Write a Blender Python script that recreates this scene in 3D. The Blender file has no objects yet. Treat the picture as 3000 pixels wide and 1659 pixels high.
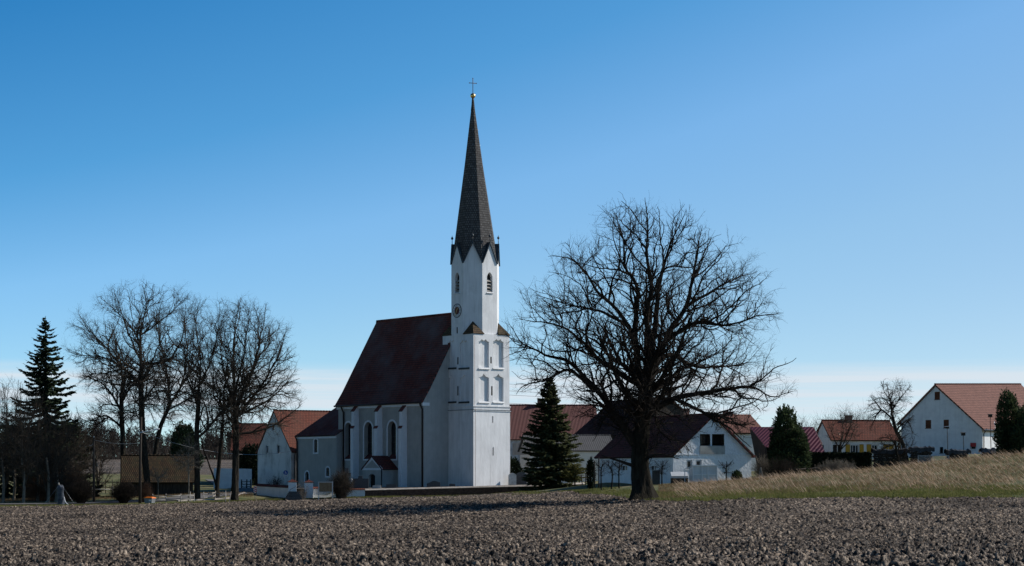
import bpy, math, random
import numpy as np
from mathutils import Vector, Matrix, kdtree
from mathutils.geometry import tessellate_polygon

C = bpy.context.scene
R = math.radians
COL = C.collection

# ------------------------------------------------------------------ camera
F, CX, HY, EYE = 5600.0, 1500.0, 1385.0, 2.0
cam_d = bpy.data.cameras.new('camera')
cam = bpy.data.objects.new('camera', cam_d)
COL.objects.link(cam)
cam.location = (0, 0, EYE)
cam.rotation_euler = (R(90), 0, 0)
cam_d.sensor_width = 36
cam_d.lens = F / 3000 * 36
cam_d.shift_y = (HY - 829.5) / 3000
cam_d.clip_start = 0.5
cam_d.clip_end = 8000
C.camera = cam

# ------------------------------------------------------------------ light
SUN_EL, SUN_AZ = 36.0, 15.0          # azimuth counted from +X towards +Y
C.view_settings.view_transform = 'Standard'
C.view_settings.look = 'None'
C.view_settings.exposure = 0.0
C.view_settings.gamma = 1.0
W = bpy.data.worlds.new('World')
C.world = W
W.use_nodes = True
nt = W.node_tree
nt.nodes.clear()
def wn(t, **kw):
    n = nt.nodes.new(t)
    for k, v in kw.items():
        setattr(n, k, v)
    return n
def wmath(op, a, b=None, c=None):
    n = wn('ShaderNodeMath', operation=op)
    for i, v in enumerate((a, b, c)):
        if v is None: continue
        if isinstance(v, (int, float)): n.inputs[i].default_value = v
        else: nt.links.new(v, n.inputs[i])
    return n.outputs[0]
tc = wn('ShaderNodeTexCoord')
sep = wn('ShaderNodeSeparateXYZ')
nt.links.new(tc.outputs['Generated'], sep.inputs[0])
zz = wmath('MULTIPLY_ADD', sep.outputs[2], 2.1, 0.045)
comb = wn('ShaderNodeCombineXYZ')
nt.links.new(sep.outputs[0], comb.inputs[0])
nt.links.new(sep.outputs[1], comb.inputs[1])
nt.links.new(zz, comb.inputs[2])
nrm = wn('ShaderNodeVectorMath', operation='NORMALIZE')
nt.links.new(comb.outputs[0], nrm.inputs[0])
sky = wn('ShaderNodeTexSky', sky_type='NISHITA')
sky.sun_disc = False
sky.sun_elevation = R(SUN_EL)
sky.sun_rotation = R(90 - SUN_AZ)
sky.air_density = 1.0
sky.dust_density = 0.6
sky.ozone_density = 2.5
sky.altitude = 500
nt.links.new(nrm.outputs[0], sky.inputs[0])
# thin veil of cloud low over the horizon
cmap = wn('ShaderNodeMapping')
cmap.inputs['Scale'].default_value = (7, 7, 260)
nt.links.new(tc.outputs['Generated'], cmap.inputs[0])
cno = wn('ShaderNodeTexNoise')
cno.inputs['Scale'].default_value = 1.0
cno.inputs['Detail'].default_value = 5
nt.links.new(cmap.outputs[0], cno.inputs[0])
def band(lo, hi):
    n = wn('ShaderNodeMapRange', interpolation_type='SMOOTHSTEP')
    n.inputs['From Min'].default_value = lo
    n.inputs['From Max'].default_value = hi
    nt.links.new(sep.outputs[2], n.inputs[0])
    return n.outputs[0]
up = band(0.010, 0.036)
dn = wmath('SUBTRACT', 1.0, band(0.0485, 0.0590))
wis = wn('ShaderNodeMapRange', interpolation_type='SMOOTHSTEP')
wis.inputs['From Min'].default_value = 0.36
wis.inputs['From Max'].default_value = 0.62
nt.links.new(cno.outputs[0], wis.inputs[0])
cl = wmath('MULTIPLY', wmath('MULTIPLY', up, dn), wmath('MULTIPLY_ADD', wis.outputs[0], 0.5, 0.5))
cl = wmath('MULTIPLY', cl, 0.95)
# deep polarised blue away from the sun, paler towards it and towards the horizon
def clampn(v, lo, hi):
    n = wn('ShaderNodeClamp')
    n.inputs['Min'].default_value = lo
    n.inputs['Max'].default_value = hi
    nt.links.new(v, n.inputs[0])
    return n.outputs[0]
el_ = clampn(wmath('MULTIPLY_ADD', sep.outputs[2], 1 / 0.19, -0.05 / 0.19), 0.0, 2.5)
le_ = clampn(wmath('MULTIPLY_ADD', sep.outputs[0], -1 / 0.54, 0.5), 0.0, 1.0)
t1 = wmath('MULTIPLY', el_, 0.45)
t2 = wmath('MULTIPLY', wmath('MULTIPLY', le_, 0.55), wmath('MULTIPLY_ADD', el_, 0.45, 0.55))
tt = wmath('MULTIPLY', wmath('ADD', t1, t2), 1 / 1.6)
rampn = wn('ShaderNodeValToRGB')
SK = [(0.0, (1.88, 1.80, 1.58)), (0.25, (1.85, 2.12, 1.94)), (0.45, (1.60, 2.22, 2.26)), (0.65, (0.82, 1.88, 2.16)), (1.0, (0.30, 1.46, 2.0)), (1.22, (0.20, 0.44, 0.68)), (1.6, (0.16, 0.26, 0.42))]
rampn.color_ramp.elements[0].position = 0.0
rampn.color_ramp.elements[1].position = 1.0
for p_, c_ in SK[1:-1]:
    rampn.color_ramp.elements.new(p_ / 1.6)
for e_, (p_, c_) in zip(rampn.color_ramp.elements, SK):
    e_.color = (c_[0] / 2.6, c_[1] / 2.6, c_[2] / 2.6, 1)
nt.links.new(tt, rampn.inputs[0])
tint = wn('ShaderNodeVectorMath', operation='MULTIPLY')
nt.links.new(sky.outputs[0], tint.inputs[0])
nt.links.new(rampn.outputs[0], tint.inputs[1])
tint2 = wn('ShaderNodeVectorMath', operation='SCALE')
tint2.inputs['Scale'].default_value = 2.6
nt.links.new(tint.outputs[0], tint2.inputs[0])
mixc = wn('ShaderNodeMix', data_type='RGBA')
nt.links.new(cl, mixc.inputs[0])
nt.links.new(tint2.outputs[0], mixc.inputs[6])
mixc.inputs[7].default_value = (8.2, 9.2, 10.1, 1)
bg = wn('ShaderNodeBackground')
bg.inputs['Strength'].default_value = 0.085
nt.links.new(mixc.outputs[2], bg.inputs['Color'])
wo = wn('ShaderNodeOutputWorld')
nt.links.new(bg.outputs[0], wo.inputs[0])

sun_d = bpy.data.lights.new('sun', 'SUN')
sun_d.energy = 4.6
sun_d.angle = R(0.5)
sun_d.color = (1.0, 0.94, 0.86)
sun = bpy.data.objects.new('sun', sun_d)
COL.objects.link(sun)
sd = Vector((math.cos(R(SUN_AZ)) * math.cos(R(SUN_EL)), math.sin(R(SUN_AZ)) * math.cos(R(SUN_EL)), math.sin(R(SUN_EL))))
sun.location = sd * 300
sun.rotation_euler = (-sd).to_track_quat('-Z', 'Y').to_euler()

# ------------------------------------------------------------------ projection helpers (survey of the site)
def P(px, py, D):
    return Vector(((px - CX) / F * D, D, EYE - (py - HY) / F * D))
def reach(p, d, px):
    k = (px - CX) / F
    return (k * p[1] - p[0]) / (d[0] - k * d[1])
def onplane(p, d, px, py):
    L = reach(p, d, px)
    D = p[1] + L * d[1]
    return L, EYE - (py - HY) / F * D
def zat(py, D):
    return EYE - (py - HY) / F * D

# ------------------------------------------------------------------ tagging helpers
def link(o, parent=None):
    COL.objects.link(o)
    if parent is not None: o.parent = parent
    return o
def tag(o, label=None, cat=None, group=None, kind=None):
    if label: o['label'] = label
    if cat: o['category'] = cat
    if group: o['group'] = group
    if kind: o['kind'] = kind
    return o
def thing(name, label, cat, loc=(0, 0, 0), rotz=0.0, group=None):
    o = bpy.data.objects.new(name, None)
    o.empty_display_size = 0.3
    o.location = loc
    o.rotation_euler = (0, 0, rotz)
    return tag(link(o), label, cat, group)
def copy_tree(o, parent=None):
    c = o.copy()
    COL.objects.link(c)
    if parent is not None: c.parent = parent
    for ch in list(o.children):
        copy_tree(ch, c)
    return c

# ------------------------------------------------------------------ materials
def newmat(name):
    m = bpy.data.materials.new(name)
    m.use_nodes = True
    t = m.node_tree
    return m, t, t.nodes['Principled BSDF']
def nd(t, typ, **kw):
    n = t.nodes.new(typ)
    for k, v in kw.items():
        setattr(n, k, v)
    return n
def rgba(c): return (c[0], c[1], c[2], 1)
def noise_mat(name, c1, c2, scale=2.0, rough=0.9, bump=0.0, bscale=20.0, lo=0.35, hi=0.65, detail=6, metallic=0.0, stretch=(1, 1, 1), spec=0.3, streak=0.0):
    m, t, b = newmat(name)
    tcn = nd(t, 'ShaderNodeTexCoord')
    mp = nd(t, 'ShaderNodeMapping')
    mp.inputs['Scale'].default_value = stretch
    t.links.new(tcn.outputs['Object'], mp.inputs[0])
    n = nd(t, 'ShaderNodeTexNoise')
    n.inputs['Scale'].default_value = scale
    n.inputs['Detail'].default_value = detail
    n.inputs['Roughness'].default_value = 0.6
    t.links.new(mp.outputs[0], n.inputs[0])
    r = nd(t, 'ShaderNodeValToRGB')
    r.color_ramp.elements[0].position = lo
    r.color_ramp.elements[0].color = rgba(c1)
    r.color_ramp.elements[1].position = hi
    r.color_ramp.elements[1].color = rgba(c2)
    t.links.new(n.outputs[0], r.inputs[0])
    t.links.new(r.outputs[0], b.inputs['Base Color'])
    if streak:
        # rain streaks and grime blotches on the render
        last = r.outputs[0]
        for sc_, st_, a_, b_, amt in ((1.0, (3.2, 3.2, 0.16), 0.50, 0.72, streak), (0.45, (1, 1, 1), 0.52, 0.75, streak * 0.9), (7.0, (1, 1, 1), 0.60, 0.75, streak * 0.6)):
            mp2 = nd(t, 'ShaderNodeMapping')
            mp2.inputs['Scale'].default_value = st_
            mp2.inputs['Location'].default_value = (sc_ * 3.1, 1.7, sc_)
            t.links.new(tcn.outputs['Object'], mp2.inputs[0])
            n3 = nd(t, 'ShaderNodeTexNoise')
            n3.inputs['Scale'].default_value = sc_
            n3.inputs['Detail'].default_value = 8
            n3.inputs['Roughness'].default_value = 0.65
            t.links.new(mp2.outputs[0], n3.inputs[0])
            mr2 = nd(t, 'ShaderNodeMapRange')
            mr2.inputs['From Min'].default_value = a_
            mr2.inputs['From Max'].default_value = b_
            mr2.inputs['To Max'].default_value = amt
            t.links.new(n3.outputs[0], mr2.inputs[0])
            mx2 = nd(t, 'ShaderNodeMix', data_type='RGBA')
            t.links.new(mr2.outputs[0], mx2.inputs[0])
            t.links.new(last, mx2.inputs[6])
            mx2.inputs[7].default_value = (c1[0] * 0.42, c1[1] * 0.41, c1[2] * 0.38, 1)
            last = mx2.outputs[2]
        t.links.new(last, b.inputs['Base Color'])
    b.inputs['Roughness'].default_value = rough
    b.inputs['Metallic'].default_value = metallic
    b.inputs['Specular IOR Level'].default_value = spec
    if bump:
        n2 = nd(t, 'ShaderNodeTexNoise')
        n2.inputs['Scale'].default_value = bscale
        n2.inputs['Detail'].default_value = 4
        t.links.new(mp.outputs[0], n2.inputs[0])
        bp = nd(t, 'ShaderNodeBump')
        bp.inputs['Strength'].default_value = 1.0
        bp.inputs['Distance'].default_value = bump
        t.links.new(n2.outputs[0], bp.inputs['Height'])
        t.links.new(bp.outputs[0], b.inputs['Normal'])
    return m
def blade_mat(name, c1, c2, scale=2.0, tr=0.5):
    m = noise_mat(name, c1, c2, scale, 0.9, spec=0.1)
    t = m.node_tree
    b = t.nodes['Principled BSDF']; out = [n for n in t.nodes if n.type == 'OUTPUT_MATERIAL'][0]
    tl = nd(t, 'ShaderNodeBsdfTranslucent')
    t.links.new(b.inputs['Base Color'].links[0].from_socket, tl.inputs['Color'])
    mx = nd(t, 'ShaderNodeMixShader')
    mx.inputs[0].default_value = tr
    t.links.new(b.outputs[0], mx.inputs[1]); t.links.new(tl.outputs[0], mx.inputs[2])
    t.links.new(mx.outputs[0], out.inputs[0])
    return m
def tile_mat(name, c1, c2, gap, bw=0.24, rh=0.34, bump=0.07, rough=0.85, patch=(0.05, 0.05, 0.045), pamt=0.35, pscale=0.5):
    m, t, b = newmat(name)
    uv = nd(t, 'ShaderNodeUVMap', uv_map='UVMap')
    br = nd(t, 'ShaderNodeTexBrick')
    br.inputs['Scale'].default_value = 1.0
    br.inputs['Brick Width'].default_value = bw
    br.inputs['Row Height'].default_value = rh
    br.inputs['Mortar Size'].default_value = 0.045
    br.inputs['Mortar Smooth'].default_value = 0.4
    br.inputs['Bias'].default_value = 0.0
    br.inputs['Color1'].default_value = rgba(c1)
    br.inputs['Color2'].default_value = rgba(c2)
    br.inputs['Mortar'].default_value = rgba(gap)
    t.links.new(uv.outputs[0], br.inputs[0])
    n = nd(t, 'ShaderNodeTexNoise')
    n.inputs['Scale'].default_value = pscale
    n.inputs['Detail'].default_value = 7
    n.inputs['Roughness'].default_value = 0.65
    t.links.new(uv.outputs[0], n.inputs[0])
    r = nd(t, 'ShaderNodeMapRange')
    r.inputs['From Min'].default_value = 0.42
    r.inputs['From Max'].default_value = 0.68
    r.inputs['To Max'].default_value = pamt
    t.links.new(n.outputs[0], r.inputs[0])
    mx = nd(t, 'ShaderNodeMix', data_type='RGBA')
    t.links.new(r.outputs[0], mx.inputs[0])
    t.links.new(br.outputs['Color'], mx.inputs[6])
    mx.inputs[7].default_value = rgba(patch)
    t.links.new(mx.outputs[2], b.inputs['Base Color'])
    b.inputs['Roughness'].default_value = rough
    b.inputs['Specular IOR Level'].default_value = 0.25
    s = nd(t, 'ShaderNodeSeparateXYZ')
    t.links.new(uv.outputs[0], s.inputs[0])
    d = nd(t, 'ShaderNodeMath', operation='DIVIDE')
    d.inputs[1].default_value = rh
    t.links.new(s.outputs[1], d.inputs[0])
    fr = nd(t, 'ShaderNodeMath', operation='FRACT')
    t.links.new(d.outputs[0], fr.inputs[0])
    wv = nd(t, 'ShaderNodeMath', operation='MULTIPLY')
    wv.inputs[1].default_value = 2 * math.pi / bw
    t.links.new(s.outputs[0], wv.inputs[0])
    sn = nd(t, 'ShaderNodeMath', operation='SINE')
    t.links.new(wv.outputs[0], sn.inputs[0])
    ad = nd(t, 'ShaderNodeMath', operation='MULTIPLY_ADD')
    ad.inputs[1].default_value = 0.04
    t.links.new(sn.outputs[0], ad.inputs[0])
    t.links.new(fr.outputs[0], ad.inputs[2])
    bp = nd(t, 'ShaderNodeBump')
    bp.inputs['Distance'].default_value = bump
    bp.inputs['Strength'].default_value = 1.0
    t.links.new(ad.outputs[0], bp.inputs['Height'])
    t.links.new(bp.outputs[0], b.inputs['Normal'])
    return m
def sheet_mat(name, c, pitch=0.3, bump=0.05, rough=0.5):
    m, t, b = newmat(name)
    uv = nd(t, 'ShaderNodeUVMap', uv_map='UVMap')
    s = nd(t, 'ShaderNodeSeparateXYZ')
    t.links.new(uv.outputs[0], s.inputs[0])
    wv = nd(t, 'ShaderNodeMath', operation='MULTIPLY')
    wv.inputs[1].default_value = 2 * math.pi / pitch
    t.links.new(s.outputs[0], wv.inputs[0])
    sn = nd(t, 'ShaderNodeMath', operation='SINE')
    t.links.new(wv.outputs[0], sn.inputs[0])
    n = nd(t, 'ShaderNodeTexNoise')
    n.inputs['Scale'].default_value = 1.2
    n.inputs['Detail'].default_value = 5
    t.links.new(uv.outputs[0], n.inputs[0])
    mx = nd(t, 'ShaderNodeMix', data_type='RGBA')
    t.links.new(n.outputs[0], mx.inputs[0])
    mx.inputs[6].default_value = rgba(c)
    mx.inputs[7].default_value = rgba([x * 0.65 for x in c])
    t.links.new(mx.outputs[2], b.inputs['Base Color'])
    b.inputs['Roughness'].default_value = rough
    bp = nd(t, 'ShaderNodeBump')
    bp.inputs['Distance'].default_value = bump
    t.links.new(sn.outputs[0], bp.inputs['Height'])
    t.links.new(bp.outputs[0], b.inputs['Normal'])
    return m

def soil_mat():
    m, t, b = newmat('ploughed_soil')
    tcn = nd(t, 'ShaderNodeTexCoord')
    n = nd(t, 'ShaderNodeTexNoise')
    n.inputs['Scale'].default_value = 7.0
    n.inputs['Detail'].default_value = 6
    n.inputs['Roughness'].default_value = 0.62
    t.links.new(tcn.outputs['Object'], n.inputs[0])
    r = nd(t, 'ShaderNodeValToRGB')  # moist and dry tones, spread wide to put clod shade into the colour
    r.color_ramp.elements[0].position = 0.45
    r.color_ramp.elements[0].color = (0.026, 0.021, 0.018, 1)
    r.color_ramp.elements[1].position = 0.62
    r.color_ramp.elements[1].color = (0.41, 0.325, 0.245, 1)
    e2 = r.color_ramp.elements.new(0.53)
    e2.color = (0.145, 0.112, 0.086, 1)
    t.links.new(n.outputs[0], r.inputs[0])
    g = nd(t, 'ShaderNodeTexNoise')
    g.inputs['Scale'].default_value = 0.12
    g.inputs['Detail'].default_value = 4
    t.links.new(tcn.outputs['Object'], g.inputs[0])
    mr = nd(t, 'ShaderNodeMapRange')
    mr.inputs['From Min'].default_value = 0.3
    mr.inputs['From Max'].default_value = 0.7
    mr.inputs['To Min'].default_value = 0.45
    mr.inputs['To Max'].default_value = 1.2
    t.links.new(g.outputs[0], mr.inputs[0])
    mx = nd(t, 'ShaderNodeMix', data_type='RGBA', blend_type='MULTIPLY')
    mx.inputs[0].default_value = 1.0
    t.links.new(r.outputs[0], mx.inputs[6])
    t.links.new(mr.outputs[0], mx.inputs[7])
    t.links.new(mx.outputs[2], b.inputs['Base Color'])
    b.inputs['Roughness'].default_value = 0.8
    b.inputs['Specular IOR Level'].default_value = 0.25
    n2 = nd(t, 'ShaderNodeTexNoise')
    n2.inputs['Scale'].default_value = 22
    n2.inputs['Detail'].default_value = 5
    t.links.new(tcn.outputs['Object'], n2.inputs[0])
    bp = nd(t, 'ShaderNodeBump')
    bp.inputs['Distance'].default_value = 0.05
    t.links.new(n2.outputs[0], bp.inputs['Height'])
    t.links.new(bp.outputs[0], b.inputs['Normal'])
    return m

MT = {
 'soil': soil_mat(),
 'white': noise_mat('white_render', (0.70, 0.70, 0.70), (0.82, 0.82, 0.81), 1.3, 0.9, 0.006, 14, 0.3, 0.6, streak=0.16),
 'tower': noise_mat('white_lime_wash', (0.66, 0.66, 0.66), (0.80, 0.80, 0.80), 0.9, 0.9, 0.015, 5, 0.3, 0.62, stretch=(1, 1, 0.35), streak=0.28),
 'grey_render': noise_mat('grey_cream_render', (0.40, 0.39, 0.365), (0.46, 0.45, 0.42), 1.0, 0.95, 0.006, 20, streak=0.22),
 'rough_white': noise_mat('rough_white_stucco', (0.72, 0.73, 0.75), (0.82, 0.83, 0.84), 1.5, 0.9, 0.05, 4.5, 0.3, 0.6, streak=0.25),
 'old_white': noise_mat('weathered_white_render', (0.30, 0.30, 0.29), (0.66, 0.66, 0.65), 0.55, 0.95, 0.01, 10, 0.28, 0.52, detail=8, stretch=(1, 1, 0.6)),
 'plain_grey': noise_mat('bare_grey_plaster', (0.26, 0.25, 0.23), (0.42, 0.41, 0.38), 0.8, 0.95, 0.01, 12),
 'trim': noise_mat('white_trim', (0.76, 0.77, 0.78), (0.84, 0.84, 0.85), 2, 0.9),
 'red_tile': tile_mat('old_dark_red_tiles', (0.215, 0.050, 0.036), (0.135, 0.034, 0.026), (0.02, 0.01, 0.01), patch=(0.13, 0.115, 0.12), pamt=0.7, pscale=0.16),
 'orange_tile': tile_mat('orange_clay_tiles', (0.27, 0.082, 0.050), (0.19, 0.060, 0.042), (0.04, 0.015, 0.011), patch=(0.13, 0.07, 0.05), pamt=0.5),
 'new_tile': tile_mat('salmon_clay_tiles', (0.285, 0.130, 0.098), (0.205, 0.092, 0.070), (0.045, 0.018, 0.015), patch=(0.2, 0.09, 0.07), pamt=0.3),
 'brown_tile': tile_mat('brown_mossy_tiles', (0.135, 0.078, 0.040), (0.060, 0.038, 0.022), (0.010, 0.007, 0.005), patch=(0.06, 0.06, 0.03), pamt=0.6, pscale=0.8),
 'dark_tile': tile_mat('dark_brown_tiles', (0.07, 0.03, 0.028), (0.05, 0.022, 0.022), (0.015, 0.008, 0.008)),
 'maroon_tile': tile_mat('maroon_tiles', (0.16, 0.04, 0.035), (0.12, 0.03, 0.028), (0.03, 0.01, 0.01)),
 'shingle': tile_mat('grey_wood_shingles', (0.185, 0.178, 0.17), (0.080, 0.078, 0.078), (0.03, 0.026, 0.024), bw=0.22, rh=0.3, bump=0.03, patch=(0.05, 0.045, 0.05), pamt=0.5, pscale=1.5),
 'grey_sheet': sheet_mat('grey_fibre_cement', (0.085, 0.085, 0.09), 0.3, 0.012, 0.9),
 'red_sheet': sheet_mat('red_corrugated_roofing', (0.155, 0.048, 0.040), 0.22, 0.02, 0.8),
 'wine_sheet': sheet_mat('wine_red_metal_sheet', (0.115, 0.018, 0.030), 0.42, 0.03, 0.5),
 'copper': noise_mat('dark_copper_sheet', (0.020, 0.032, 0.042), (0.045, 0.062, 0.075), 2, 0.5, spec=0.4),
 'glass': noise_mat('dark_window_glass', (0.010, 0.011, 0.013), (0.022, 0.024, 0.028), 3, 0.15, spec=0.5),
 'hole': noise_mat('dark_opening', (0.012, 0.011, 0.010), (0.022, 0.02, 0.018), 3, 0.9),
 'pipe': noise_mat('dark_metal_pipe', (0.022, 0.016, 0.014), (0.04, 0.03, 0.026), 4, 0.6),
 'gold': noise_mat('gilded_metal', (0.75, 0.48, 0.16), (0.85, 0.58, 0.22), 6, 0.32, metallic=1.0),
 'clock_dark': noise_mat('clock_black', (0.02, 0.02, 0.025), (0.035, 0.035, 0.04), 5, 0.6),
 'clock_white': noise_mat('clock_white', (0.68, 0.68, 0.68), (0.75, 0.75, 0.75), 5, 0.6),
 'clock_red': noise_mat('clock_red_brown', (0.085, 0.014, 0.010), (0.12, 0.020, 0.015), 5, 0.6),
 'brick': noise_mat('dark_old_brick', (0.045, 0.024, 0.018), (0.13, 0.075, 0.055), 3.5, 0.95, 0.03, 8, stretch=(1, 1, 2.5)),
 'coping': noise_mat('pale_stone_coping', (0.26, 0.23, 0.20), (0.42, 0.38, 0.34), 3, 0.9, 0.02, 10),
 'stone': noise_mat('pale_grave_stone', (0.34, 0.34, 0.32), (0.50, 0.50, 0.48), 3, 0.85, 0.01, 20),
 'dark_stone': noise_mat('dark_polished_stone', (0.035, 0.037, 0.042), (0.065, 0.068, 0.075), 8, 0.4),
 'wood_dark': noise_mat('dark_weathered_boards', (0.022, 0.018, 0.015), (0.07, 0.058, 0.048), 2.2, 0.95, 0.02, 6, stretch=(6, 6, 0.5)),
 'wood_grey': noise_mat('silver_grey_timber', (0.22, 0.20, 0.18), (0.42, 0.39, 0.35), 3, 0.95, 0.01, 12, stretch=(3, 3, 1)),
 'wood_pole': noise_mat('impregnated_pole', (0.022, 0.017, 0.014), (0.055, 0.043, 0.034), 3, 0.9, stretch=(5, 5, 0.4)),
 'bark': noise_mat('dark_rough_bark', (0.014, 0.012, 0.010), (0.046, 0.040, 0.031), 3.0, 0.98, 0.10, 5, stretch=(2.5, 2.5, 0.6), spec=0.1),
 'bark_big': noise_mat('dark_mossy_bark', (0.012, 0.010, 0.008), (0.036, 0.031, 0.022), 2.2, 0.98, 0.12, 5, stretch=(2.5, 2.5, 0.5), spec=0.1),
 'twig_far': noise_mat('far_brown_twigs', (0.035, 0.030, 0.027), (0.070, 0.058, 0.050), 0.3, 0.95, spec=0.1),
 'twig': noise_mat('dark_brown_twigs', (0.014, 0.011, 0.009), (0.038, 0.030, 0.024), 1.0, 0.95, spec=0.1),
 'twig_ash': noise_mat('grey_brown_twigs', (0.032, 0.027, 0.022), (0.085, 0.070, 0.054), 0.6, 0.95, spec=0.1),
 'twig_pale': noise_mat('pale_grey_stems', (0.10, 0.086, 0.070), (0.24, 0.21, 0.17), 0.9, 0.95, spec=0.1),
 'twig_red': noise_mat('reddish_shrub_twigs', (0.055, 0.030, 0.020), (0.13, 0.080, 0.055), 0.8, 0.95, spec=0.1),
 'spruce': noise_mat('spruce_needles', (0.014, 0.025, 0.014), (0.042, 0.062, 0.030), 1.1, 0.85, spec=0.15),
 'spruce_lit': blade_mat('conifer_needles', (0.045, 0.056, 0.026), (0.15, 0.155, 0.072), 0.9, 0.3),  # needle colour raised to hold the sunlit edges and glints
 'thuja': blade_mat('thuja_foliage', (0.026, 0.042, 0.020), (0.085, 0.110, 0.050), 1.4, 0.3),
 'yew': blade_mat('yellowish_yew_needles', (0.075, 0.080, 0.022), (0.22, 0.205, 0.07), 1.2, 0.35),
 'hedge': noise_mat('dark_hedge_foliage', (0.010, 0.016, 0.009), (0.024, 0.034, 0.016), 1.5, 0.9, spec=0.1),
 'meadow': noise_mat('short_grass_turf', (0.075, 0.095, 0.028), (0.17, 0.145, 0.070), 0.35, 0.95, 0.06, 7, 0.38, 0.62, detail=8),
 'grass': blade_mat('green_grass_blades', (0.095, 0.112, 0.032), (0.19, 0.18, 0.068), 1.2),
 'straw': blade_mat('dry_straw_blades', (0.30, 0.21, 0.145), (0.58, 0.43, 0.31), 2.5),
 'straw2': blade_mat('brown_dry_grass', (0.11, 0.082, 0.042), (0.25, 0.175, 0.105), 1.5),
 'asphalt': noise_mat('worn_asphalt', (0.10, 0.10, 0.105), (0.17, 0.165, 0.16), 2, 0.9, 0.01, 30),
 'gravel': noise_mat('churchyard_gravel', (0.10, 0.09, 0.08), (0.18, 0.16, 0.14), 3, 0.95, 0.02, 20),
 'metal_grey': noise_mat('galvanised_steel', (0.34, 0.35, 0.36), (0.46, 0.47, 0.48), 3, 0.45, metallic=0.6),
 'dark_metal': noise_mat('dark_painted_steel', (0.03, 0.03, 0.032), (0.05, 0.05, 0.052), 3, 0.5),
 'blue': noise_mat('blue_sign', (0.02, 0.07, 0.26), (0.025, 0.085, 0.30), 3, 0.5),
 'sign_white': noise_mat('sign_white', (0.62, 0.62, 0.62), (0.72, 0.72, 0.72), 3, 0.5),
 'sign_red': noise_mat('sign_red', (0.40, 0.03, 0.03), (0.48, 0.04, 0.035), 3, 0.5),
 'orange': noise_mat('orange_plastic_lid', (0.75, 0.16, 0.015), (0.85, 0.20, 0.02), 3, 0.5),
 'bin_grey': noise_mat('grey_plastic', (0.17, 0.175, 0.18), (0.23, 0.235, 0.24), 3, 0.6),
 'board': noise_mat('brown_pin_board', (0.16, 0.11, 0.06), (0.24, 0.17, 0.10), 3, 0.9),
 'shutter_y': noise_mat('ochre_shutters', (0.42, 0.23, 0.02), (0.50, 0.29, 0.035), 3, 0.7),
 'shutter_b': noise_mat('brown_shutters', (0.10, 0.035, 0.015), (0.16, 0.06, 0.03), 3, 0.8),
 'tarp_blue': noise_mat('grey_blue_wrapping', (0.022, 0.028, 0.040), (0.085, 0.098, 0.125), 2.5, 0.7, 0.05, 6),
 'tarp_dark': noise_mat('dark_tarpaulin', (0.022, 0.024, 0.028), (0.05, 0.052, 0.058), 2, 0.7, 0.05, 4),
 'chimney': noise_mat('chimney_brick', (0.14, 0.075, 0.055), (0.22, 0.13, 0.10), 5, 0.95),
 'cream_wall': noise_mat('cream_render', (0.64, 0.62, 0.55), (0.74, 0.72, 0.65), 1.2, 0.9, 0.005, 15),
 'film': noise_mat('milky_greenhouse_film', (0.46, 0.49, 0.51), (0.58, 0.61, 0.63), 1.5, 0.5),
 'foil': noise_mat('white_plastic_trim', (0.66, 0.67, 0.68), (0.75, 0.76, 0.77), 3, 0.5),
 'rust': noise_mat('rust_brown', (0.12, 0.055, 0.025), (0.22, 0.11, 0.055), 4, 0.9),
}

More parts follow.
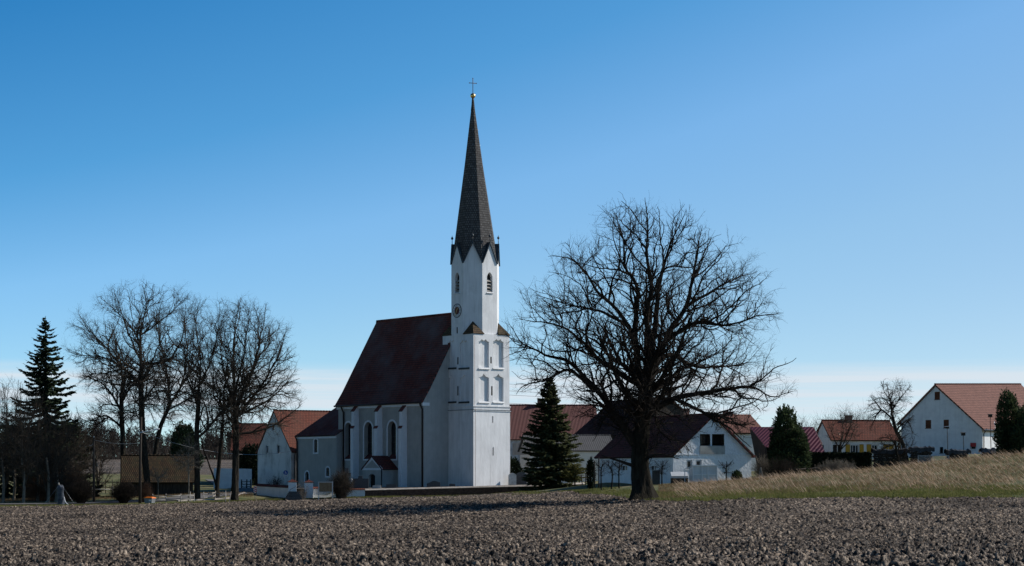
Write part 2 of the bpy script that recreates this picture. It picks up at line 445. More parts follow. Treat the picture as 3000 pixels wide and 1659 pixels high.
# ------------------------------------------------------------------ mesh builder
Z3 = Vector((0, 0, 1))
class MB:
    def __init__(s):
        s.v = []; s.f = []; s.m = []; s.uv = {}; s.sm = []
    def pt(s, p):
        s.v.append((p[0], p[1], p[2])); return len(s.v) - 1
    def face(s, pts, mat=0, uvs=None, smooth=False):
        idx = [s.pt(p) for p in pts]
        s.add(idx, mat, uvs, smooth)
    def add(s, idx, mat=0, uvs=None, smooth=False):
        if uvs: s.uv[len(s.f)] = uvs
        s.f.append(idx); s.m.append(mat); s.sm.append(smooth)
    def box(s, x0, x1, y0, y1, z0, z1, mat=0, M=None):
        p = [Vector((x, y, z)) for z in (z0, z1) for y in (y0, y1) for x in (x0, x1)]
        if M is not None: p = [M @ q for q in p]
        i = [s.pt(q) for q in p]
        for q in ((0, 2, 3, 1), (4, 5, 7, 6), (0, 1, 5, 4), (2, 6, 7, 3), (0, 4, 6, 2), (1, 3, 7, 5)):
            s.add([i[k] for k in q], mat)
    def bar(s, a, b, w, h=None, mat=0):
        a = Vector(a); b = Vector(b); h = h or w
        d = (b - a).normalized()
        r = d.cross(Z3)
        if r.length < 1e-3: r = Vector((1, 0, 0))
        r.normalize(); u = r.cross(d)
        q = []
        for c in (a, b):
            for sx, sy in ((-1, -1), (1, -1), (1, 1), (-1, 1)):
                q.append(s.pt(c + r * (sx * w / 2) + u * (sy * h / 2)))
        for k in range(4):
            s.add([q[k], q[(k + 1) % 4], q[4 + (k + 1) % 4], q[4 + k]], mat)
        s.add([q[3], q[2], q[1], q[0]], mat); s.add(q[4:8], mat)
    def tube(s, pts, rad, k=8, mat=0, cap=True):
        pts = [Vector(p) for p in pts]
        if not isinstance(rad, (list, tuple)): rad = [rad] * len(pts)
        rings = []
        for i, p in enumerate(pts):
            d = (pts[min(i + 1, len(pts) - 1)] - pts[max(i - 1, 0)]).normalized()
            a = d.cross(Vector((0.31, 0.95, 0.05)))
            if a.length < 0.15: a = d.cross(Vector((1, 0, 0)))
            a.normalize(); b = d.cross(a)
            rings.append([s.pt(p + a * (rad[i] * math.cos(2 * math.pi * j / k)) + b * (rad[i] * math.sin(2 * math.pi * j / k))) for j in range(k)])
        for r0, r1 in zip(rings, rings[1:]):
            for j in range(k):
                s.add([r0[j], r0[(j + 1) % k], r1[(j + 1) % k], r1[j]], mat, None, True)
        if cap:
            s.add(rings[0][::-1], mat); s.add(rings[-1], mat)
    def lathe(s, prof, k=16, c=(0, 0, 0), mat=0, smooth=True):
        rings = []
        for r, z in prof:
            rings.append([s.pt((c[0] + r * math.cos(2 * math.pi * j / k), c[1] + r * math.sin(2 * math.pi * j / k), c[2] + z)) for j in range(k)])
        for r0, r1 in zip(rings, rings[1:]):
            for j in range(k):
                s.add([r0[j], r0[(j + 1) % k], r1[(j + 1) % k], r1[j]], mat, None, smooth)
        s.add(rings[0][::-1], mat); s.add(rings[-1], mat)
    def prism(s, poly, o, u, depth, mat=0, back=True):
        """outline poly in (u, z) at o, extruded inwards by depth"""
        o = Vector(o); u = Vector(u).normalized(); n = u.cross(Z3)
        A = [o + u * a + Z3 * b for a, b in poly]
        B = [p - n * depth for p in A]
        ia = [s.pt(p) for p in A]; ib = [s.pt(p) for p in B]
        for t in tessellate_polygon([[Vector((a, b, 0)) for a, b in poly]]):
            s.add([ia[t[0]], ia[t[1]], ia[t[2]]], mat)
            if back: s.add([ib[t[2]], ib[t[1]], ib[t[0]]], mat)
        k = len(poly)
        for j in range(k):
            s.add([ia[j], ib[j], ib[(j + 1) % k], ia[(j + 1) % k]], mat)
    def wall(s, o, u, outline, holes=(), mat=0):
        """vertical wall face with openings; hole = (poly, depth, capmat or None, revealmat)"""
        o = Vector(o); u = Vector(u).normalized(); n = u.cross(Z3)
        loops = [outline] + [h[0] for h in holes]
        flat = [p for lp in loops for p in lp]
        idx = [s.pt(o + u * a + Z3 * b) for a, b in flat]
        for t in tessellate_polygon([[Vector((a, b, 0)) for a, b in lp] for lp in loops]):
            s.add([idx[t[0]], idx[t[1]], idx[t[2]]], mat)
        for h in holes:
            poly, dep, cap, rev = h
            ia = [s.pt(o + u * a + Z3 * b) for a, b in poly]
            ib = [s.pt(o + u * a + Z3 * b - n * dep) for a, b in poly]
            k = len(poly)
            for j in range(k):
                s.add([ia[j], ib[j], ib[(j + 1) % k], ia[(j + 1) % k]], rev)
            if cap is not None:
                for t in tessellate_polygon([[Vector((a, b, 0)) for a, b in poly]]):
                    s.add([ib[t[0]], ib[t[1]], ib[t[2]]], cap)
    def ring(s, o, u, outer, inner, proud, mat=0):
        """flat band between two outlines with the same number of points, standing proud of the wall"""
        o = Vector(o); u = Vector(u).normalized(); n = u.cross(Z3)
        A = [s.pt(o + u * a + Z3 * b + n * proud) for a, b in outer]
        B = [s.pt(o + u * a + Z3 * b + n * proud) for a, b in inner]
        A0 = [s.pt(o + u * a + Z3 * b - n * 0.02) for a, b in outer]
        B0 = [s.pt(o + u * a + Z3 * b - n * 0.02) for a, b in inner]
        k = len(outer)
        for j in range(k):
            q = (j + 1) % k
            s.add([A[j], A[q], B[q], B[j]], mat)
            s.add([A0[j], A0[q], A[q], A[j]], mat)
            s.add([B[j], B[q], B0[q], B0[j]], mat)
    def plane(s, o, u, poly, off, mat=0):
        o = Vector(o); u = Vector(u).normalized(); n = u.cross(Z3)
        idx = [s.pt(o + u * a + Z3 * b + n * off) for a, b in poly]
        for t in tessellate_polygon([[Vector((a, b, 0)) for a, b in poly]]):
            s.add([idx[t[0]], idx[t[1]], idx[t[2]]], mat)
    def slab(s, pts, th, mat=0, uv=True, edge=None):
        """roof plane: pts = eave0, eave1, top1, top0 (any quad/tri), thickness below; uv in metres"""
        pts = [Vector(p) for p in pts]
        n = (pts[1] - pts[0]).cross(pts[2] - pts[1]).normalized()
        if n.z < 0: n = -n
        low = [p - n * th for p in pts]
        ux = (pts[1] - pts[0]).normalized(); vy = n.cross(ux)
        uvs = [((p - pts[0]).dot(ux), (p - pts[0]).dot(vy)) for p in pts]
        e = mat if edge is None else edge
        s.face(pts, mat, uvs)
        s.face(low[::-1], e, uvs[::-1])
        k = len(pts)
        for j in range(k):
            q = (j + 1) % k
            s.face([pts[j], low[j], low[q], pts[q]], e, [uvs[j], uvs[j], uvs[q], uvs[q]])
    def build(s, name, mats, parent=None, label=None):
        me = bpy.data.meshes.new(name)
        me.from_pydata(s.v, [], s.f)
        for m in (mats if isinstance(mats, (list, tuple)) else [mats]):
            me.materials.append(MT[m] if isinstance(m, str) else m)
        me.polygons.foreach_set('material_index', s.m)
        me.polygons.foreach_set('use_smooth', s.sm)
        if s.uv:
            ul = me.uv_layers.new(name='UVMap')
            for fi, uvs in s.uv.items():
                ls = me.polygons[fi].loop_start
                for j, q in enumerate(uvs):
                    ul.data[ls + j].uv = q
        me.update()
        o = bpy.data.objects.new(name, me)
        link(o, parent)
        if label: o['label'] = label
        return o

def np_mesh(name, verts, faces, mats, parent=None, matidx=None, smooth=True):
    """faces: (n,k) int array"""
    me = bpy.data.meshes.new(name)
    verts = np.asarray(verts, dtype=np.float32)
    faces = np.asarray(faces, dtype=np.int32)
    n, k = faces.shape
    me.vertices.add(len(verts)); me.vertices.foreach_set('co', verts.ravel())
    me.loops.add(n * k); me.loops.foreach_set('vertex_index', faces.ravel())
    me.polygons.add(n)
    me.polygons.foreach_set('loop_start', np.arange(0, n * k, k, dtype=np.int32))
    for m in (mats if isinstance(mats, (list, tuple)) else [mats]):
        me.materials.append(MT[m] if isinstance(m, str) else m)
    if matidx is not None: me.polygons.foreach_set('material_index', np.asarray(matidx, dtype=np.int32))
    me.polygons.foreach_set('use_smooth', np.full(n, smooth, dtype=bool))
    me.update(calc_edges=True)
    me.validate()
    o = bpy.data.objects.new(name, me)
    return link(o, parent)

# outlines
def rect(u0, u1, z0, z1): return [(u0, z0), (u1, z0), (u1, z1), (u0, z1)]
def arch(u0, u1, z0, z1, n=10, pointed=0.0):
    c = (u0 + u1) / 2; r = (u1 - u0) / 2; h = r * (1 + pointed)
    pts = [(u0, z0), (u1, z0)]
    for i in range(n + 1):
        a = math.pi * i / n
        x = math.cos(a)
        y = math.sin(a) if not pointed else (1 - abs(x) ** 1.7) ** 0.75
        pts.append((c + r * x, z1 - h + h * y))
    return pts
def seg_arch(u0, u1, z0, z1, rise, n=8):
    pts = [(u0, z0), (u1, z0)]
    for i in range(n + 1):
        x = 1 - 2 * i / n
        pts.append(((u0 + u1) / 2 + (u1 - u0) / 2 * x, z1 - rise + rise * (1 - x * x)))
    return pts
def grow_poly(poly, c, d):
    """offset outline outwards by d (convex)"""
    out = []
    k = len(poly)
    for j in range(k):
        a = Vector(poly[j - 1]); b = Vector(poly[j]); e = Vector(poly[(j + 1) % k])
        d1 = (b - a); d2 = (e - b)
        n1 = Vector((d1.y, -d1.x)).normalized() if d1.length > 1e-6 else Vector((0, 0))
        n2 = Vector((d2.y, -d2.x)).normalized() if d2.length > 1e-6 else Vector((0, 0))
        n = n1 + n2
        n = n / max(0.35, n.length * n.length / 2) if n.length > 1e-6 else n1
        out.append((b.x + n.x * d, b.y + n.y * d))
    return out
# ------------------------------------------------------------------ terrain (thin plate through surveyed spots)
_cp = [(0,1659,52),(750,1659,46),(1500,1659,41),(3000,1659,38),(-500,1659,56),(3500,1659,37),
 (668,1512,130),(668,1490,150),(1100,1471,150),(1100,1515,126),(1100,1552,103),(1500,1464,150),(1500,1502,127),(1870,1464,140),(2400,1458,130),(3000,1459,125),(3400,1458,122),
 (1600,1448,200),(1100,1457,226),(1385,1452,228),(760,1467,222),(400,1480,200),(0,1486,190),(-400,1490,185),
 (420,1471,214),(0,1479,204),(-400,1480,204),
 (1750,1450,160),(1750,1434,180),(1750,1418,203),(1650,1455,172),(1650,1444,200),(1500,1459,175),(1500,1453,203),(1250,1464,175),(1250,1459,200),(1000,1470,175),(1000,1464,200),(700,1481,175),(300,1490,172),(2000,1414,186),(2200,1411,190),(2120,1425,160),(2300,1400,163),(2500,1383,166),(2700,1361,170),(2900,1336,172),(3000,1330,172),(3400,1318,172),
 (2760,1336,230),(3200,1328,245),(2500,1350,262),(2350,1390,215),(1500,1425,262),(1250,1428,275),(1600,1412,300),
 (450,1452,232),(600,1448,227),(700,1441,240),(690,1428,282),(860,1430,262),(200,1458,232),(-300,1462,232),
 (500,1402,300),(0,1402,300),(500,1346,600),(0,1346,600),(-600,1346,600),(1000,1348,600),(2000,1346,600),(3000,1330,600),(3800,1320,600),
 (0,1340,950),(1500,1340,950),(3000,1330,950)]
_A = np.array([tuple(P(*c)) for c in _cp] + [(0, 4, EYE-1.75), (-14, 8, EYE-1.9), (14, 8, EYE-1.65), (-25, 28, EYE-2.2), (25, 28, EYE-1.6)])
_S = 100.0
_px = _A[:, :2] / _S
def _ker(r2): return 0.5 * r2 * np.log(r2 + 1e-12)
_d2 = ((_px[:, None, :] - _px[None, :, :]) ** 2).sum(-1)
_n = len(_px)
_K = np.zeros((_n + 3, _n + 3))
_K[:_n, :_n] = _ker(_d2) + np.eye(_n) * 2e-4
_K[:_n, _n] = 1; _K[:_n, _n+1:] = _px; _K[_n, :_n] = 1; _K[_n+1:, :_n] = _px.T
_w = np.linalg.solve(_K, np.concatenate([_A[:, 2], [0, 0, 0]]))
def T(x, y):
    x = np.asarray(x, dtype=float); y = np.asarray(y, dtype=float)
    xs = x.ravel() / _S; ys = y.ravel() / _S
    out = _w[_n] + _w[_n+1] * xs + _w[_n+2] * ys
    for i in range(_n):
        out += _w[i] * _ker((xs - _px[i, 0]) ** 2 + (ys - _px[i, 1]) ** 2)
    return out.reshape(x.shape)
def gz(x, y): return float(T(np.array([x]), np.array([y]))[0])
def G(px, D, dz=0.0):
    """point on the ground seen in column px at depth D"""
    x = (px - CX) / F * D
    return Vector((x, D, gz(x, D) + dz))

# ------------------------------------------------------------------ numpy noise
def _hash(ix, iy, s):
    h = (ix.astype(np.int64) * 374761393 + iy.astype(np.int64) * 668265263 + s * 1442695041) & 0xffffffff
    h = ((h ^ (h >> 13)) * 1274126177) & 0xffffffff
    h = h ^ (h >> 16)
    return (h & 0xffffff) / float(0xffffff)
def vnoise(x, y, s=0):
    ix = np.floor(x); iy = np.floor(y)
    fx = x - ix; fy = y - iy
    fx = fx * fx * (3 - 2 * fx); fy = fy * fy * (3 - 2 * fy)
    a = _hash(ix, iy, s); b = _hash(ix + 1, iy, s); c = _hash(ix, iy + 1, s); d = _hash(ix + 1, iy + 1, s)
    return (a * (1 - fx) + b * fx) * (1 - fy) + (c * (1 - fx) + d * fx) * fy
def clods(x, y, cell, s):
    """rounded lumps of random size scattered on a jittered lattice"""
    X = x / cell; Y = y / cell
    ix = np.floor(X); iy = np.floor(Y)
    best = np.zeros_like(X)
    for ox in (-1, 0, 1):
        for oy in (-1, 0, 1):
            jx = ix + ox; jy = iy + oy
            cx = jx + 0.15 + 0.7 * _hash(jx, jy, s); cy = jy + 0.15 + 0.7 * _hash(jx, jy, s + 7)
            r = 0.25 + 0.55 * _hash(jx, jy, s + 13)
            q = _hash(jx, jy, s + 19)
            dx = X - cx; dy = (Y - cy) * (0.75 + 0.5 * q)
            t1 = 2 * _hash(jx, jy, s + 23) - 1; t2 = 2 * _hash(jx, jy, s + 29) - 1
            d = np.maximum(np.sqrt(dx * dx + dy * dy), 0.82 * np.maximum(np.abs(dx * t1 + dy * (1 - np.abs(t1))), np.abs(dx * t2 - dy * (1.2 - np.abs(t2))) * 1.2)) / r
            hgt = np.clip((1 - d) * 2.3, 0, 1) * r * (0.30 + 0.85 * q) * (1 + 0.8 * (t1 * dx + t2 * dy) / r)
            best = np.maximum(best, hgt)
    return best * cell

# ------------------------------------------------------------------ ploughed field
_edge = np.array([(-1200,184),(-300,185),(0,190),(400,200),(760,222),(1100,225.5),(1400,225),(1600,200),(1790,152),(1870,139),(2000,133),(3000,125),(3400,122),(4200,120)])
def edgeD(px): return np.interp(px, _edge[:, 0], _edge[:, 1])
def make_field():
    pxs = np.concatenate([np.linspace(-900, -120, 60, endpoint=False), np.linspace(-120, 3120, 960), np.linspace(3120, 3900, 61)[1:]])
    rows = list(np.linspace(2.5, 33, 26))
    d = 33.0
    while d < 226:
        d += 0.0008 * d if d > 33 else 1
        rows.append(d)
    rows = np.array(rows)
    Dm = rows[:, None] * np.ones(len(pxs))[None, :]
    pm = np.ones(len(rows))[:, None] * pxs[None, :]
    ed = edgeD(pm) + 1.2 * (vnoise(pm / 40, pm * 0, 5) - 0.5) + 0.8 * (vnoise(pm / 11, pm * 0, 6) - 0.5)
    inside = Dm <= ed
    Dm = np.minimum(Dm, ed)
    X = (pm - CX) / F * Dm; Y = Dm
    Z = T(X, Y)
    wx = X + 0.22 * (vnoise(X * 5.3, Y * 5.3, 31) - 0.5); wy = Y + 0.22 * (vnoise(X * 5.3, Y * 5.3, 32) - 0.5)
    H = 0.10 * (vnoise(X * 1.1, Y * 1.1, 1) - 0.5) + 0.09 * (vnoise(X * 3.1, Y * 3.1, 2) - 0.5)
    H += 0.70 * clods(wx, wy, 0.21, 41) * (0.15 + 1.35 * vnoise(X * 0.9, Y * 0.9, 44)) + 1.0 * clods(wx + 3.3, wy + 1.7, 0.125, 57) * (0.4 + 0.9 * vnoise(X * 1.7, Y * 1.7, 46))
    H += 0.05 * (vnoise(X * 9, Y * 9, 4) - 0.5) + 0.05 * (vnoise(X * 19, Y * 19, 3) - 0.5)
    # soft long furrow waves left by the plough
    H += 0.05 * np.sin((Y * 0.93 + X * 0.12) * 2 * math.pi / 2.6 + 2 * vnoise(X * 0.05, Y * 0.2, 9))
    Z = Z + H * np.clip((Dm - 6) / 24, 0.2, 1) - 0.08
    V = np.stack([X, Y, Z], -1).reshape(-1, 3)
    nr, nc = X.shape
    i = np.arange(nr * nc).reshape(nr, nc)
    q = np.stack([i[:-1, :-1], i[:-1, 1:], i[1:, 1:], i[1:, :-1]], -1)
    keep = (inside[:-1, :-1] | inside[:-1, 1:])
    q = q[keep]
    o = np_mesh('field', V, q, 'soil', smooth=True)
    tag(o, 'bare ploughed field of grey brown clods in the foreground', 'field', kind='structure')
make_field()

# ------------------------------------------------------------------ grassland, outer ground, road
def make_ground():
    pxs = np.linspace(-1500, 4500, 220)
    rows = np.concatenate([np.linspace(110, 300, 150), np.linspace(305, 1000, 80)])
    D = rows[:, None] * np.ones(len(pxs))[None, :]
    pm = np.ones(len(rows))[:, None] * pxs[None, :]
    X = (pm - CX) / F * D; Y = D
    Z = T(X, Y)
    dip = np.clip((edgeD(pm) + 0.4 - D) / 1.5, 0, 1)
    Z = Z - 0.55 * dip + 0.05 * (vnoise(X * 1.3, Y * 1.3, 21) - 0.5)
    V = np.stack([X, Y, Z], -1).reshape(-1, 3)
    nr, nc = X.shape
    i = np.arange(nr * nc).reshape(nr, nc)
    q = np.stack([i[:-1, :-1], i[:-1, 1:], i[1:, 1:], i[1:, :-1]], -1).reshape(-1, 4)
    cen = V[q].mean(1)
    pc = cen[:, 0] / cen[:, 1] * F + CX
    far = (cen[:, 1] > 325) & (cen[:, 1] < 640)
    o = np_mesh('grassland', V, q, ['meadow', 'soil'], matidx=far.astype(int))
    tag(o, 'short grass ground rising behind the ploughed field', 'ground', kind='structure')
    mb = MB()
    n = 48
    pts = [Vector((3500 * math.cos(2 * math.pi * k / n), 3500 * math.sin(2 * math.pi * k / n), -9)) for k in range(n)]
    mb.face(pts)
    tag(mb.build('outer_ground', 'meadow'), 'flat land far outside the village', 'ground', kind='structure')
make_ground()

def strip(name, pts, w, mat, label, dz=0.03, cat='road'):
    """ribbon following the terrain, pts = (px, D)"""
    c = [Vector(((p - CX) / F * d, d, 0)) for p, d in pts]
    fine = []
    for a, b in zip(c, c[1:]):
        k = max(2, int((b - a).length / 1.2))
        fine += [a.lerp(b, j / k) for j in range(k)]
    fine.append(c[-1])
    for _ in range(6):
        fine = [fine[0]] + [(fine[j-1] + fine[j] * 2 + fine[j+1]) / 4 for j in range(1, len(fine)-1)] + [fine[-1]]
    V = []
    for j, p in enumerate(fine):
        d = (fine[min(j+1, len(fine)-1)] - fine[max(j-1, 0)]).normalized()
        s = Vector((d.y, -d.x, 0))
        for t in (-1, -0.33, 0.33, 1):
            q = p + s * (w / 2 * t)
            V.append((q.x, q.y, gz(q.x, q.y) + dz))
    n = len(fine)
    fs = [(j*4+k, j*4+k+1, (j+1)*4+k+1, (j+1)*4+k) for j in range(n-1) for k in range(3)]
    o = np_mesh(name, V, fs, mat)
    tag(o, label, cat, kind='structure')
strip('road', [(-500, 203), (-100, 204), (180, 207), (400, 214.5), (560, 222), (690, 231), (735, 243), (733, 258), (700, 276), (640, 300)], 4.2, 'asphalt', 'narrow asphalt lane along the field and up between trees and church', 0.07)

# ------------------------------------------------------------------ blades of grass as one mesh each
rs = np.random.default_rng(5)
def blades(name, n, pxr, Dfun, h, w, lean, mat, label, cat, keep=None, seed=1, leandir=(-1, 0.1)):
    r = np.random.default_rng(seed)
    px = r.uniform(pxr[0], pxr[1], n)
    d0, d1 = Dfun(px)
    D = d0 + (d1 - d0) * r.random(n)
    x = (px - CX) / F * D; y = D
    if keep is not None:
        k = keep(px, D, x, y, r); px, D, x, y = px[k], D[k], x[k], y[k]
    n = len(x)
    z = T(x, y) - 0.03
    hh = h[0] + (h[1] - h[0]) * r.random(n) ** 1.5
    ww = w[0] + (w[1] - w[0]) * r.random(n)
    az = r.uniform(0, math.pi, n)
    lx = hh * (lean[0] + lean[1] * r.standard_normal(n)); ly = hh * lean[1] * r.standard_normal(n)
    tx = x + leandir[0] * lx - leandir[1] * ly; ty = y + leandir[1] * lx + ly
    hz_ = np.sqrt(np.clip(hh ** 2 - lx ** 2 * 0.8, 0.02, None))
    cx, cy = np.cos(az) * ww / 2, np.sin(az) * ww / 2
    b0 = np.stack([x - cx, y - cy, z], -1); b1 = np.stack([x + cx, y + cy, z], -1)
    mx = x + (tx - x) * 0.42; my = y + (ty - y) * 0.42; mz = z + hz_ * 0.58
    m0 = np.stack([mx - cx * 0.8, my - cy * 0.8, mz], -1); m1 = np.stack([mx + cx * 0.8, my + cy * 0.8, mz], -1)
    t0 = np.stack([tx - cx * 0.25, ty - cy * 0.25, z + hz_], -1); t1 = np.stack([tx + cx * 0.25, ty + cy * 0.25, z + hz_], -1)
    V = np.stack([b0, b1, m0, m1, t0, t1], 1).reshape(-1, 3)
    i = np.arange(n)[:, None] * 6
    q = np.concatenate([i + np.array([[0, 1, 3, 2]]), i + np.array([[2, 3, 5, 4]])])
    o = np_mesh(name, V, q, mat, smooth=False)
    tag(o, label, cat, kind='stuff')
    return o
def patchy(scale, lo, seed):
    def f(px, D, x, y, r):
        return vnoise(x * scale, y * scale, seed) + 0.35 * vnoise(x * scale * 4, y * scale * 4, seed + 1) > lo + 0.5 * (r.random(len(x)) - 0.5)
    return f
def crestD(px): return np.interp(px, [1900, 2100, 2300, 3000, 3500], [178, 176, 173, 174, 174])
def dry_front(px): return edgeD(px) + np.interp(px, [1950, 2100, 2500, 3200], [5.0, 6.0, 6.5, 4.5])
blades('dry_grass', 45000, (1930, 3300), lambda p: (dry_front(p) - 2 + 5 * vnoise(p / 60, p * 0, 77), crestD(p)), (0.08, 0.28), (0.025, 0.05), (0.40, 0.45), 'straw2',
       'tall brown dry grass covering the slope on the right', 'grass', patchy(0.35, 0.42, 61), 11)
blades('straw_stalks', 7500, (1980, 3300), lambda p: (dry_front(p) - 2 + 5 * vnoise(p / 45, p * 0, 78), crestD(p)), (0.25, 0.80), (0.026, 0.05), (0.76, 0.12), 'straw',
       'bleached straw stalks bent to the left on the slope', 'grass', patchy(0.30, 0.50, 71), 12)
blades('green_grass', 60000, (1500, 3400), lambda p: (edgeD(p) - 0.1, np.minimum(edgeD(p) + np.interp(p, [1500, 1800, 2000, 3200], [14, 34, 17, 9]), crestD(p) + 3)), (0.06, 0.24), (0.03, 0.06), (0.2, 0.45), 'grass',
       'low green grass along the edge of the ploughed field', 'grass', patchy(0.3, 0.55, 81), 13)
blades('road_verge_grass', 26000, (-300, 1650), lambda p: (edgeD(p) - 0.2, edgeD(p) + np.interp(p, [-300, 0, 700, 1000, 1650], [6, 7, 1.6, 1.5, 5])), (0.06, 0.22), (0.03, 0.06), (0.1, 0.4), 'grass',
       'thin tufts of grass on the verge between field and lane', 'grass', patchy(0.4, 0.45, 91), 14)
blades('verge_litter', 16000, (-300, 740), lambda p: (217 + p * 0.012, 229 + p * 0.010), (0.06, 0.28), (0.03, 0.06), (0.1, 0.5), 'straw2',
       'dull brown grass under the bare trees behind the lane', 'grass', patchy(0.4, 0.40, 95), 15)
# ------------------------------------------------------------------ church
TA = R(40)
V_ = Vector((math.cos(TA), math.sin(TA), 0)); U_ = Vector((-math.sin(TA), math.cos(TA), 0))
CC = P(1387, HY, 240); CC.z = zat(1430, 240)          # tower front corner, church floor level
CZ = CC.z
def cl(p):
    """world -> church frame"""
    d = Vector(p) - CC
    return Vector((d.dot(V_), d.dot(U_), d.z))
def cw(x, y, z=0.0): return CC + V_ * x + U_ * y + Z3 * z
church = thing('church', 'white village church with a red tiled nave roof and tall shingled spire', 'church', CC, TA)
EX, EY = Vector((1, 0, 0)), Vector((0, 1, 0))
def hC(py): return zat(py, 240) - CZ               # height at the tower corner depth
wv = reach(CC, V_, 1492.5); wu = reach(CC, U_, 1297)
yn = reach(CC, U_, 1315)
xn = -reach(cw(0, yn), -V_, 1241)
NC = cw(xn, yn)
Ln = reach(NC, U_, 991.5)
FC = cw(xn, yn + Ln)
hw = reach(FC, V_, 1107)
eave = onplane(NC, U_, 1238, 1175)[1] - CZ
ridge = zat(941.5, FC.y + hw * V_.y) - CZ
print('church', wv, wu, yn, xn, Ln, hw, eave, ridge)
xr = xn + 2 * hw; xc = xn + hw

# --- nave wall with three tall windows
def nu(px):                                     # u along the left nave wall seen from outside (0 at far end)
    return Ln - reach(NC, U_, px)
def nz(px, py): return onplane(NC, U_, px, py)[1] - CZ
o_l = Vector((xn, yn + Ln, 0)); u_l = Vector((0, -1, 0))
wins = []
for a, b, yt, yb in ((1010.5, 1030.5, 1238, 1344), (1067, 1091, 1236.5, 1344), (1136, 1161, 1234, 1344)):
    wins.append(arch(nu(a), nu(b), nz(b, yb), nz(b, yt), 12))
mb = MB()
holes = [(w, 0.62, None, 0) for w in wins]
mb.wall(o_l, u_l, rect(0, Ln, -1.2, eave), holes)
mb.wall(Vector((xn, yn, 0)), EX, [(0, -1.2), (2*hw, -1.2), (2*hw, eave), (hw, ridge - 0.12), (0, eave)])
mb.wall(Vector((xr, yn, 0)), EY, rect(0, Ln, -1.2, eave))
mb.wall(Vector((xr, yn + Ln, 0)), -EX, [(0, -1.2), (2*hw, -1.2), (2*hw, eave), (hw, ridge - 0.12), (0, eave)])
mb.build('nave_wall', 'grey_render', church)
# roof with a kick at the eaves
mb = MB()
def roof_prof(sgn):
    k = 0.9
    e = (sgn * (hw + 0.45), eave - 0.12)
    m = (sgn * (hw - 0.75), eave + (ridge - eave) * 0.145)
    return [e, m, (0.0, ridge)]
y0r, y1r = yn - 0.18, yn + Ln + 0.25
for sgn in (-1, 1):
    pr = roof_prof(sgn)
    for (a, za), (b, zb) in zip(pr, pr[1:]):
        q = [Vector((xc + a, y1r, za)), Vector((xc + a, y0r, za)), Vector((xc + b, y0r, zb)), Vector((xc + b, y1r, zb))]
        if sgn > 0: q = [q[1], q[0], q[3], q[2]]
        mb.slab(q, 0.2)
mb.tube([(xc, y0r, ridge + 0.02), (xc, y1r, ridge + 0.02)], 0.14, 8)
nave_roof = mb.build('nave_roof', 'red_tile', church)
mb = MB()
mb.box(xn - 0.22, xn, yn - 0.002, yn + Ln + 0.1, eave - 0.62, eave - 0.14)
mb.box(xn - 0.2, xn + 0.9, yn - 0.06, yn - 0.003, eave - 0.6, eave - 0.2)
mb.build('cornice', 'trim', church)
mb = MB()
mb.tube([(xn - 0.52, y0r, eave - 0.2), (xn - 0.52, y1r, eave - 0.2)], 0.12, 8)
mb.build('gutter', 'pipe', church)
for yy in (yn + 0.12, yn + Ln - 1.35):
    mb = MB()
    mb.tube([(xn - 0.50, yy, eave - 0.2), (xn - 0.45, yy, eave - 0.5), (xn - 0.12, yy, eave - 1.05), (xn - 0.12, yy, -1.0)], 0.12, 8)
    mb.build('downpipe', 'pipe', church)
# windows: white surround, glass with bars, red tile sill
for w in wins:
    u0, u1, z0, z1 = w[0][0], w[1][0], w[0][1], max(p[1] for p in w)
    mb = MB()
    mb.ring(o_l, u_l, grow_poly(w, None, 0.24), w, 0.03)
    fr = mb.build('nave_window', 'trim', church)
    mb = MB()
    mb.plane(o_l, u_l, w, -0.60)
    mb.build('glass', 'glass', fr)
    mb = MB()
    n_ = u_l.cross(Z3)
    for k in range(1, 3):
        uu = u0 + (u1 - u0) * k / 3
        mb.box(-0.02, 0.02, -0.03, 0.0, 0, 1, M=Matrix.Translation(o_l + u_l * uu - n_ * 0.56 + Z3 * z0) @ Matrix.Diagonal((1, 1, z1 - z0 - 0.3, 1)))
    zq = z0 + 0.6
    while zq < z1 - 0.5:
        a = o_l + u_l * u0 - n_ * 0.565 + Z3 * zq
        mb.bar(a, a + u_l * (u1 - u0), 0.03); zq += 0.75
    mb.build('glazing_bars', 'dark_metal', fr)
    mb = MB()
    a = o_l + u_l * (u0 + 0.01) + Z3 * (z0 + 0.55) - n_ * 0.58; b = o_l + u_l * (u0 + 0.01) + Z3 * z0 + n_ * 0.08
    d = u_l * (u1 - u0 - 0.02)
    mb.slab([b, b + d, a + d, a], 0.06)
    mb.build('sill', 'red_tile', fr)
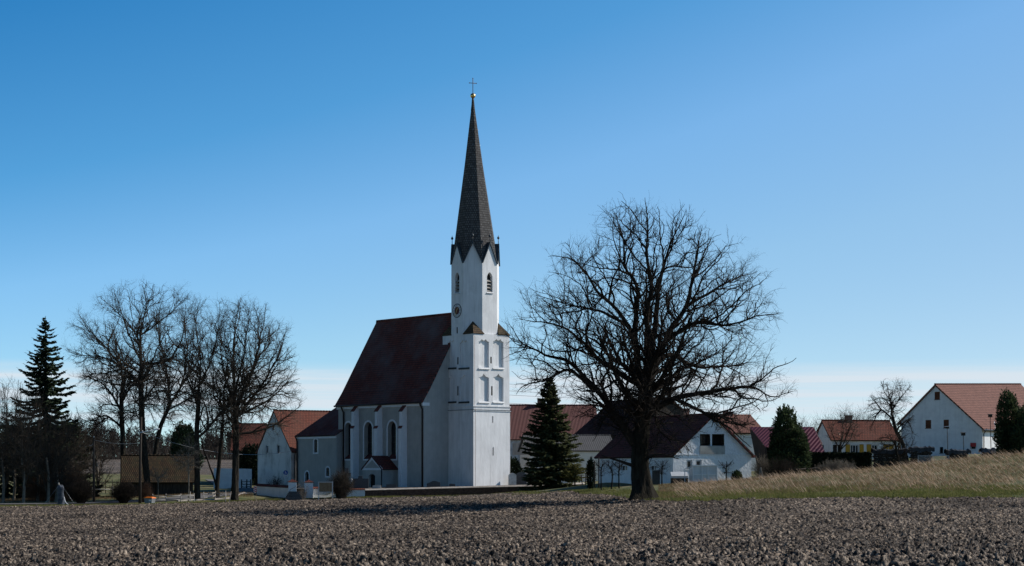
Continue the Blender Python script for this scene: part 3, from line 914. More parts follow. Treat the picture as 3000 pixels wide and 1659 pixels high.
# buttresses
for xf, xs in ((1026.5, 1034.5), (1095, 1103.5), (1166.6, 1175)):
    Lc = None
    # near front edge of the buttress lies dep in front of the nave wall
    dep = 0.95
    pl = cw(xn - dep, yn)
    l1 = reach(pl, U_, xs); l0 = reach(pl, U_, xf)
    ya, yb = yn + l1, yn + l0
    def bz(py): return zat(py, (pl + U_ * l1).y) - CZ
    mb = MB()
    z1, z2 = bz(1252), bz(1205)
    mb.box(xn - dep, xn + 0.05, ya, yb, -1.2, z1 - 0.12)
    mb.box(xn - dep + 0.14, xn + 0.05, ya + 0.03, yb - 0.03, z1 - 0.12, z2)
    mb.face([(xn - dep + 0.14, ya + 0.03, z2), (xn, ya + 0.03, z2), (xn, ya + 0.03, z2 + 0.95)])
    mb.face([(xn - dep + 0.14, yb - 0.03, z2), (xn, yb - 0.03, z2), (xn, yb - 0.03, z2 + 0.95)])
    bt = mb.build('buttress', 'trim', church)
    for xa, xb, za, zb in ((xn - dep - 0.08, xn - dep + 0.14, z1 - 0.12, z1 + 0.20), (xn - dep + 0.04, xn - 0.0, z2, z2 + 1.02)):
        mb = MB()
        mb.slab([(xa, yb + 0.08, za), (xa, ya - 0.08, za), (xb, ya - 0.08, zb), (xb, yb + 0.08, zb)], 0.08)
        mb.build('cap', 'red_tile', bt)

# --- sacristy: lean-to block at the far end, standing proud of the nave
L1 = reach(NC, U_, 1003)
pj = NC + U_ * L1
es = reach(pj, -V_, 985.5)
SC = pj - V_ * es                                # near front corner
ys = yn + L1; xs_ = xn - es
Ls = reach(SC, U_, 871.5)
sz = lambda px, py: onplane(SC, U_, px, py)[1] - CZ
se = sz(980, 1275)
SF = SC + U_ * Ls
sd_, szt = onplane(SF - V_ * 0.35 + U_ * 0.2, V_, 990, 1192)
szt -= CZ
print('sacristy', es, Ls, se, sd_, szt)
o_s = Vector((xs_, ys + Ls, 0))
def su(px): return Ls - reach(SC, U_, px)
mb = MB()
ow = seg_arch(su(920), su(930.5), sz(925, 1326), sz(925, 1287), 0.22)
od = arch(su(894), su(905), -1.0, sz(900, 1382), 8)
ow2 = arch(su(955), su(965.5), sz(960, 1395), sz(960, 1370), 8)
mb.wall(o_s, u_l, rect(0, Ls, -1.2, se), [(ow, 0.3, None, 0), (od, 0.35, None, 0), (ow2, 0.3, None, 0)])
slope = (szt - se) / sd_
mb.wall(Vector((xs_, ys, 0)), EX, [(0, -1.2), (es + 0.0, -1.2), (es, se + slope * es), (0, se)])
mb.wall(Vector((xs_ + sd_ , ys + Ls, 0)), -EX, [(0, -1.2), (sd_, -1.2), (sd_, se), (0, se + slope * sd_)])
mb.wall(Vector((xs_ + sd_, ys, 0)), EY, rect(0, Ls, -1.2, se + slope * sd_))
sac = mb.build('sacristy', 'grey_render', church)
mb = MB()
a0, a1 = ys - 0.12, ys + Ls + 0.2
zt = se + slope * (sd_ + 0.35) + 0.12
mb.slab([(xs_ - 0.35, a1, se + 0.0), (xs_ - 0.35, a0, se + 0.0), (xs_ + sd_, a0, zt), (xs_ + sd_, a1, zt)], 0.16)
mb.build('sacristy_roof', 'red_tile', sac)
mb = MB()
mb.box(xs_ - 0.14, xs_ - 0.002, ys + 0.0, ys + Ls, se - 0.42, se - 0.08)
mb.build('cornice', 'trim', sac)
mb = MB()
mb.tube([(xs_ - 0.4, ys + Ls - 0.1, se - 0.1), (xs_ - 0.15, ys + Ls - 0.1, se - 0.7), (xs_ - 0.15, ys + Ls - 0.1, -1)], 0.11, 8)
mb.build('downpipe', 'pipe', sac)
for nm, w, mt, dp in (('window', ow, 'glass', 0.22), ('door', od, 'wood_dark', 0.3), ('window', ow2, 'glass', 0.22)):
    mb = MB()
    mb.plane(o_s, u_l, w, -dp, 1)
    mb.ring(o_s, u_l, grow_poly(w, None, 0.2), w, 0.03)
    mb.build(nm, ['trim', mt], sac)

# --- porch
Lp = reach(NC, U_, 1163.5)
pp = NC + U_ * Lp
dp_ = reach(pp, -V_, 1117.5)
PC = pp - V_ * dp_
Lg = reach(PC, U_, 1064)
pe = zat(1372, PC.y) - CZ; pr_ = zat(1338, (PC + U_ * Lg / 2).y) - CZ
xp, yp = xn - dp_, yn + Lp
o_p = Vector((xp, yp + Lg, 0))
def pu(px): return Lg - reach(PC, U_, px)
dr = seg_arch(pu(1080.5), pu(1099), -1.0, zat(1389, PC.y) - CZ, 0.25)
mb = MB()
mb.wall(o_p, u_l, [(0, -1.2), (Lg, -1.2), (Lg, pe), (Lg/2, pr_), (0, pe)], [(dr, 0.35, None, 0)])
mb.wall(Vector((xp, yp, 0)), EX, rect(0, dp_, -1.2, pe))
mb.wall(Vector((xn, yp + Lg, 0)), -EX, rect(0, dp_, -1.2, pe))
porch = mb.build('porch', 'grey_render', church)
mb = MB()
for q in ([(xp - 0.15, yp - 0.3, pe - 0.12), (xn - 0.01, yp - 0.3, pe - 0.12), (xn - 0.01, yp + Lg/2, pr_ + 0.12), (xp - 0.15, yp + Lg/2, pr_ + 0.12)],
          [(xn - 0.01, yp + Lg + 0.3, pe - 0.12), (xp - 0.15, yp + Lg + 0.3, pe - 0.12), (xp - 0.15, yp + Lg/2, pr_ + 0.12), (xn - 0.01, yp + Lg/2, pr_ + 0.12)]):
    mb.slab(q, 0.12)
mb.build('porch_roof', 'red_tile', porch)
mb = MB()
mb.plane(o_p, u_l, dr, -0.33)
mb.build('door', 'hole', porch)
mb = MB()
tri_o = [(-0.25, pe - 0.25), (Lg + 0.25, pe - 0.25), (Lg + 0.25, pe - 0.05), (Lg/2, pr_ + 0.02), (-0.25, pe - 0.05)]
tri_i = [(0.35, pe + 0.02), (Lg - 0.35, pe + 0.02), (Lg - 0.36, pe + 0.03), (Lg/2, pr_ - 0.42), (0.36, pe + 0.03)]
mb.ring(o_p, u_l, tri_o, tri_i, 0.05)
mb.build('gable_trim', 'trim', porch)
mb = MB()
mb.tube([(xp - 0.05, yp - 0.1, pe - 0.1), (xp - 0.05, yp - 0.1, -1)], 0.08, 8)
mb.build('downpipe', 'pipe', porch)

# --- tower shaft
h1, h2 = hC(1203.5), hC(1188)
top = hC(976.5)
o_r = Vector((0, 0, 0))                          # right face, u = +x
o_t = Vector((0, wu, 0))                         # left face, u = -y
def ru(px): return reach(CC, V_, px)
def rz(px, py): return onplane(CC, V_, px, py)[1] - CZ
def lu(px): return wu - reach(CC, U_, px)
def lz(px, py): return onplane(CC, U_, px, py)[1] - CZ
def ogee2(u0, u1, z0, z1, tip):
    c = (u0 + u1) / 2; r = (u1 - u0) / 2
    pts = [(u0, z0), (u1, z0), (u1, z1)]
    for k in range(1, 7):
        t = k / 6; pts.append((u1 - r * t, z1 + tip * (t ** 1.0 * 0.55 + 0.45 * t ** 4) * (1 - 0.25 * math.sin(math.pi * t))))
    L = [(2 * c - x, y) for x, y in pts[3:-1]][::-1]
    return pts + L + [(u0, z1)]
def ogee3(u0, u1, z0, z1, tip):
    """curtain arch: three hanging arcs between two raised cusps"""
    w = u1 - u0
    pts = [(u0, z0), (u1, z0), (u1, z1)]
    def arc(a, za, b, zb, sag, n=6):
        for k in range(1, n + 1):
            t = k / n
            pts.append((a + (b - a) * t, za + (zb - za) * t - sag * math.sin(math.pi * t)))
    arc(u1, z1, u0 + 0.70 * w, z1 + tip, 0.10)
    arc(u0 + 0.70 * w, z1 + tip, u0 + 0.30 * w, z1 + tip, 0.20)
    arc(u0 + 0.30 * w, z1 + tip, u0, z1, 0.10)
    return pts
def slit(c, z0, z1, w=0.22): return [(c - w/2, z0), (c + w/2, z0), (c + w/2, z1 - 0.06), (c, z1), (c - w/2, z1 - 0.06)]
ND = 0.26
rp = [(1402.5, 1432.5), (1445, 1475)]
hr = []; hl = []
for a, b in rp:
    hr.append((ogee2(ru(a), ru(b), rz(a, 1176), rz(a, 1106), 0.52), ND, 0, 0))
    hr.append((ogee3(ru(a), ru(b), rz(a, 1076), rz(a, 1000), 0.32), ND, 0, 0))
for px, ya, yb in ((1441, 1159, 1131), (1438.5, 1065, 1045), (1442.5, 1239, 1219), (1444, 1335, 1310)):
    hr.append((slit(ru(px), rz(px, ya), rz(px, yb)), 0.5, 1, 1))
lp = [(1311.5, 1336), (1347, 1374)]
for a, b in lp:
    hl.append((ogee2(lu(a), lu(b), lz(b, 1176), lz(b, 1108), 0.52), ND * 0.5, 0, 0))
    hl.append((ogee3(lu(a), lu(b), lz(b, 1077), lz(b, 1003), 0.32), ND * 0.5, 0, 0))
for px, ya, yb in ((1341.5, 1159, 1131), (1341.5, 1068, 1046)):
    hl.append((slit(lu(px), lz(px, ya), lz(px, yb), 0.24), 0.5, 1, 1))
mb = MB()
mb.wall(o_r, EX, rect(0, wv, h2 - 0.3, top), [h for h in hr if h[0][0][1] > h1])
mb.wall(o_t, -EY, rect(0, wu, h2 - 0.3, top), [h for h in hl if h[0][0][1] > h1])
mb.wall(Vector((wv, 0, 0)), EY, rect(0, wu, -1.2, top))
mb.wall(Vector((wv, wu, 0)), -EX, rect(0, wv, -1.2, top))
mb.face([(0, 0, top), (wv, 0, top), (wv, wu, top), (0, wu, top)])
# lower storey stands 5 cm proud
e = 0.06
mb.wall(Vector((-e, -e, 0)), EX, rect(0, wv + 2*e, -1.2, h1), [([(a + e, b) for a, b in h[0]], h[1], h[2], 0) for h in hr if h[0][0][1] < h1])
mb.wall(Vector((-e, wu, 0)), -EY, rect(0, wu + e, -1.2, h1))
mb.wall(Vector((wv + e, -e, 0)), EY, rect(0, wu, -1.2, h1))
tower = mb.build('tower', ['tower', 'hole'], church)
mb = MB()
for z0, z1, pr in ((h1 - 0.02, h1 + 0.10, 0.15), (h1 + 0.10, h2 - 0.14, 0.05), (h2 - 0.14, h2, 0.13)):
    mb.box(-pr, wv + pr, -pr, wu, z0, z1)
mb.build('string_course', 'tower', tower)
mb = MB()
mb.box(-0.19, -0.002, -0.19, wu, h1 + 0.10, h1 + 0.16, 0)
mb.box(-0.19, wv + 0.18, -0.19, -0.002, h1 + 0.10, h1 + 0.15, 0)
mb.build('flashing', 'dark_metal', tower)
for a, b in rp:
    for yy in (1176.5, 1077):
        mb = MB()
        z = rz(a, yy)
        mb.face([(ru(a) - 0.1, -0.14, z - 0.12), (ru(b) + 0.1, -0.14, z - 0.12), (ru(b) + 0.05, 0.2, z + 0.06), (ru(a) - 0.05, 0.2, z + 0.06)])
        mb.box(ru(a) - 0.1, ru(b) + 0.1, -0.14, -0.002, z - 0.2, z - 0.12)
        mb.build('niche_sill', 'tower', tower)
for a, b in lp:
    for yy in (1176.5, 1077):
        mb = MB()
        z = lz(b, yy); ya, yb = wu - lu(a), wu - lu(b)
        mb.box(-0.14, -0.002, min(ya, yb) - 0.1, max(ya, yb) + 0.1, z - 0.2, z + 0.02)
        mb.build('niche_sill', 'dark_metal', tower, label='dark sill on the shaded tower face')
# lightning conductor down the corner
mb = MB()
mb.tube([(0.18, -0.2, -0.8), (0.18, -0.2, h1 - 0.1), (0.14, -0.1, h2 + 0.1), (0.14, -0.1, top - 0.3)], 0.018, 5)
mb.build('lightning_conductor', 'rust', tower)

# --- octagon storey
def hO(py): return zat(py, 241.6) - CZ             # front of the octagon
def hS(py): return zat(py, (CC + V_ * (wv / 2) + U_ * (wu / 2)).y) - CZ
vh = hO(768); ph = hO(709)
c0 = cw(wv / 2, wu / 2)
half_px = (1461.5 - 1323) / 2
cpx = (1461.5 + 1323) / 2
Dc = c0.y
# regular octagon: silhouette half width across corners ~ rad*cos(offset)
ang0 = TA
def oct_half(ap):
    xs = []
    for k in range(8):
        a = ang0 + math.pi / 8 + k * math.pi / 4
        r = ap / math.cos(math.pi / 8)
        xs.append(r * math.cos(a))
    return max(xs)
ap = (half_px / F * Dc) / oct_half(1.0)
shift = (cpx - CX) / F * Dc - c0.x
oc = Vector((wv / 2 + V_.x * shift, wu / 2 + U_.x * shift, 0))
print('octagon apothem', ap, 'shift', shift, oc)
rad = ap / math.cos(math.pi / 8)
def oco(k, r=None):                              # corner k in church frame
    a = math.pi / 8 + k * math.pi / 4
    r = rad if r is None else r
    return oc + Vector((r * math.cos(a), r * math.sin(a), 0))
side = 2 * rad * math.sin(math.pi / 8)
# faces: normal angle = (k+1)*45deg in the church frame; seen from outside left corner = k+1... u runs k -> k+1 reversed
mb = MB()
def oface(k):
    a, b = oco(k), oco(k + 1)                    # normal at angle (k+1)*45
    return a, (b - a).normalized()               # ccw seen from above = left to right from outside
bel = {}
for k in range(8):
    o, u = oface(k)
    nang = ((k + 1) * 45) % 360
    outline = [(0, top - 0.2), (side, top - 0.2), (side, vh), (side / 2, ph), (0, vh)]
    hs = []
    if nang in (0, 90, 180, 270):
        if nang == 180: a_, b_, za, zb = side * 0.5 - 0.46, side * 0.5 + 0.42, hO(856), hO(797)
        else: a_, b_, za, zb = side * 0.5 - 0.45, side * 0.5 + 0.45, hO(856), hO(797)
        w = arch(a_, b_, za, zb, 12, 0.35)
        hs.append((w, 0.42, 1, 0)); bel[k] = w
    if nang == 180: hs.append((slit(side * 0.5 - 0.02, hO(975.5), hO(957), 0.22), 0.4, 1, 1))
    mb.wall(o, u, outline, hs)
belfry = mb.build('belfry', ['tower', 'hole'], church)
for k, w in bel.items():
    o, u = oface(k); n = u.cross(Z3)
    u0, u1, z0 = w[0][0], w[1][0], w[0][1]
    mb = MB()
    a = o + u * (u0 - 0.08) + Z3 * z0
    mb.slab([a + n * 0.14 - Z3 * 0.1, a + n * 0.14 - Z3 * 0.1 + u * (u1 - u0 + 0.16), a - n * 0.2 + Z3 * 0.12 + u * (u1 - u0 + 0.16), a - n * 0.2 + Z3 * 0.12], 0.1)
    mb.build('sill', 'tower', belfry)
    mb = MB()
    zq = z0 + 0.25
    while zq < z0 + 1.75:
        for s0, s1 in ((u0 + 0.02, u1 - 0.02),):
            a = o + u * s0 + Z3 * zq; d = u * (s1 - s0)
            mb.slab([a - n * 0.04 - Z3 * 0.14, a + d - n * 0.04 - Z3 * 0.14, a + d - n * 0.36 + Z3 * 0.16, a - n * 0.36 + Z3 * 0.16], 0.035)
        zq += 0.42
    mb.build('louvre', 'wood_grey', belfry)
# little tiled roofs in the corners of the square
for cxy, ax, ay in (((0, 0), 1, 1), ((wv, 0), -1, 1), ((0, wu), 1, -1), ((wv, wu), -1, -1)):
    cpt = Vector((cxy[0] - ax * 0.12, cxy[1] - ay * 0.12, top))
    dirn = Vector((-ax, -ay, 0)).normalized()
    apex = oc + dirn * (ap - 0.02); apex.z = hO(941)
    k0 = (oc + dirn * (ap + 0.02)); t = Vector((-dirn.y, dirn.x, 0))
    s1 = k0 + t * (side * 0.5 + 0.12); s2 = k0 - t * (side * 0.5 + 0.12)
    A = Vector((cpt.x, s1.y if abs(s1.x - cpt.x) < abs(s2.x - cpt.x) else s2.y, top))
    B = Vector((s2.x if A.y == s1.y else s1.x, cpt.y, top))
    A.x = cpt.x
    mb = MB()
    for q in ((A, cpt, apex), (cpt, B, apex)):
        mb.slab(list(q), 0.08)
    mb.build('corner_roof', 'brown_tile', tower)
# clock on the left face
k = 3                                           # normal 180 deg
o, u = oface(k); n = u.cross(Z3)
cu = side * 0.5 - 0.02; cz = hO(909); cr = (970 - 928.5 + 0) / 2 / F * Dc
cr = 20.5 / F * Dc
mb = MB()
def disc(r, off, mat, seg=40, inner=None):
    c = o + u * cu + Z3 * cz + n * off
    for j in range(seg):
        a0, a1 = 2 * math.pi * j / seg, 2 * math.pi * (j + 1) / seg
        p = lambda rr, a: c + u * (rr * math.cos(a)) + Z3 * (rr * math.sin(a))
        if inner is None: mb.face([c, p(r, a0), p(r, a1)], mat)
        else: mb.face([p(inner, a0), p(r, a0), p(r, a1), p(inner, a1)], mat)
disc(cr, 0.05, 0, inner=cr * 0.90)
disc(cr * 0.90, 0.045, 1, inner=cr * 0.56)
disc(cr * 0.56, 0.052, 2)
for j in range(40):
    a0, a1 = 2 * math.pi * j / 40, 2 * math.pi * (j + 1) / 40
    c = o + u * cu + Z3 * cz
    p = lambda off, a: c + u * (cr * math.cos(a)) + Z3 * (cr * math.sin(a)) + n * off
    mb.face([p(-0.02, a0), p(-0.02, a1), p(0.05, a1), p(0.05, a0)], 0)
# roman numerals built as bars
numer = ['XII', 'I', 'II', 'III', 'IIII', 'V', 'VI', 'VII', 'VIII', 'IX', 'X', 'XI']
for h, tx in enumerate(numer):
    a = math.pi / 2 - h * math.pi / 6
    er = u * math.cos(a) + Z3 * math.sin(a); et = u * math.sin(a) - Z3 * math.cos(a)
    cpos = o + u * cu + Z3 * cz + n * 0.06
    w = {'I': 0.05, 'V': 0.10, 'X': 0.10}
    tot = sum(w[c_] + 0.018 for c_ in tx)
    s = -tot / 2
    for ch in tx:
        m_ = s + w[ch] / 2
        r0, r1 = cr * 0.60, cr * 0.86
        q = lambda tt, rr: cpos + et * tt + er * rr
        if ch == 'I': segs = [((m_, r0), (m_, r1))]
        elif ch == 'V': segs = [((m_ - 0.04, r1), (m_, r0)), ((m_ + 0.04, r1), (m_, r0))]
        else: segs = [((m_ - 0.04, r1), (m_ + 0.04, r0)), ((m_ + 0.04, r1), (m_ - 0.04, r0))]
        for (t0, q0), (t1, q1) in segs:
            A_, B_ = q(t0, q0), q(t1, q1)
            sdv = (B_ - A_).normalized().cross(n) * 0.014
            mb.face([A_ - sdv, A_ + sdv, B_ + sdv, B_ - sdv], 0)
        s += w[ch] + 0.018
clock = mb.build('clock_face', ['clock_dark', 'clock_white', 'clock_red'], belfry)
for ang, ln, wd, off in ((90 - 30 * 1.05, cr * 0.50, 0.020, 0.10), (90 - 6 * 33, cr * 0.78, 0.016, 0.12)):
    a = R(ang)
    er = u * math.cos(a) + Z3 * math.sin(a); et = u * math.sin(a) - Z3 * math.cos(a)
    c = o + u * cu + Z3 * cz + n * off
    mb = MB()
    p = [c - er * 0.10 - et * wd * 0.5, c - er * 0.10 + et * wd * 0.5, c + er * ln * 0.75 + et * wd, c + er * ln, c + er * ln * 0.75 - et * wd]
    i0 = [mb.pt(q) for q in p]; i1 = [mb.pt(q - n * 0.02) for q in p]
    mb.add(i0); mb.add(i1[::-1])
    for j in range(5): mb.add([i0[j], i1[j], i1[(j+1) % 5], i0[(j+1) % 5]])
    mb.build('clock_hand', 'gold', belfry)

# --- spire
tip = hS(288); base = vh - 0.1
lean = Vector((-0.30 * V_.x, -0.30 * U_.x, 0))   # the tip leans a hand's width to the left
mb = MB()
prof = [(base, rad * 0.985), (hS(688), rad * 0.80), (hS(485), rad * 0.385), (hS(322), 0.26), (tip + 0.1, 0.12)]
def sring(z, r):
    t = (z - base) / (tip - base)
    return [oc + lean * t + Vector((r * math.cos(math.pi/8 + k*math.pi/4), r * math.sin(math.pi/8 + k*math.pi/4), z)) for k in range(8)]
rings = [sring(z, r) for z, r in prof]
vv = 0.0
for (z0, r0), (z1, r1), A, B in zip(prof, prof[1:], rings, rings[1:]):
    dv = z1 - z0
    for k in range(8):
        a, b, c, d = A[k], A[(k+1) % 8], B[(k+1) % 8], B[k]
        wa, wb = (b - a).length / 2, (c - d).length / 2
        off = k * 3.3
        mb.face([a, b, c, d], 0, [(off - wa, vv), (off + wa, vv), (off + wb, vv + dv), (off - wb, vv + dv)])
    vv += dv
spire = mb.build('spire', 'shingle', church)
tl = oc + lean
mb = MB()
zt_ = hS(322)
mb.lathe([(0.27, zt_ - 0.1), (0.16, tip - 0.6), (0.11, tip + 0.15)], 12, (tl.x, tl.y, 0))
mb.build('spire_cap', 'copper', spire)
zb_ = hS(281)
mb = MB()
rb = 0.33
mb.lathe([(0.02, zb_ - rb)] + [(rb * math.sin(math.pi * t / 10), zb_ - rb * math.cos(math.pi * t / 10)) for t in range(1, 10)] + [(0.02, zb_ + rb)], 18, (tl.x, tl.y, 0))
mb.build('ball', 'gold', spire)
mb = MB()
zc_ = hS(244)
mb.tube([(tl.x, tl.y, zb_ + rb - 0.05), (tl.x, tl.y, hS(230))], 0.045, 6)
# cross arms lie along the nave's cross direction
av = V_ if False else None
cd = Vector((math.cos(R(-22)), math.sin(R(-22)), 0))
mb.tube([tl + cd * -0.46 + Z3 * zc_, tl + cd * 0.46 + Z3 * zc_], 0.04, 6)
for pnt in (tl + cd * -0.46 + Z3 * zc_, tl + cd * 0.46 + Z3 * zc_, tl + Z3 * hS(230)):
    mb.lathe([(0.01, -0.07), (0.06, -0.035), (0.07, 0), (0.06, 0.035), (0.01, 0.07)], 8, pnt)
mb.build('cross', 'rust', spire)
for hk in (hS(385), hS(430)):
    for k in (4, 6):
        rr = sring(hk, rad * (0.385 - (hk - hS(485)) / (hS(322) - hS(485)) * (0.385 - 0.1)) * 0.95)
        a = (rr[k] + rr[(k + 1) % 8]) / 2
        d = (a - oc).normalized(); d.z = 0
        mb = MB()
        mb.tube([a, a + d * 0.22 + Z3 * 0.05, a + d * 0.22 + Z3 * 0.22], 0.03, 5)
        mb.build('roof_hook', 'metal_grey', spire)
# gablet roofs and finials at the foot of the spire
for k in range(8):
    o, u = oface(k); n = u.cross(Z3)
    pk = o + u * (side / 2) + Z3 * (ph + 0.05) + n * 0.16
    a = o - u * 0.05 + Z3 * (vh - 0.12) + n * 0.16
    b = o + u * (side + 0.05) + Z3 * (vh - 0.12) + n * 0.16
    a2 = o + Z3 * (vh - 0.1) - n * 0.15; b2 = o + u * side + Z3 * (vh - 0.1) - n * 0.15
    t = (ph - base) / (hS(688) - base)
    inn = o + u * (side / 2) + Z3 * (ph + 0.05) - n * (ap * (1 - 0.80) * min(1, t) + 0.25)
    mb = MB()
    for q in ([a, pk, inn, a2], [pk, b, b2, inn]):
        mb.slab(q, 0.09)
    mb.build('gablet_roof', 'copper', spire)
    mb = MB()
    f = pk - n * 0.12
    mb.tube([f - Z3 * 0.1, f + Z3 * 0.62], [0.05, 0.04], 6)
    mb.lathe([(0.02, 0.55), (0.12, 0.62), (0.165, 0.74), (0.12, 0.86), (0.04, 0.93), (0.012, 1.12)], 10, f)
    mb.build('finial', 'copper', spire)
# ------------------------------------------------------------------ houses
class House:
    def __init__(s, name, label, cat, px, D, corner, tdeg, gpx, length, eave_py, ridge_py, base_py, wallm, roofm, group=None,
                 over=0.45, gover=0.3, rth=0.18, asym=0.5, lpx=None, ridge_tilt=0.0, roof_left=None, eave_left_py=None):
        s.t = R(tdeg)
        s.gx = Vector((math.cos(s.t), math.sin(s.t), 0)); s.ry = Vector((-math.sin(s.t), math.cos(s.t), 0))
        c = P(px, HY, D); c.z = 0
        if corner == 'l':
            s.O = c; s.W = reach(c, s.gx, gpx)
        else:
            s.W = reach(c, -s.gx, gpx); s.O = c - s.gx * s.W
        s.bz = zat(base_py, D)
        s.O.z = s.bz
        s.L = length
        if lpx is not None:
            c2 = s.O if corner == 'l' else s.O + s.gx * s.W
            s.L = reach(c2, s.ry, lpx)
        s.asym = asym
        s.eave = zat(eave_py, D) - s.bz
        ap = s.O + s.gx * (s.W * asym)
        s.ridge = zat(ridge_py, ap.y) - s.bz
        s.eave_l = s.eave if eave_left_py is None else zat(eave_left_py, s.O.y) - s.bz
        s.tilt = ridge_tilt
        s.root = thing(name, label, cat, s.O, s.t, group)
        s.wallm, s.roofm = wallm, roofm
        s.over, s.gover, s.rth = over, gover, rth
        s.holes = {'gable': [], 'left': [], 'right': []}
        s.items = []
        print(name, 'W %.1f L %.1f eave %.1f ridge %.1f' % (s.W, s.L, s.eave, s.ridge))
    def fr(s, face):
        """world origin, world dir, local origin, local u, flip"""
        if face == 'gable': return s.O, s.gx, Vector((0, 0, 0)), EX
        if face == 'right': return s.O + s.gx * s.W, s.ry, Vector((s.W, 0, 0)), EY
        return s.O, s.ry, Vector((0, s.L, 0)), -EY
    def uv(s, face, px, py):
        o, d, lo, lu_ = s.fr(face)
        a, z = onplane(o, d, px, py)
        if face == 'left': a = s.L - a
        return a, z - s.bz
    def win(s, face, x0, x1, y0, y1, name='window', pane='glass', frame='trim', depth=0.18, fw=0.12, bars=1, label=None, arched=0, sill=True):
        xm, ym = (x0 + x1) / 2, (y0 + y1) / 2
        u0 = s.uv(face, x0, ym)[0]; u1 = s.uv(face, x1, ym)[0]
        if u0 > u1: u0, u1 = u1, u0
        z0 = s.uv(face, xm, y1)[1]; z1 = s.uv(face, xm, y0)[1]
        poly = rect(u0, u1, z0, z1) if not arched else seg_arch(u0, u1, z0, z1, arched)
        s.holes[face].append((poly, depth + 0.02, None, 0))
        s.items.append((face, poly, name, pane, frame, depth, fw, bars, label, sill))
    def build(s, roof=True, gable_open=False):
        mb = MB()
        W_, L, e, el, r, a = s.W, s.L, s.eave, s.eave_l, s.ridge, s.asym
        dr = s.tilt * L
        mb.wall(Vector((0, 0, 0)), EX, [(0, -1.5), (W_, -1.5), (W_, e), (W_ * a, r - 0.05), (0, el)], s.holes['gable'])
        mb.wall(Vector((W_, 0, 0)), EY, rect(0, L, -1.5, e), s.holes['right'])
        mb.wall(Vector((W_, L, 0)), -EX, [(0, -1.5), (W_, -1.5), (W_, el), (W_ * (1 - a), r - 0.05 + dr), (0, e)])
        mb.wall(Vector((0, L, 0)), -EY, rect(0, L, -1.5, el), s.holes['left'])
        s.wall_o = mb.build('wall', s.wallm, s.root)
        if roof:
            mb = MB()
            go = s.gover
            sr = (r - e) / (W_ * (1 - a)); sl = (r - el) / (W_ * a)
            up = s.rth
            mb.slab([(W_ + s.over, -go, e - sr * s.over + up), (W_ + s.over, L + go, e - sr * s.over + up), (W_ * a, L + go, r + up + dr), (W_ * a, -go, r + up)], s.rth)
            mb.slab([(-s.over, L + go, el - sl * s.over + up), (-s.over, -go, el - sl * s.over + up), (W_ * a, -go, r + up), (W_ * a, L + go, r + up + dr)], s.rth)
            # ridge tiles
            n = max(4, int((L + 2 * go) / 0.45))
            for j in range(n):
                y0 = -go + (L + 2 * go) * j / n; y1 = y0 + (L + 2 * go) / n * 1.08
                z = r + up + dr * (y0 / max(L, 1))
                mb.tube([(W_ * a, y0, z), (W_ * a, y1, z)], [0.13, 0.10], 6)
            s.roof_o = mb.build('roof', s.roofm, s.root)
        for face, poly, name, pane, frame, depth, fw, bars, label, sill in s.items:
            o, d, lo, lu_ = s.fr(face)
            u0, u1, z0, z1 = poly[0][0], poly[1][0], poly[0][1], max(q[1] for q in poly)
            inn = [(u0 + fw + (x - u0) / (u1 - u0) * (u1 - u0 - 2 * fw), z0 + fw + (y - z0) / (z1 - z0) * (z1 - z0 - 2 * fw)) for x, y in poly]
            mb = MB()
            mb.ring(lo, lu_, poly, inn, -depth + 0.05)
            n = lu_.cross(Z3)
            for k in range(1, bars + 1):
                uu = u0 + (u1 - u0) * k / (bars + 1)
                mb.bar(lo + lu_ * uu + Z3 * (z0 + fw) - n * (depth - 0.03), lo + lu_ * uu + Z3 * (z1 - fw) - n * (depth - 0.03), 0.06)
            if sill:
                mb.box(u0 - 0.06, u1 + 0.06, 0, 1, 0, 1, M=Matrix(((lu_.x, -n.x, 0, lo.x), (lu_.y, -n.y, 0, lo.y), (0, 0, 1, 0), (0, 0, 0, 1))) @ Matrix.Translation((0, -0.06, z0 - 0.06)) @ Matrix.Diagonal((1, depth, 0.05, 1)))
            w = mb.build(name, frame, s.wall_o, label)
            mb = MB()
            mb.plane(lo, lu_, poly, -depth)
            mb.build('pane', pane, w)
        return s
    def panel(s, face, x0, x1, y0, y1, name, mat, proud=0.04, label=None, parent=None):
        xm, ym = (x0 + x1) / 2, (y0 + y1) / 2
        u0 = s.uv(face, x0, ym)[0]; u1 = s.uv(face, x1, ym)[0]
        if u0 > u1: u0, u1 = u1, u0
        z0 = s.uv(face, xm, y1)[1]; z1 = s.uv(face, xm, y0)[1]
        o, d, lo, lu_ = s.fr(face)
        mb = MB()
        n = lu_.cross(Z3)
        mb.prism(rect(u0, u1, z0, z1), lo + n * proud, lu_, proud - 0.004)
        return mb.build(name, mat, parent or s.wall_o, label)
    def chimney(s, px, w=0.6, top_py=None, along=None, up=1.0):
        """brick stack through the ridge"""
        o = s.O + s.gx * (s.W * s.asym)
        y = reach(o, s.ry, px) if along is None else along
        z1 = s.ridge + up if top_py is None else zat(top_py, (o + s.ry * y).y) - s.bz
        mb = MB()
        x = s.W * s.asym
        mb.box(x - w/2, x + w/2, y - w/2, y + w/2, s.ridge - 0.6, z1 - 0.1)
        mb.box(x - w/2 - 0.06, x + w/2 + 0.06, y - w/2 - 0.06, y + w/2 + 0.06, z1 - 0.1, z1)
        mb.build('chimney', 'chimney', s.roof_o)
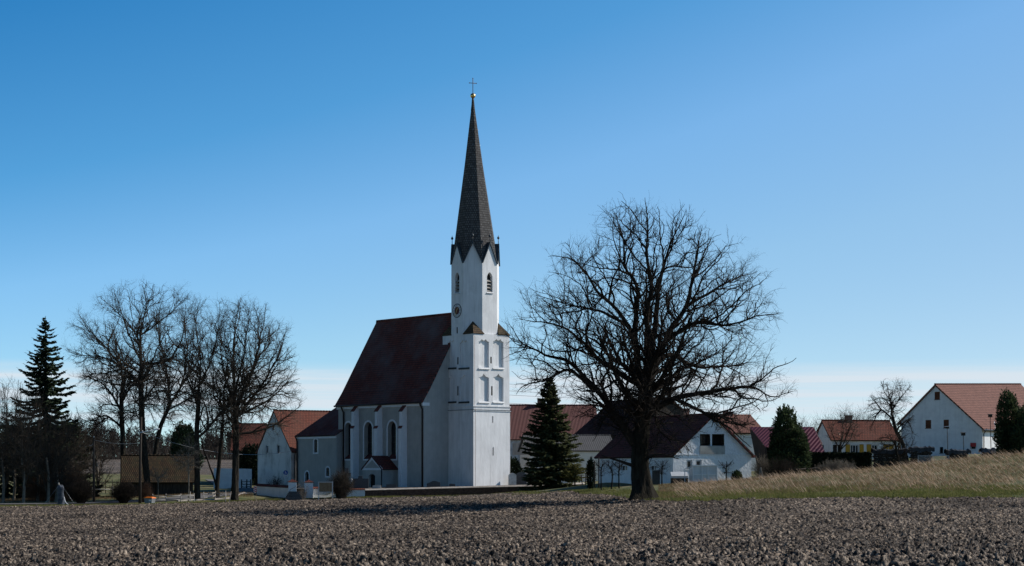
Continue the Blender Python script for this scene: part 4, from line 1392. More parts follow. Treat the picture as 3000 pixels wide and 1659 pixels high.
    def pipe(s, u, face='right', r=0.06):
        mb = MB()
        if face == 'right': x, y, e = s.W, u, s.eave; dx = 1
        else: x, y, e = 0, u, s.eave_l; dx = -1
        mb.tube([(x + dx * s.over, y, e - 0.05), (x + dx * 0.12, y, e - 0.7), (x + dx * 0.12, y, -0.5)], r, 6)
        mb.build('downpipe', 'pipe', s.root)

# white farmhouse left of the church
h = House('farmhouse', 'weathered white gabled house with a clay tiled roof behind the churchyard gate', 'house',
          853, 264, 'r', -58, 755, 14, 1318, 1206, 1428, 'old_white', 'orange_tile', over=0.5, gover=0.12)
h.L = reach(h.O + h.gx * (h.W / 2), h.ry, 978)
h.win('gable', 811, 821, 1303, 1330, bars=1)
h.win('gable', 779, 787, 1305, 1330, bars=1)
h.win('gable', 796, 806, 1246, 1262, bars=0)
h.build(); h.pipe(0.5)
# orange barn further back
h = House('barn', 'low barn with a mossy orange tiled roof behind the bare trees', 'barn', 668, 296, 'l', -84, 664, 9.5, 1316, 1243, 1424, 'wood_dark', 'orange_tile', over=0.7, gover=0.4)
h.O = P(690, HY, 296); h.O.z = h.bz; h.root.location = h.O; h.W = 8.0
h.L = reach(h.O + h.gx * h.W, h.ry, 772)
h.eave = zat(1312, 290) - h.bz; h.eave_l = h.eave; h.ridge = zat(1246, 294) - h.bz
h.win('right', 737, 755, 1340, 1424, 'barn_door', 'hole', 'wood_dark', bars=0, sill=False)
h.build()
# dark weathered shed with the tiled roof
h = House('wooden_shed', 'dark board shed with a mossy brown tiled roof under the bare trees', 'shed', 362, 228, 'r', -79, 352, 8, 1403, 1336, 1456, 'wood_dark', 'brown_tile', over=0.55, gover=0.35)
h.W = 5.2; c = P(364, HY, 227); c.z = h.bz; h.O = c - h.gx * h.W; h.root.location = h.O
h.L = reach(c, h.ry, 566)
h.eave = zat(1404, 227) - h.bz; h.eave_l = h.eave; h.ridge = zat(1338, 227.4) - h.bz
h.win('right', 443, 462, 1410, 1454, 'shed_door', 'hole', 'wood_dark', bars=0, sill=False)
h.build()
mb = MB()
for k in range(40):
    y = 0.15 + k * (h.L - 0.3) / 39
    mb.box(h.W + 0.004, h.W + 0.03, y - 0.03, y + 0.03, -0.3, h.eave - 0.3)
mb.build('cover_strips', 'wood_dark', h.root)

# long red barn behind the spruce, right of the tower
h = House('long_barn', 'long barn with a bright red corrugated roof right of the church tower', 'barn', 1430, 300, 'r', -86, 1440, 9, 1275, 1188, 1412, 'old_white', 'red_sheet', over=0.5, gover=0.3)
h.W = 11; c = P(1440, HY, 296); c.z = h.bz; h.O = c - h.gx * h.W; h.root.location = h.O
h.L = reach(c, h.ry, 1752)
h.eave = zat(1282, 296) - h.bz; h.eave_l = h.eave; h.ridge = zat(1190, 301.5) - h.bz
h.build()
h.chimney(1581, 0.7, 1168)
# grey roofed annex in front of it
h = House('annex', 'low annex with a grey sheet roof and white wall behind the spruce', 'outbuilding', 1500, 272, 'r', -78, 1490, 9, 1318, 1277, 1410, 'cream_wall', 'grey_sheet', over=0.35, gover=0.3)
h.W = 6.5; c = P(1552, HY, 268); c.z = h.bz; h.O = c - h.gx * h.W; h.root.location = h.O
h.L = reach(c, h.ry, 1800)
h.eave = zat(1319, 268) - h.bz; h.eave_l = h.eave; h.ridge = zat(1278, 271) - h.bz
h.build()
h.panel('gable', 1502, 1549, 1296, 1333, 'gable_boarding', 'plain_grey', 0.03)
# dark roof of the barn behind the great tree
h = House('dark_barn', 'tall barn with a very dark roof behind the fork of the great bare tree', 'barn', 1690, 286, 'l', 30, 1900, 14, 1280, 1180, 1410, 'wood_dark', 'dark_tile', over=0.5, gover=0.3)
h.L = 17
h.O = P(1850, HY, 276); h.O.z = h.bz; h.root.location = h.O
h.W = 13.5
h.L = reach(h.O, h.ry, 1685)
h.eave = zat(1275, 276 + h.L * h.ry.y) - h.bz; h.eave_l = h.eave; h.ridge = zat(1180, 280 + h.L * h.ry.y) - h.bz
h.build()

# white house behind the great tree
h = House('white_house', 'white stuccoed house with a maroon roof and gable balcony behind the great tree', 'house',
          1972, 190, 'l', 22, 2201, 16, 1333, 1218, 1410, 'rough_white', 'maroon_tile', over=0.35, gover=0.35, lpx=1752)
h.win('gable', 2051, 2081, 1272, 1306, pane='glass', frame='wood_dark', bars=1, depth=0.5, label='recessed balcony window')
h.win('gable', 2086, 2122, 1272, 1306, pane='hole', frame='wood_dark', bars=0, depth=0.7, label='open loggia bay')
h.win('gable', 2011, 2028, 1348, 1376, bars=0)
h.win('gable', 2038, 2055, 1348, 1366, bars=0)
h.win('left', 1820, 1838, 1362, 1381, bars=1)
h.win('left', 1905, 1922, 1362, 1381, bars=1)
h.build()
h.panel('gable', 2050, 2123, 1307, 1331, 'balcony_cladding', 'plain_grey', 0.08)
h.panel('gable', 1973.5, 2200, 1331.5, 1333.5, 'wall_ledge', 'rough_white', 0.06)
h.chimney(2040, 0.7, along=6.0, up=0.9)
# brown roofed house behind
h = House('brown_roof_house', 'house with a greyish brown tiled roof and two chimneys behind the white house', 'house', 2246, 240, 'r', -70, 2222, 9, 1262, 1219, 1400, 'cream_wall', 'new_tile', over=0.4, gover=0.3)
h.t = R(108); h.root.rotation_euler = (0, 0, h.t)
h.gx = Vector((math.cos(h.t), math.sin(h.t), 0)); h.ry = Vector((-math.sin(h.t), math.cos(h.t), 0))
h.W = 8.5; h.O = P(2236, HY, 240); h.O.z = h.bz; h.root.location = h.O
h.L = reach(h.O, h.ry, 2085)
h.eave = zat(1268, 240) - h.bz; h.eave_l = h.eave; h.ridge = zat(1221, 244) - h.bz
h.build()
h.chimney(2125, 0.55, 1205); h.chimney(2139, 0.55, 1206)
# wine red metal shed
def shed_red():
    root = thing('metal_shed', 'open shed with a wine red trapezoidal sheet roof behind the evergreen', 'shed', P(2240, 1405, 206), R(-83))
    inv = root.matrix_basis.inverted()
    def q(px, py, D): return Matrix.Rotation(R(83), 4, 'Z') @ (P(px, py, D) - P(2240, 1405, 206))
    mb = MB()
    A, B, C_, D_ = q(2243, 1309, 206), q(2421, 1333, 203), q(2383, 1251, 210), q(2196, 1251, 213)
    mb.slab([A, B, C_, D_], 0.1)
    # rear slope
    E, G_ = q(2230, 1300, 219), q(2410, 1300, 217)
    mb.slab([G_, E, D_ + Vector((0, 0, 0.0)), C_], 0.1)
    mb.build('roof', 'wine_sheet', root)
    for p in (A, B, E, G_):
        mb = MB()
        mb.box(p.x - 0.1, p.x + 0.1, p.y - 0.1, p.y + 0.1, -1.0, p.z - 0.12)
        mb.build('post', 'wood_dark', root)
    mb = MB()
    lo = [Vector((p.x, p.y, -1.0)) for p in (E, G_)]
    mb.face([lo[0], lo[1], G_ - Z3 * 0.15, E - Z3 * 0.15])
    mb.face([Vector((A.x, A.y, -1)), Vector((E.x, E.y, -1)), E - Z3 * 0.15, D_ - Z3 * 0.15, A - Z3 * 0.15])
    mb.face([Vector((B.x, B.y, -1)), Vector((G_.x, G_.y, -1)), G_ - Z3 * 0.15, C_ - Z3 * 0.15, B - Z3 * 0.15])
    mb.build('back_wall', 'wood_dark', root)
shed_red()
# house with ochre shutters
h = House('shuttered_house', 'white cottage with a clay tiled roof and ochre shutters behind the hedge', 'house', 2436, 262, 'r', -76, 2386, 9, 1287, 1236, 1345, 'white', 'orange_tile', over=0.35, gover=0.2)
c = P(2436, HY, 260); c.z = h.bz
h.W = reach(c, -h.gx, 2386); h.O = c - h.gx * h.W; h.root.location = h.O
h.L = reach(c, h.ry, 2630)
h.eave = zat(1287, 260) - h.bz; h.eave_l = h.eave; h.ridge = zat(1236, 264) - h.bz
for a, b, nm, mt in ((2440, 2453, 'barn_door', 'wood_dark'), (2454, 2466, 'barn_door', 'wood_dark')):
    h.win('right', a, b, 1303, 1330, 'door', 'wood_dark', 'wood_dark', bars=0, sill=False)
h.win('right', 2491, 2516, 1303, 1327, bars=2)
h.win('right', 2553, 2572, 1303, 1327, bars=1)
h.win('gable', 2394, 2400, 1258, 1274, pane='hole', bars=0)
h.build()
for a, b in ((2477, 2490), (2518, 2530), (2539, 2552), (2588, 2602), (2604, 2618)):
    h.panel('right', a, b, 1302, 1328, 'shutter', 'shutter_y', 0.05)
h.chimney(2486, 0.8, 1217)
# farmhouse on the right edge
h = House('gable_house', 'large farmhouse at the right edge with a shaded white gable and salmon tiled roof', 'house',
          2877, 232, 'r', -42, 2640, 22, 1254, 1128, 1338, 'white', 'new_tile', over=0.55, gover=0.25, asym=0.5)
h.asym = reach(h.O, h.gx, 2742) / h.W
h.ridge = zat(1130, (h.O + h.gx * h.W * h.asym).y) - h.bz
h.eave_l = zat(1235, h.O.y) - h.bz
h.tilt = 0.035
for a, b, c_, d_ in ((2738, 2753.5, 1148, 1171), (2711.5, 2728, 1231, 1255), (2764.5, 2780, 1230, 1254)):
    h.win('gable', a, b, c_, d_, 'shuttered_window', 'shutter_b', 'shutter_b', bars=1, depth=0.08)
h.win('gable', 2842, 2860, 1297, 1318, 'window', 'hole', 'trim', bars=0, depth=0.2, label='window with a half lowered red blind')
h.win('gable', 2753, 2763, 1310, 1328, 'vent_opening', 'hole', 'wood_dark', bars=0)
h.build()
h.panel('gable', 2843, 2859, 1298, 1309, 'blind', 'sign_red', -0.05)
h.pipe(0.25)
mb = MB()
mb.tube([(h.W + 0.5, -0.25, h.eave - 0.25), (h.W + 0.5, h.L, h.eave - 0.25)], 0.08, 6)
mb.build('gutter', 'metal_grey', h.root)

# ------------------------------------------------------------------ walls
def wallrun(name, label, pts, th, mats, cat='wall', coping=None, cap_h=0.12, cap_over=0.08, pitched=False):
    """pts = (px, D, top_py, base_py); a wall following these spots, base 0.8 m deeper"""
    p0 = P(pts[0][0], pts[0][3], pts[0][1])
    root = thing(name, label, cat, p0)
    mb = MB(); cp = MB()
    tops = []
    for px, D, ty, by in pts:
        g = P(px, by, D) - p0
        tops.append((g, zat(ty, D) - p0.z))
    for (a, za), (b, zb) in zip(tops, tops[1:]):
        d = Vector((b.x - a.x, b.y - a.y, 0)).normalized(); n = Vector((d.y, -d.x, 0))
        q = []
        for c_, zt in ((a, za), (b, zb)):
            for s_ in (0, -1):
                q.append((c_.x + n.x * s_ * th, c_.y + n.y * s_ * th, c_.z - 0.8))
                q.append((c_.x + n.x * s_ * th, c_.y + n.y * s_ * th, zt - (cap_h if coping else 0)))
        i = [mb.pt(x) for x in q]
        for f in ((0, 4, 5, 1), (2, 3, 7, 6), (0, 1, 3, 2), (4, 6, 7, 5), (1, 5, 7, 3)):
            mb.add([i[k] for k in f])
        if coping:
            o = cap_over
            lo0 = Vector((a.x, a.y, za - cap_h)) - d * 0.03; lo1 = Vector((b.x, b.y, zb - cap_h)) + d * 0.03
            if pitched:
                A0, A1 = lo0 + n * o, lo1 + n * o; B0, B1 = lo0 - n * (th + o), lo1 - n * (th + o)
                m0 = lo0 - n * th / 2 + Z3 * cap_h; m1 = lo1 - n * th / 2 + Z3 * cap_h
                cp.slab([A0, A1, m1, m0], 0.05); cp.slab([B1, B0, m0, m1], 0.05)
            else:
                j = []
                for L0 in (lo0, lo1):
                    for off in (o, -th - o):
                        for dz in (0, cap_h):
                            j.append(cp.pt(L0 + n * off + Z3 * dz))
                for f in ((0, 4, 5, 1), (2, 3, 7, 6), (0, 1, 3, 2), (4, 6, 7, 5), (1, 5, 7, 3), (0, 2, 6, 4)):
                    cp.add([j[k] for k in f])
    mb.build('wall_body', mats[0], root)
    if coping: cp.build('coping', coping, root)
    return root
wallrun('churchyard_wall', 'low dark brick churchyard wall with pale coping below the church tower',
        [(1070, 227, 1432.5, 1457), (1385, 230, 1424.5, 1452), (1560, 231, 1420.5, 1447), (1625, 232, 1418.5, 1443)], 0.4, ['brick'], coping='coping', cap_h=0.17, cap_over=0.1, pitched=True)
wallrun('churchyard_wall', 'short end of brick churchyard wall turning back in sunlight behind the small yew',
        [(1626, 232.3, 1418, 1443), (1713, 247, 1413.5, 1428)], 0.4, ['brick'], coping='coping', cap_h=0.17, cap_over=0.1, pitched=True)
wallrun('white_wall', 'white wall with red tiled coping left of the churchyard gate',
        [(752, 230, 1417, 1459), (845, 226, 1422, 1458)], 0.4, ['white'], coping='red_tile', cap_h=0.28, cap_over=0.15, pitched=True)
wallrun('white_wall', 'short white wall with tiled coping behind the notice board',
        [(906, 225.4, 1426, 1456), (985, 226.6, 1426, 1456)], 0.4, ['white'], coping='red_tile', cap_h=0.22, cap_over=0.12, pitched=True)
wallrun('white_wall', 'last short piece of white wall between bare shrub and brick wall',
        [(1000, 226.7, 1431, 1457), (1069, 227, 1430.5, 1456.5)], 0.4, ['white'], coping='orange_tile', cap_h=0.16, cap_over=0.1, pitched=True)
wallrun('farmyard_wall', 'smooth white yard wall behind the tree trunks beside the lane', [(626, 268, 1372, 1424), (737, 268, 1374, 1424)], 0.3, ['white'])
def pillar(px0, px1, top_py, base_py, D, label):
    w = (px1 - px0) / F * D
    root = thing('gate_pillar', label, 'pillar', P((px0 + px1) / 2, base_py, D), R(6), 'pillars of the churchyard gate')
    h_ = zat(top_py, D) - zat(base_py, D)
    mb = MB(); mb.box(-w/2, w/2, 0, 0.75, -0.8, h_ - 0.32); mb.build('shaft', 'white', root)
    mb = MB()
    o = 0.14
    z = h_ - 0.32
    b = [Vector((-w/2 - o, -o, z)), Vector((w/2 + o, -o, z)), Vector((w/2 + o, 0.75 + o, z)), Vector((-w/2 - o, 0.75 + o, z))]
    ap_ = Vector((0, 0.375, h_))
    for k in range(4): mb.slab([b[k], b[(k + 1) % 4], ap_], 0.06)
    mb.build('pillar_cap', 'red_tile', root)
pillar(845, 869, 1404, 1458, 225.6, 'white gate pillar with tiled cap joined to the longer white wall')
pillar(893, 917, 1405.5, 1457, 224.8, 'white gate pillar with tiled cap nearer the notice board')
# churchyard floor
mb = MB()
fl = [(760, 231, 1432), (990, 228.5, 1432), (1075, 228, 1433.5), (1385, 230.8, 1427), (1625, 233, 1421), (1700, 247, 1416), (1690, 285, 1414), (1300, 290, 1420), (990, 285, 1426), (870, 262, 1430)]
pp_ = [P(a, c_, b) for a, b, c_ in fl]
cen = sum(pp_, Vector()) / len(pp_)
for a, b in zip(pp_, pp_[1:] + pp_[:1]): mb.face([cen, a, b])
tag(mb.build('churchyard_ground', 'gravel'), 'raised gravel ground of the churchyard', 'ground', kind='structure')
# ------------------------------------------------------------------ bare trees (space colonisation)
def edges_mesh(name, A, B, ra, rb, da, db, mats, parent, ks=((0.035, 3), (0.12, 5), (9, 9)), matidx=None):
    """tapered tubes for many branch pieces in one mesh"""
    allV, allF, off = [], [], 0
    lo = 0.0
    for lim, k in ks:
        s = (rb >= lo) & (rb < lim); lo = lim
        if not s.any(): continue
        a, b, r0, r1, d0, d1 = A[s], B[s], ra[s], rb[s], da[s], db[s]
        ref = np.where((np.abs(d1[:, 0:1]) > 0.75), np.array([[0.05, 0.98, 0.1]]), np.array([[0.98, 0.05, 0.1]]))
        rings = []
        for p, r, d in ((a, r0, d0), (b, r1, d1)):
            u = np.cross(d, ref); u /= np.linalg.norm(u, axis=1, keepdims=True) + 1e-9
            v = np.cross(d, u)
            for j in range(k):
                t = 2 * math.pi * j / k
                rings.append(p + r[:, None] * (math.cos(t) * u + math.sin(t) * v))
        V = np.stack(rings, 1)
        n = len(a)
        base = off + np.arange(n)[:, None] * (2 * k)
        for j in range(k):
            q = (j + 1) % k
            allF.append(np.concatenate([base + j, base + q, base + k + q, base + k + j], 1))
        allV.append(V.reshape(-1, 3)); off += n * 2 * k
    return np_mesh(name, np.concatenate(allV), np.concatenate(allF), mats, parent)


def catmull(g, ds):
    pts = [g[0]]
    for i in range(len(g) - 1):
        p0, p1, p2, p3 = g[max(i-1, 0)], g[i], g[i+1], g[min(i+2, len(g)-1)]
        n = max(1, int(round((p2 - p1).length / ds)))
        for j in range(1, n + 1):
            t = j / n
            pts.append(0.5 * ((2*p1) + (p2-p0)*t + (2*p0-5*p1+4*p2-p3)*t*t + (3*p1-p0-3*p2+p3)*t*t*t))
    return pts
def unit(v): return v / (np.linalg.norm(v, axis=-1, keepdims=True) + 1e-9)

def bare_tree(name, label, cat, bpx, D, guides, outline, depth, trunk_r, seed, ds=0.4, wig=0.10, up=0.03,
              levels=None, dens=1.0, scale=1.0, twig_mat='twig', bark='bark', group=None, flare=0.6, side_limbs=0, center=None, droop=0.0,
              base_py=None, trunk_shoots=0, limb_r=0.5, tip_r=0.018, twig_r=0.012, haze=False, low_from=0.6, grow=1.0):
    """limbs drawn as guides, then three to four orders of side branches and twigs that keep inside the crown outline"""
    rng = np.random.default_rng(seed)
    s = F / D
    x0 = (bpx - CX) / s
    z0 = gz(x0, D) if base_py is None else zat(base_py, D)
    bpy_ = HY - (z0 - EYE) * s
    root = thing(name, label, cat, (x0, D, z0 - 0.05), 0, group)
    loc = lambda q: Vector(((q[0] - bpx) / s, (q[2] if len(q) > 2 else 0.0), (bpy_ - q[1]) / s))
    gd = []
    for gi, g in enumerate(guides):
        pts = [loc(q) for q in g]
        if gi > 0 and all(len(q) < 3 for q in g):
            dy = rng.uniform(-1, 1) * depth * 0.6
            n = len(pts)
            for j, p in enumerate(pts): p.y = dy * (j / max(1, n - 1)) ** 1.2
        gd.append(pts)
    gd[0][0].z = -0.4
    for k in range(side_limbs):
        h0 = gd[0][-1]
        az = (math.pi / 2 if k % 2 else -math.pi / 2) + rng.uniform(-0.7, 0.7)
        st = gd[0][0].lerp(h0, rng.uniform(0.6, 1.0))
        ln = depth * rng.uniform(0.6, 0.9); el = rng.uniform(0.3, 1.0)
        gd.append([st, st + Vector((math.cos(az) * ln * 0.5, math.sin(az) * ln * 0.5, ln * 0.5 * el)), st + Vector((math.cos(az) * ln, math.sin(az) * ln, ln * el * 1.3))])
    ol = np.array([(loc(q).x, loc(q).z) for q in outline])
    c = ol.mean(0) if center is None else np.array((loc(center).x, loc(center).z))
    an = np.arctan2(ol[:, 1] - c[1], ol[:, 0] - c[0]); rr_ = np.hypot(ol[:, 0] - c[0], ol[:, 1] - c[1]) * grow
    k_ = np.argsort(an); an, rr_ = an[k_], rr_[k_]
    an = np.concatenate([an - 2*math.pi, an, an + 2*math.pi]); rr_ = np.tile(rr_, 3)
    def rho(P_):
        dx, dz = P_[:, 0] - c[0], P_[:, 2] - c[1]
        return np.sqrt((np.hypot(dx, dz) / np.interp(np.arctan2(dz, dx), an, rr_)) ** 2 + (P_[:, 1] / depth) ** 2)
    cen = np.array([c[0], 0, c[1] - 0.35 * rr_.mean()])
    A, B, RA, RB, DA, DB = [], [], [], [], [], []
    def emit(a, b, ra, rb, da, db):
        A.append(a); B.append(b); RA.append(ra); RB.append(rb); DA.append(da); DB.append(db)
    # ---- guides
    GP, GR, GT_ = [], [], []                     # all guide nodes
    nodes = []                                   # (pos, dir, radius, t, step) able to bear side branches
    maxl = max(sum((q - p).length for p, q in zip(g, g[1:])) for g in gd[1:]) if len(gd) > 1 else 1
    trunk = None
    for gi, g in enumerate(gd):
        if gi > 0:
            dmin, idx = min(((p - g[0]).length, i) for i, p in enumerate(GP))
            g = [GP[idx]] + list(g[1:])
        pts = catmull([Vector(p) for p in g], ds)
        ln = sum((q - p).length for p, q in zip(pts, pts[1:]))
        m = len(pts)
        X = np.array([tuple(p) for p in pts])
        if gi > 0 and m > 3:
            jit = rng.normal(0, 1, (m, 3)); jit = (jit + np.roll(jit, 1, 0) + np.roll(jit, -1, 0)) / 3
            jit[0] = 0; X = X + jit * ds * wig * 1.6
        t = np.linspace(0, 1, m)
        if gi == 0: rad = trunk_r * (1 - 0.30 * t)
        else:
            par_r = GR[idx]
            r0 = min(par_r * 0.80, trunk_r * limb_r * (0.35 + 0.65 * ln / maxl))
            rad = tip_r + (r0 - tip_r) * (1 - t) ** 1.05
        d = np.gradient(X, axis=0); d = unit(d)
        if gi == 0:
            trunk = (X, rad, d)
            j1 = int(low_from * m)
            nodes.append((X[j1:-1], d[j1:-1], np.minimum(rad[j1:-1], 0.10), np.full(m - 1 - j1, 0.55), np.full(m - 1 - j1, ln / max(1, m - 1))))
        else: emit(X[:-1], X[1:], rad[:-1], rad[1:], d[:-1], d[1:])
        for j in range(m):
            GP.append(Vector(X[j])); GR.append(rad[j])
        if gi > 0:
            j0 = max(1, int(0.12 * m))
            nodes.append((X[j0:], d[j0:], rad[j0:], t[j0:], np.full(m - j0, ln / max(1, m - 1))))
    cat_ = lambda q: np.concatenate(q)
    cur = tuple(cat_([n_[i] for n_ in nodes]) for i in range(5))
    if levels is None:
        # candidates per metre, length range, pieces, cell that takes one branch end, angle range, pull outwards
        levels = [(2.0, (3.0, 7.0), 14, 2.1, (26, 55), 0.7), (4.5, (1.3, 3.6), 8, 1.30, (30, 62), 0.5), (5.0, (0.65, 1.8), 5, 0.90, (30, 70), 0.35),
                  (6.0, (0.30, 0.85), 3, 0.56, (28, 72), 0.25)]
        if haze: levels.append((7.0, (0.18, 0.50), 2, 0.36, (25, 70), 0.2))
    tn = trunk[0][(trunk[0][:, 2] > 1.3)]
    for li, (pm, (l0, l1), segs, cell, ang, pull) in enumerate(levels):
        P_, Dv, Rv, Tv, St = cur
        lam = pm * dens / scale * St * np.where((Tv < 0.9) | (li > 0), 1.0, 0.4)
        cnt = rng.poisson(lam)
        if li > 0: cnt = cnt + ((Tv > 0.99) & (rng.random(len(Tv)) < 0.9))
        src = np.repeat(np.arange(len(P_)), cnt)
        if not len(src): break
        rng.shuffle(src)
        m = len(src)
        p = P_[src]; pd = Dv[src]; pr = Rv[src]; pt_ = Tv[src]
        # slide the start along its segment
        p = p - pd * (rng.random(m) * St[src])[:, None] * (0.9 if li else 0.5)
        out = unit(p - cen)
        side = rng.normal(0, 1, (m, 3)); side -= (side * pd).sum(1, keepdims=True) * pd; side = unit(side)
        side = side + out * pull + np.array([0, 0, 0.25 - droop * 1.5]); side -= (side * pd).sum(1, keepdims=True) * pd; side = unit(side)
        a = np.radians(rng.uniform(ang[0], ang[1], m)) * np.where(pt_ > 0.97, 0.5, 1.0)
        d = unit(pd * np.cos(a)[:, None] + side * np.sin(a)[:, None])
        L = rng.uniform(l0, l1, m) * scale * (1.05 - 0.45 * pt_)
        # keep the crown evenly filled: one branch end per cell, none beyond the outline
        end = p + d * (L * 0.85)[:, None]
        re_ = rho(end)
        ok = (re_ < 1.04) & (end[:, 2] > 0.4)
        if li >= 2: ok &= rng.random(len(re_)) < 0.30 + 0.75 * re_ ** 2
        c_ = cell * scale ** 0.9 / dens ** 0.33
        keys = np.floor(end / c_).astype(np.int64)
        kk_ = keys[:, 0] * 73856093 + keys[:, 1] * 19349663 + keys[:, 2] * 83492791
        idx_ok = np.nonzero(ok)[0]
        _, first = np.unique(kk_[idx_ok], return_index=True)
        sel = np.sort(idx_ok[first])
        p, pd, pr, pt_, d, L = p[sel], pd[sel], pr[sel], pt_[sel], d[sel], L[sel]
        m = len(p)
        r0 = np.minimum(pr * 0.75, (0.0150, 0.0125, 0.0110, 0.010, 0.004)[li] * L + twig_r * (1.0, 1.0, 0.95, 0.85, 0.42)[li])
        if li == len(levels) - 1 and trunk_shoots:
            q = tn[rng.integers(0, len(tn), trunk_shoots)]
            o_ = rng.normal(0, 1, (trunk_shoots, 3)); o_[:, 2] *= 0.3; o_ = unit(o_)
            p = np.concatenate([p, q + o_ * trunk_r * 0.8]); d = np.concatenate([d, o_])
            L = np.concatenate([L, rng.uniform(0.4, 1.9, trunk_shoots)]); r0 = np.concatenate([r0, np.full(trunk_shoots, 0.010)])
            m = len(p)
        lim = rng.uniform(0.92, 1.10, m)
        st = L / segs
        alive = np.ones(m, bool)
        NP, ND_, NR, NT, NS = [], [], [], [], []
        for k in range(segs):
            out = unit(p - cen)
            nd_ = unit(d + rng.normal(0, wig * (2.2, 2.6, 3.0, 3.0, 3.0)[li], (m, 3)) + out * 0.03 + np.array([0, 0, up - droop * 0.35]))
            q = p + nd_ * st[:, None]
            ra = r0 * (1 - 0.72 * k / segs); rb = r0 * (1 - 0.72 * (k + 1) / segs)
            alive &= (rho(q) < lim) & (q[:, 2] > 0.3)
            e = alive
            emit(p[e], q[e], ra[e], rb[e], d[e], nd_[e])
            NP.append(q[e]); ND_.append(nd_[e]); NR.append(rb[e]); NT.append(np.full(e.sum(), (k + 1) / segs)); NS.append(st[e])
            p, d = q, nd_
        new = tuple(cat_(v) for v in (NP, ND_, NR, NT, NS))
        if li in (0, 1, 2):
            # thin branches also spring from the outer, thinner part of their parents
            kk = cur[2] < (0.16, 0.07, 0.03)[li]
            cur = tuple(np.concatenate([u[kk], v]) for u, v in zip(cur, new))
        else: cur = new
    # ---- trunk
    X, rad, dv = trunk
    ns = 32 if trunk_r > 0.35 else 14
    X, rad = np.array([np.interp(np.linspace(0, 1, len(X) * 3), np.linspace(0, 1, len(X)), X[:, i]) for i in range(3)]).T, np.interp(np.linspace(0, 1, len(X) * 3), np.linspace(0, 1, len(X)), rad)
    dv = unit(np.gradient(X, axis=0))
    TV, TF = [], []
    ph = rng.uniform(0, 6.28, 6)
    for j in range(len(X)):
        z = X[j][2]
        dd = Vector(dv[j]); u = dd.cross(Vector((0, 1, 0))).normalized(); v = dd.cross(u)
        r = rad[j]
        fl = flare * trunk_r * math.exp(-max(z, 0) / (1.1 * trunk_r + 0.2))
        for k in range(ns):
            t = 2 * math.pi * k / ns
            rr = r + fl * (0.35 + 0.8 * max(0, math.cos(2 * t + ph[0])) + 0.6 * max(0, math.cos(5 * t + ph[3])))
            rr *= 1 + 0.07 * math.sin(3 * t + ph[1] + z * 0.7) + 0.05 * math.sin(7 * t + ph[2] + z * 0.35) + 0.04 * math.sin(13 * t + z * 1.7) + 0.03 * math.sin(9 * t - z * 4.1 + ph[4])
            TV.append(X[j] + np.array(u) * (rr * math.cos(t)) + np.array(v) * (rr * math.sin(t)))
    n = len(X)
    for j in range(n - 1):
        for k in range(ns):
            q = (k + 1) % ns
            TF.append((j*ns + k, j*ns + q, (j+1)*ns + q, (j+1)*ns + k))
    np_mesh('trunk', np.array(TV), np.array(TF), bark, root)
    edges_mesh('crown', cat_(A), cat_(B), cat_(RA), cat_(RB), cat_(DA), cat_(DB), twig_mat, root, ks=((0.03, 3), (0.09, 5), (9, 10)))
    print(name, 'edges', sum(len(q) for q in A))
    return root

# the great solitary tree (crown drawn after its main limbs, each at its own depth)
z6 = lambda pts, d=None: [(1400 + x * 0.6596, 560 + y * 0.6596) + ((0.0,) if d is None else (d * (j / (len(pts) - 1)),)) for j, (x, y) in enumerate(pts)]
big_guides = [
 z6([(737,1370),(722,1200),(728,1050),(742,930),(742,840)]),
 z6([(735,900),(700,650),(712,430),(660,330),(650,200),(620,95)], 2.0),
 z6([(742,840),(782,600),(800,430),(830,300),(870,200),(905,115)], -3.0),
 z6([(745,860),(840,650),(930,500),(970,350),(1000,200),(1020,125)], 3.5),
 z6([(850,640),(960,590),(1100,600),(1230,565),(1320,560)], -4.0),
 z6([(930,490),(1050,430),(1180,360),(1280,320)], 5.0),
 z6([(760,990),(870,920),(960,900),(1100,880),(1200,870),(1290,910),(1385,890)], -1.5),
 z6([(880,915),(1000,990),(1100,1060),(1185,1145)], -4.5),
 z6([(715,880),(600,790),(520,740),(430,650),(330,600),(185,580)], -3.5),
 z6([(700,1140),(560,920),(480,830),(400,755),(300,730),(200,680),(140,605)], -2.0),
 z6([(520,890),(400,795),(300,840),(205,870),(170,910)], -4.0),
 z6([(705,660),(620,520),(540,440),(480,340),(400,270),(315,260)], 4.0),
 z6([(650,600),(560,530),(470,500),(380,470),(250,430)], 5.0),
 z6([(700,1170),(640,1040),(585,930),(560,840),(600,740),(590,640)], 3.0),
 z6([(745,900),(800,760),(880,720),(960,760),(1080,770),(1250,740)], 4.5),
 z6([(730,930),(690,800),(600,720),(520,640),(420,560)], 5.5),
 z6([(745,870),(770,700),(740,560),(760,430),(735,300),(740,180),(720,70)], -5.0),
 z6([(735,1000),(660,960),(650,850),(680,780)], -5.0),
 z6([(725,1230),(600,1190),(540,1170)], -2.0),
 z6([(730,1190),(800,1170),(880,1190)], -2.5),
]
big_outline = [(x * 0.6596 + 1400, y * 0.6596 + 560) for x, y in
 [(640,1130),(440,1000),(230,905),(165,915),(150,800),(110,600),(135,440),(240,420),(330,360),(300,240),(430,140),(520,80),(620,60),(740,50),(860,85),(1000,100),(1060,160),(1170,215),(1240,240),(1300,330),(1330,480),(1350,640),(1340,780),(1400,880),(1330,930),(1210,1000),(1210,1130),(1080,1080),(920,1150),(780,1190)]]
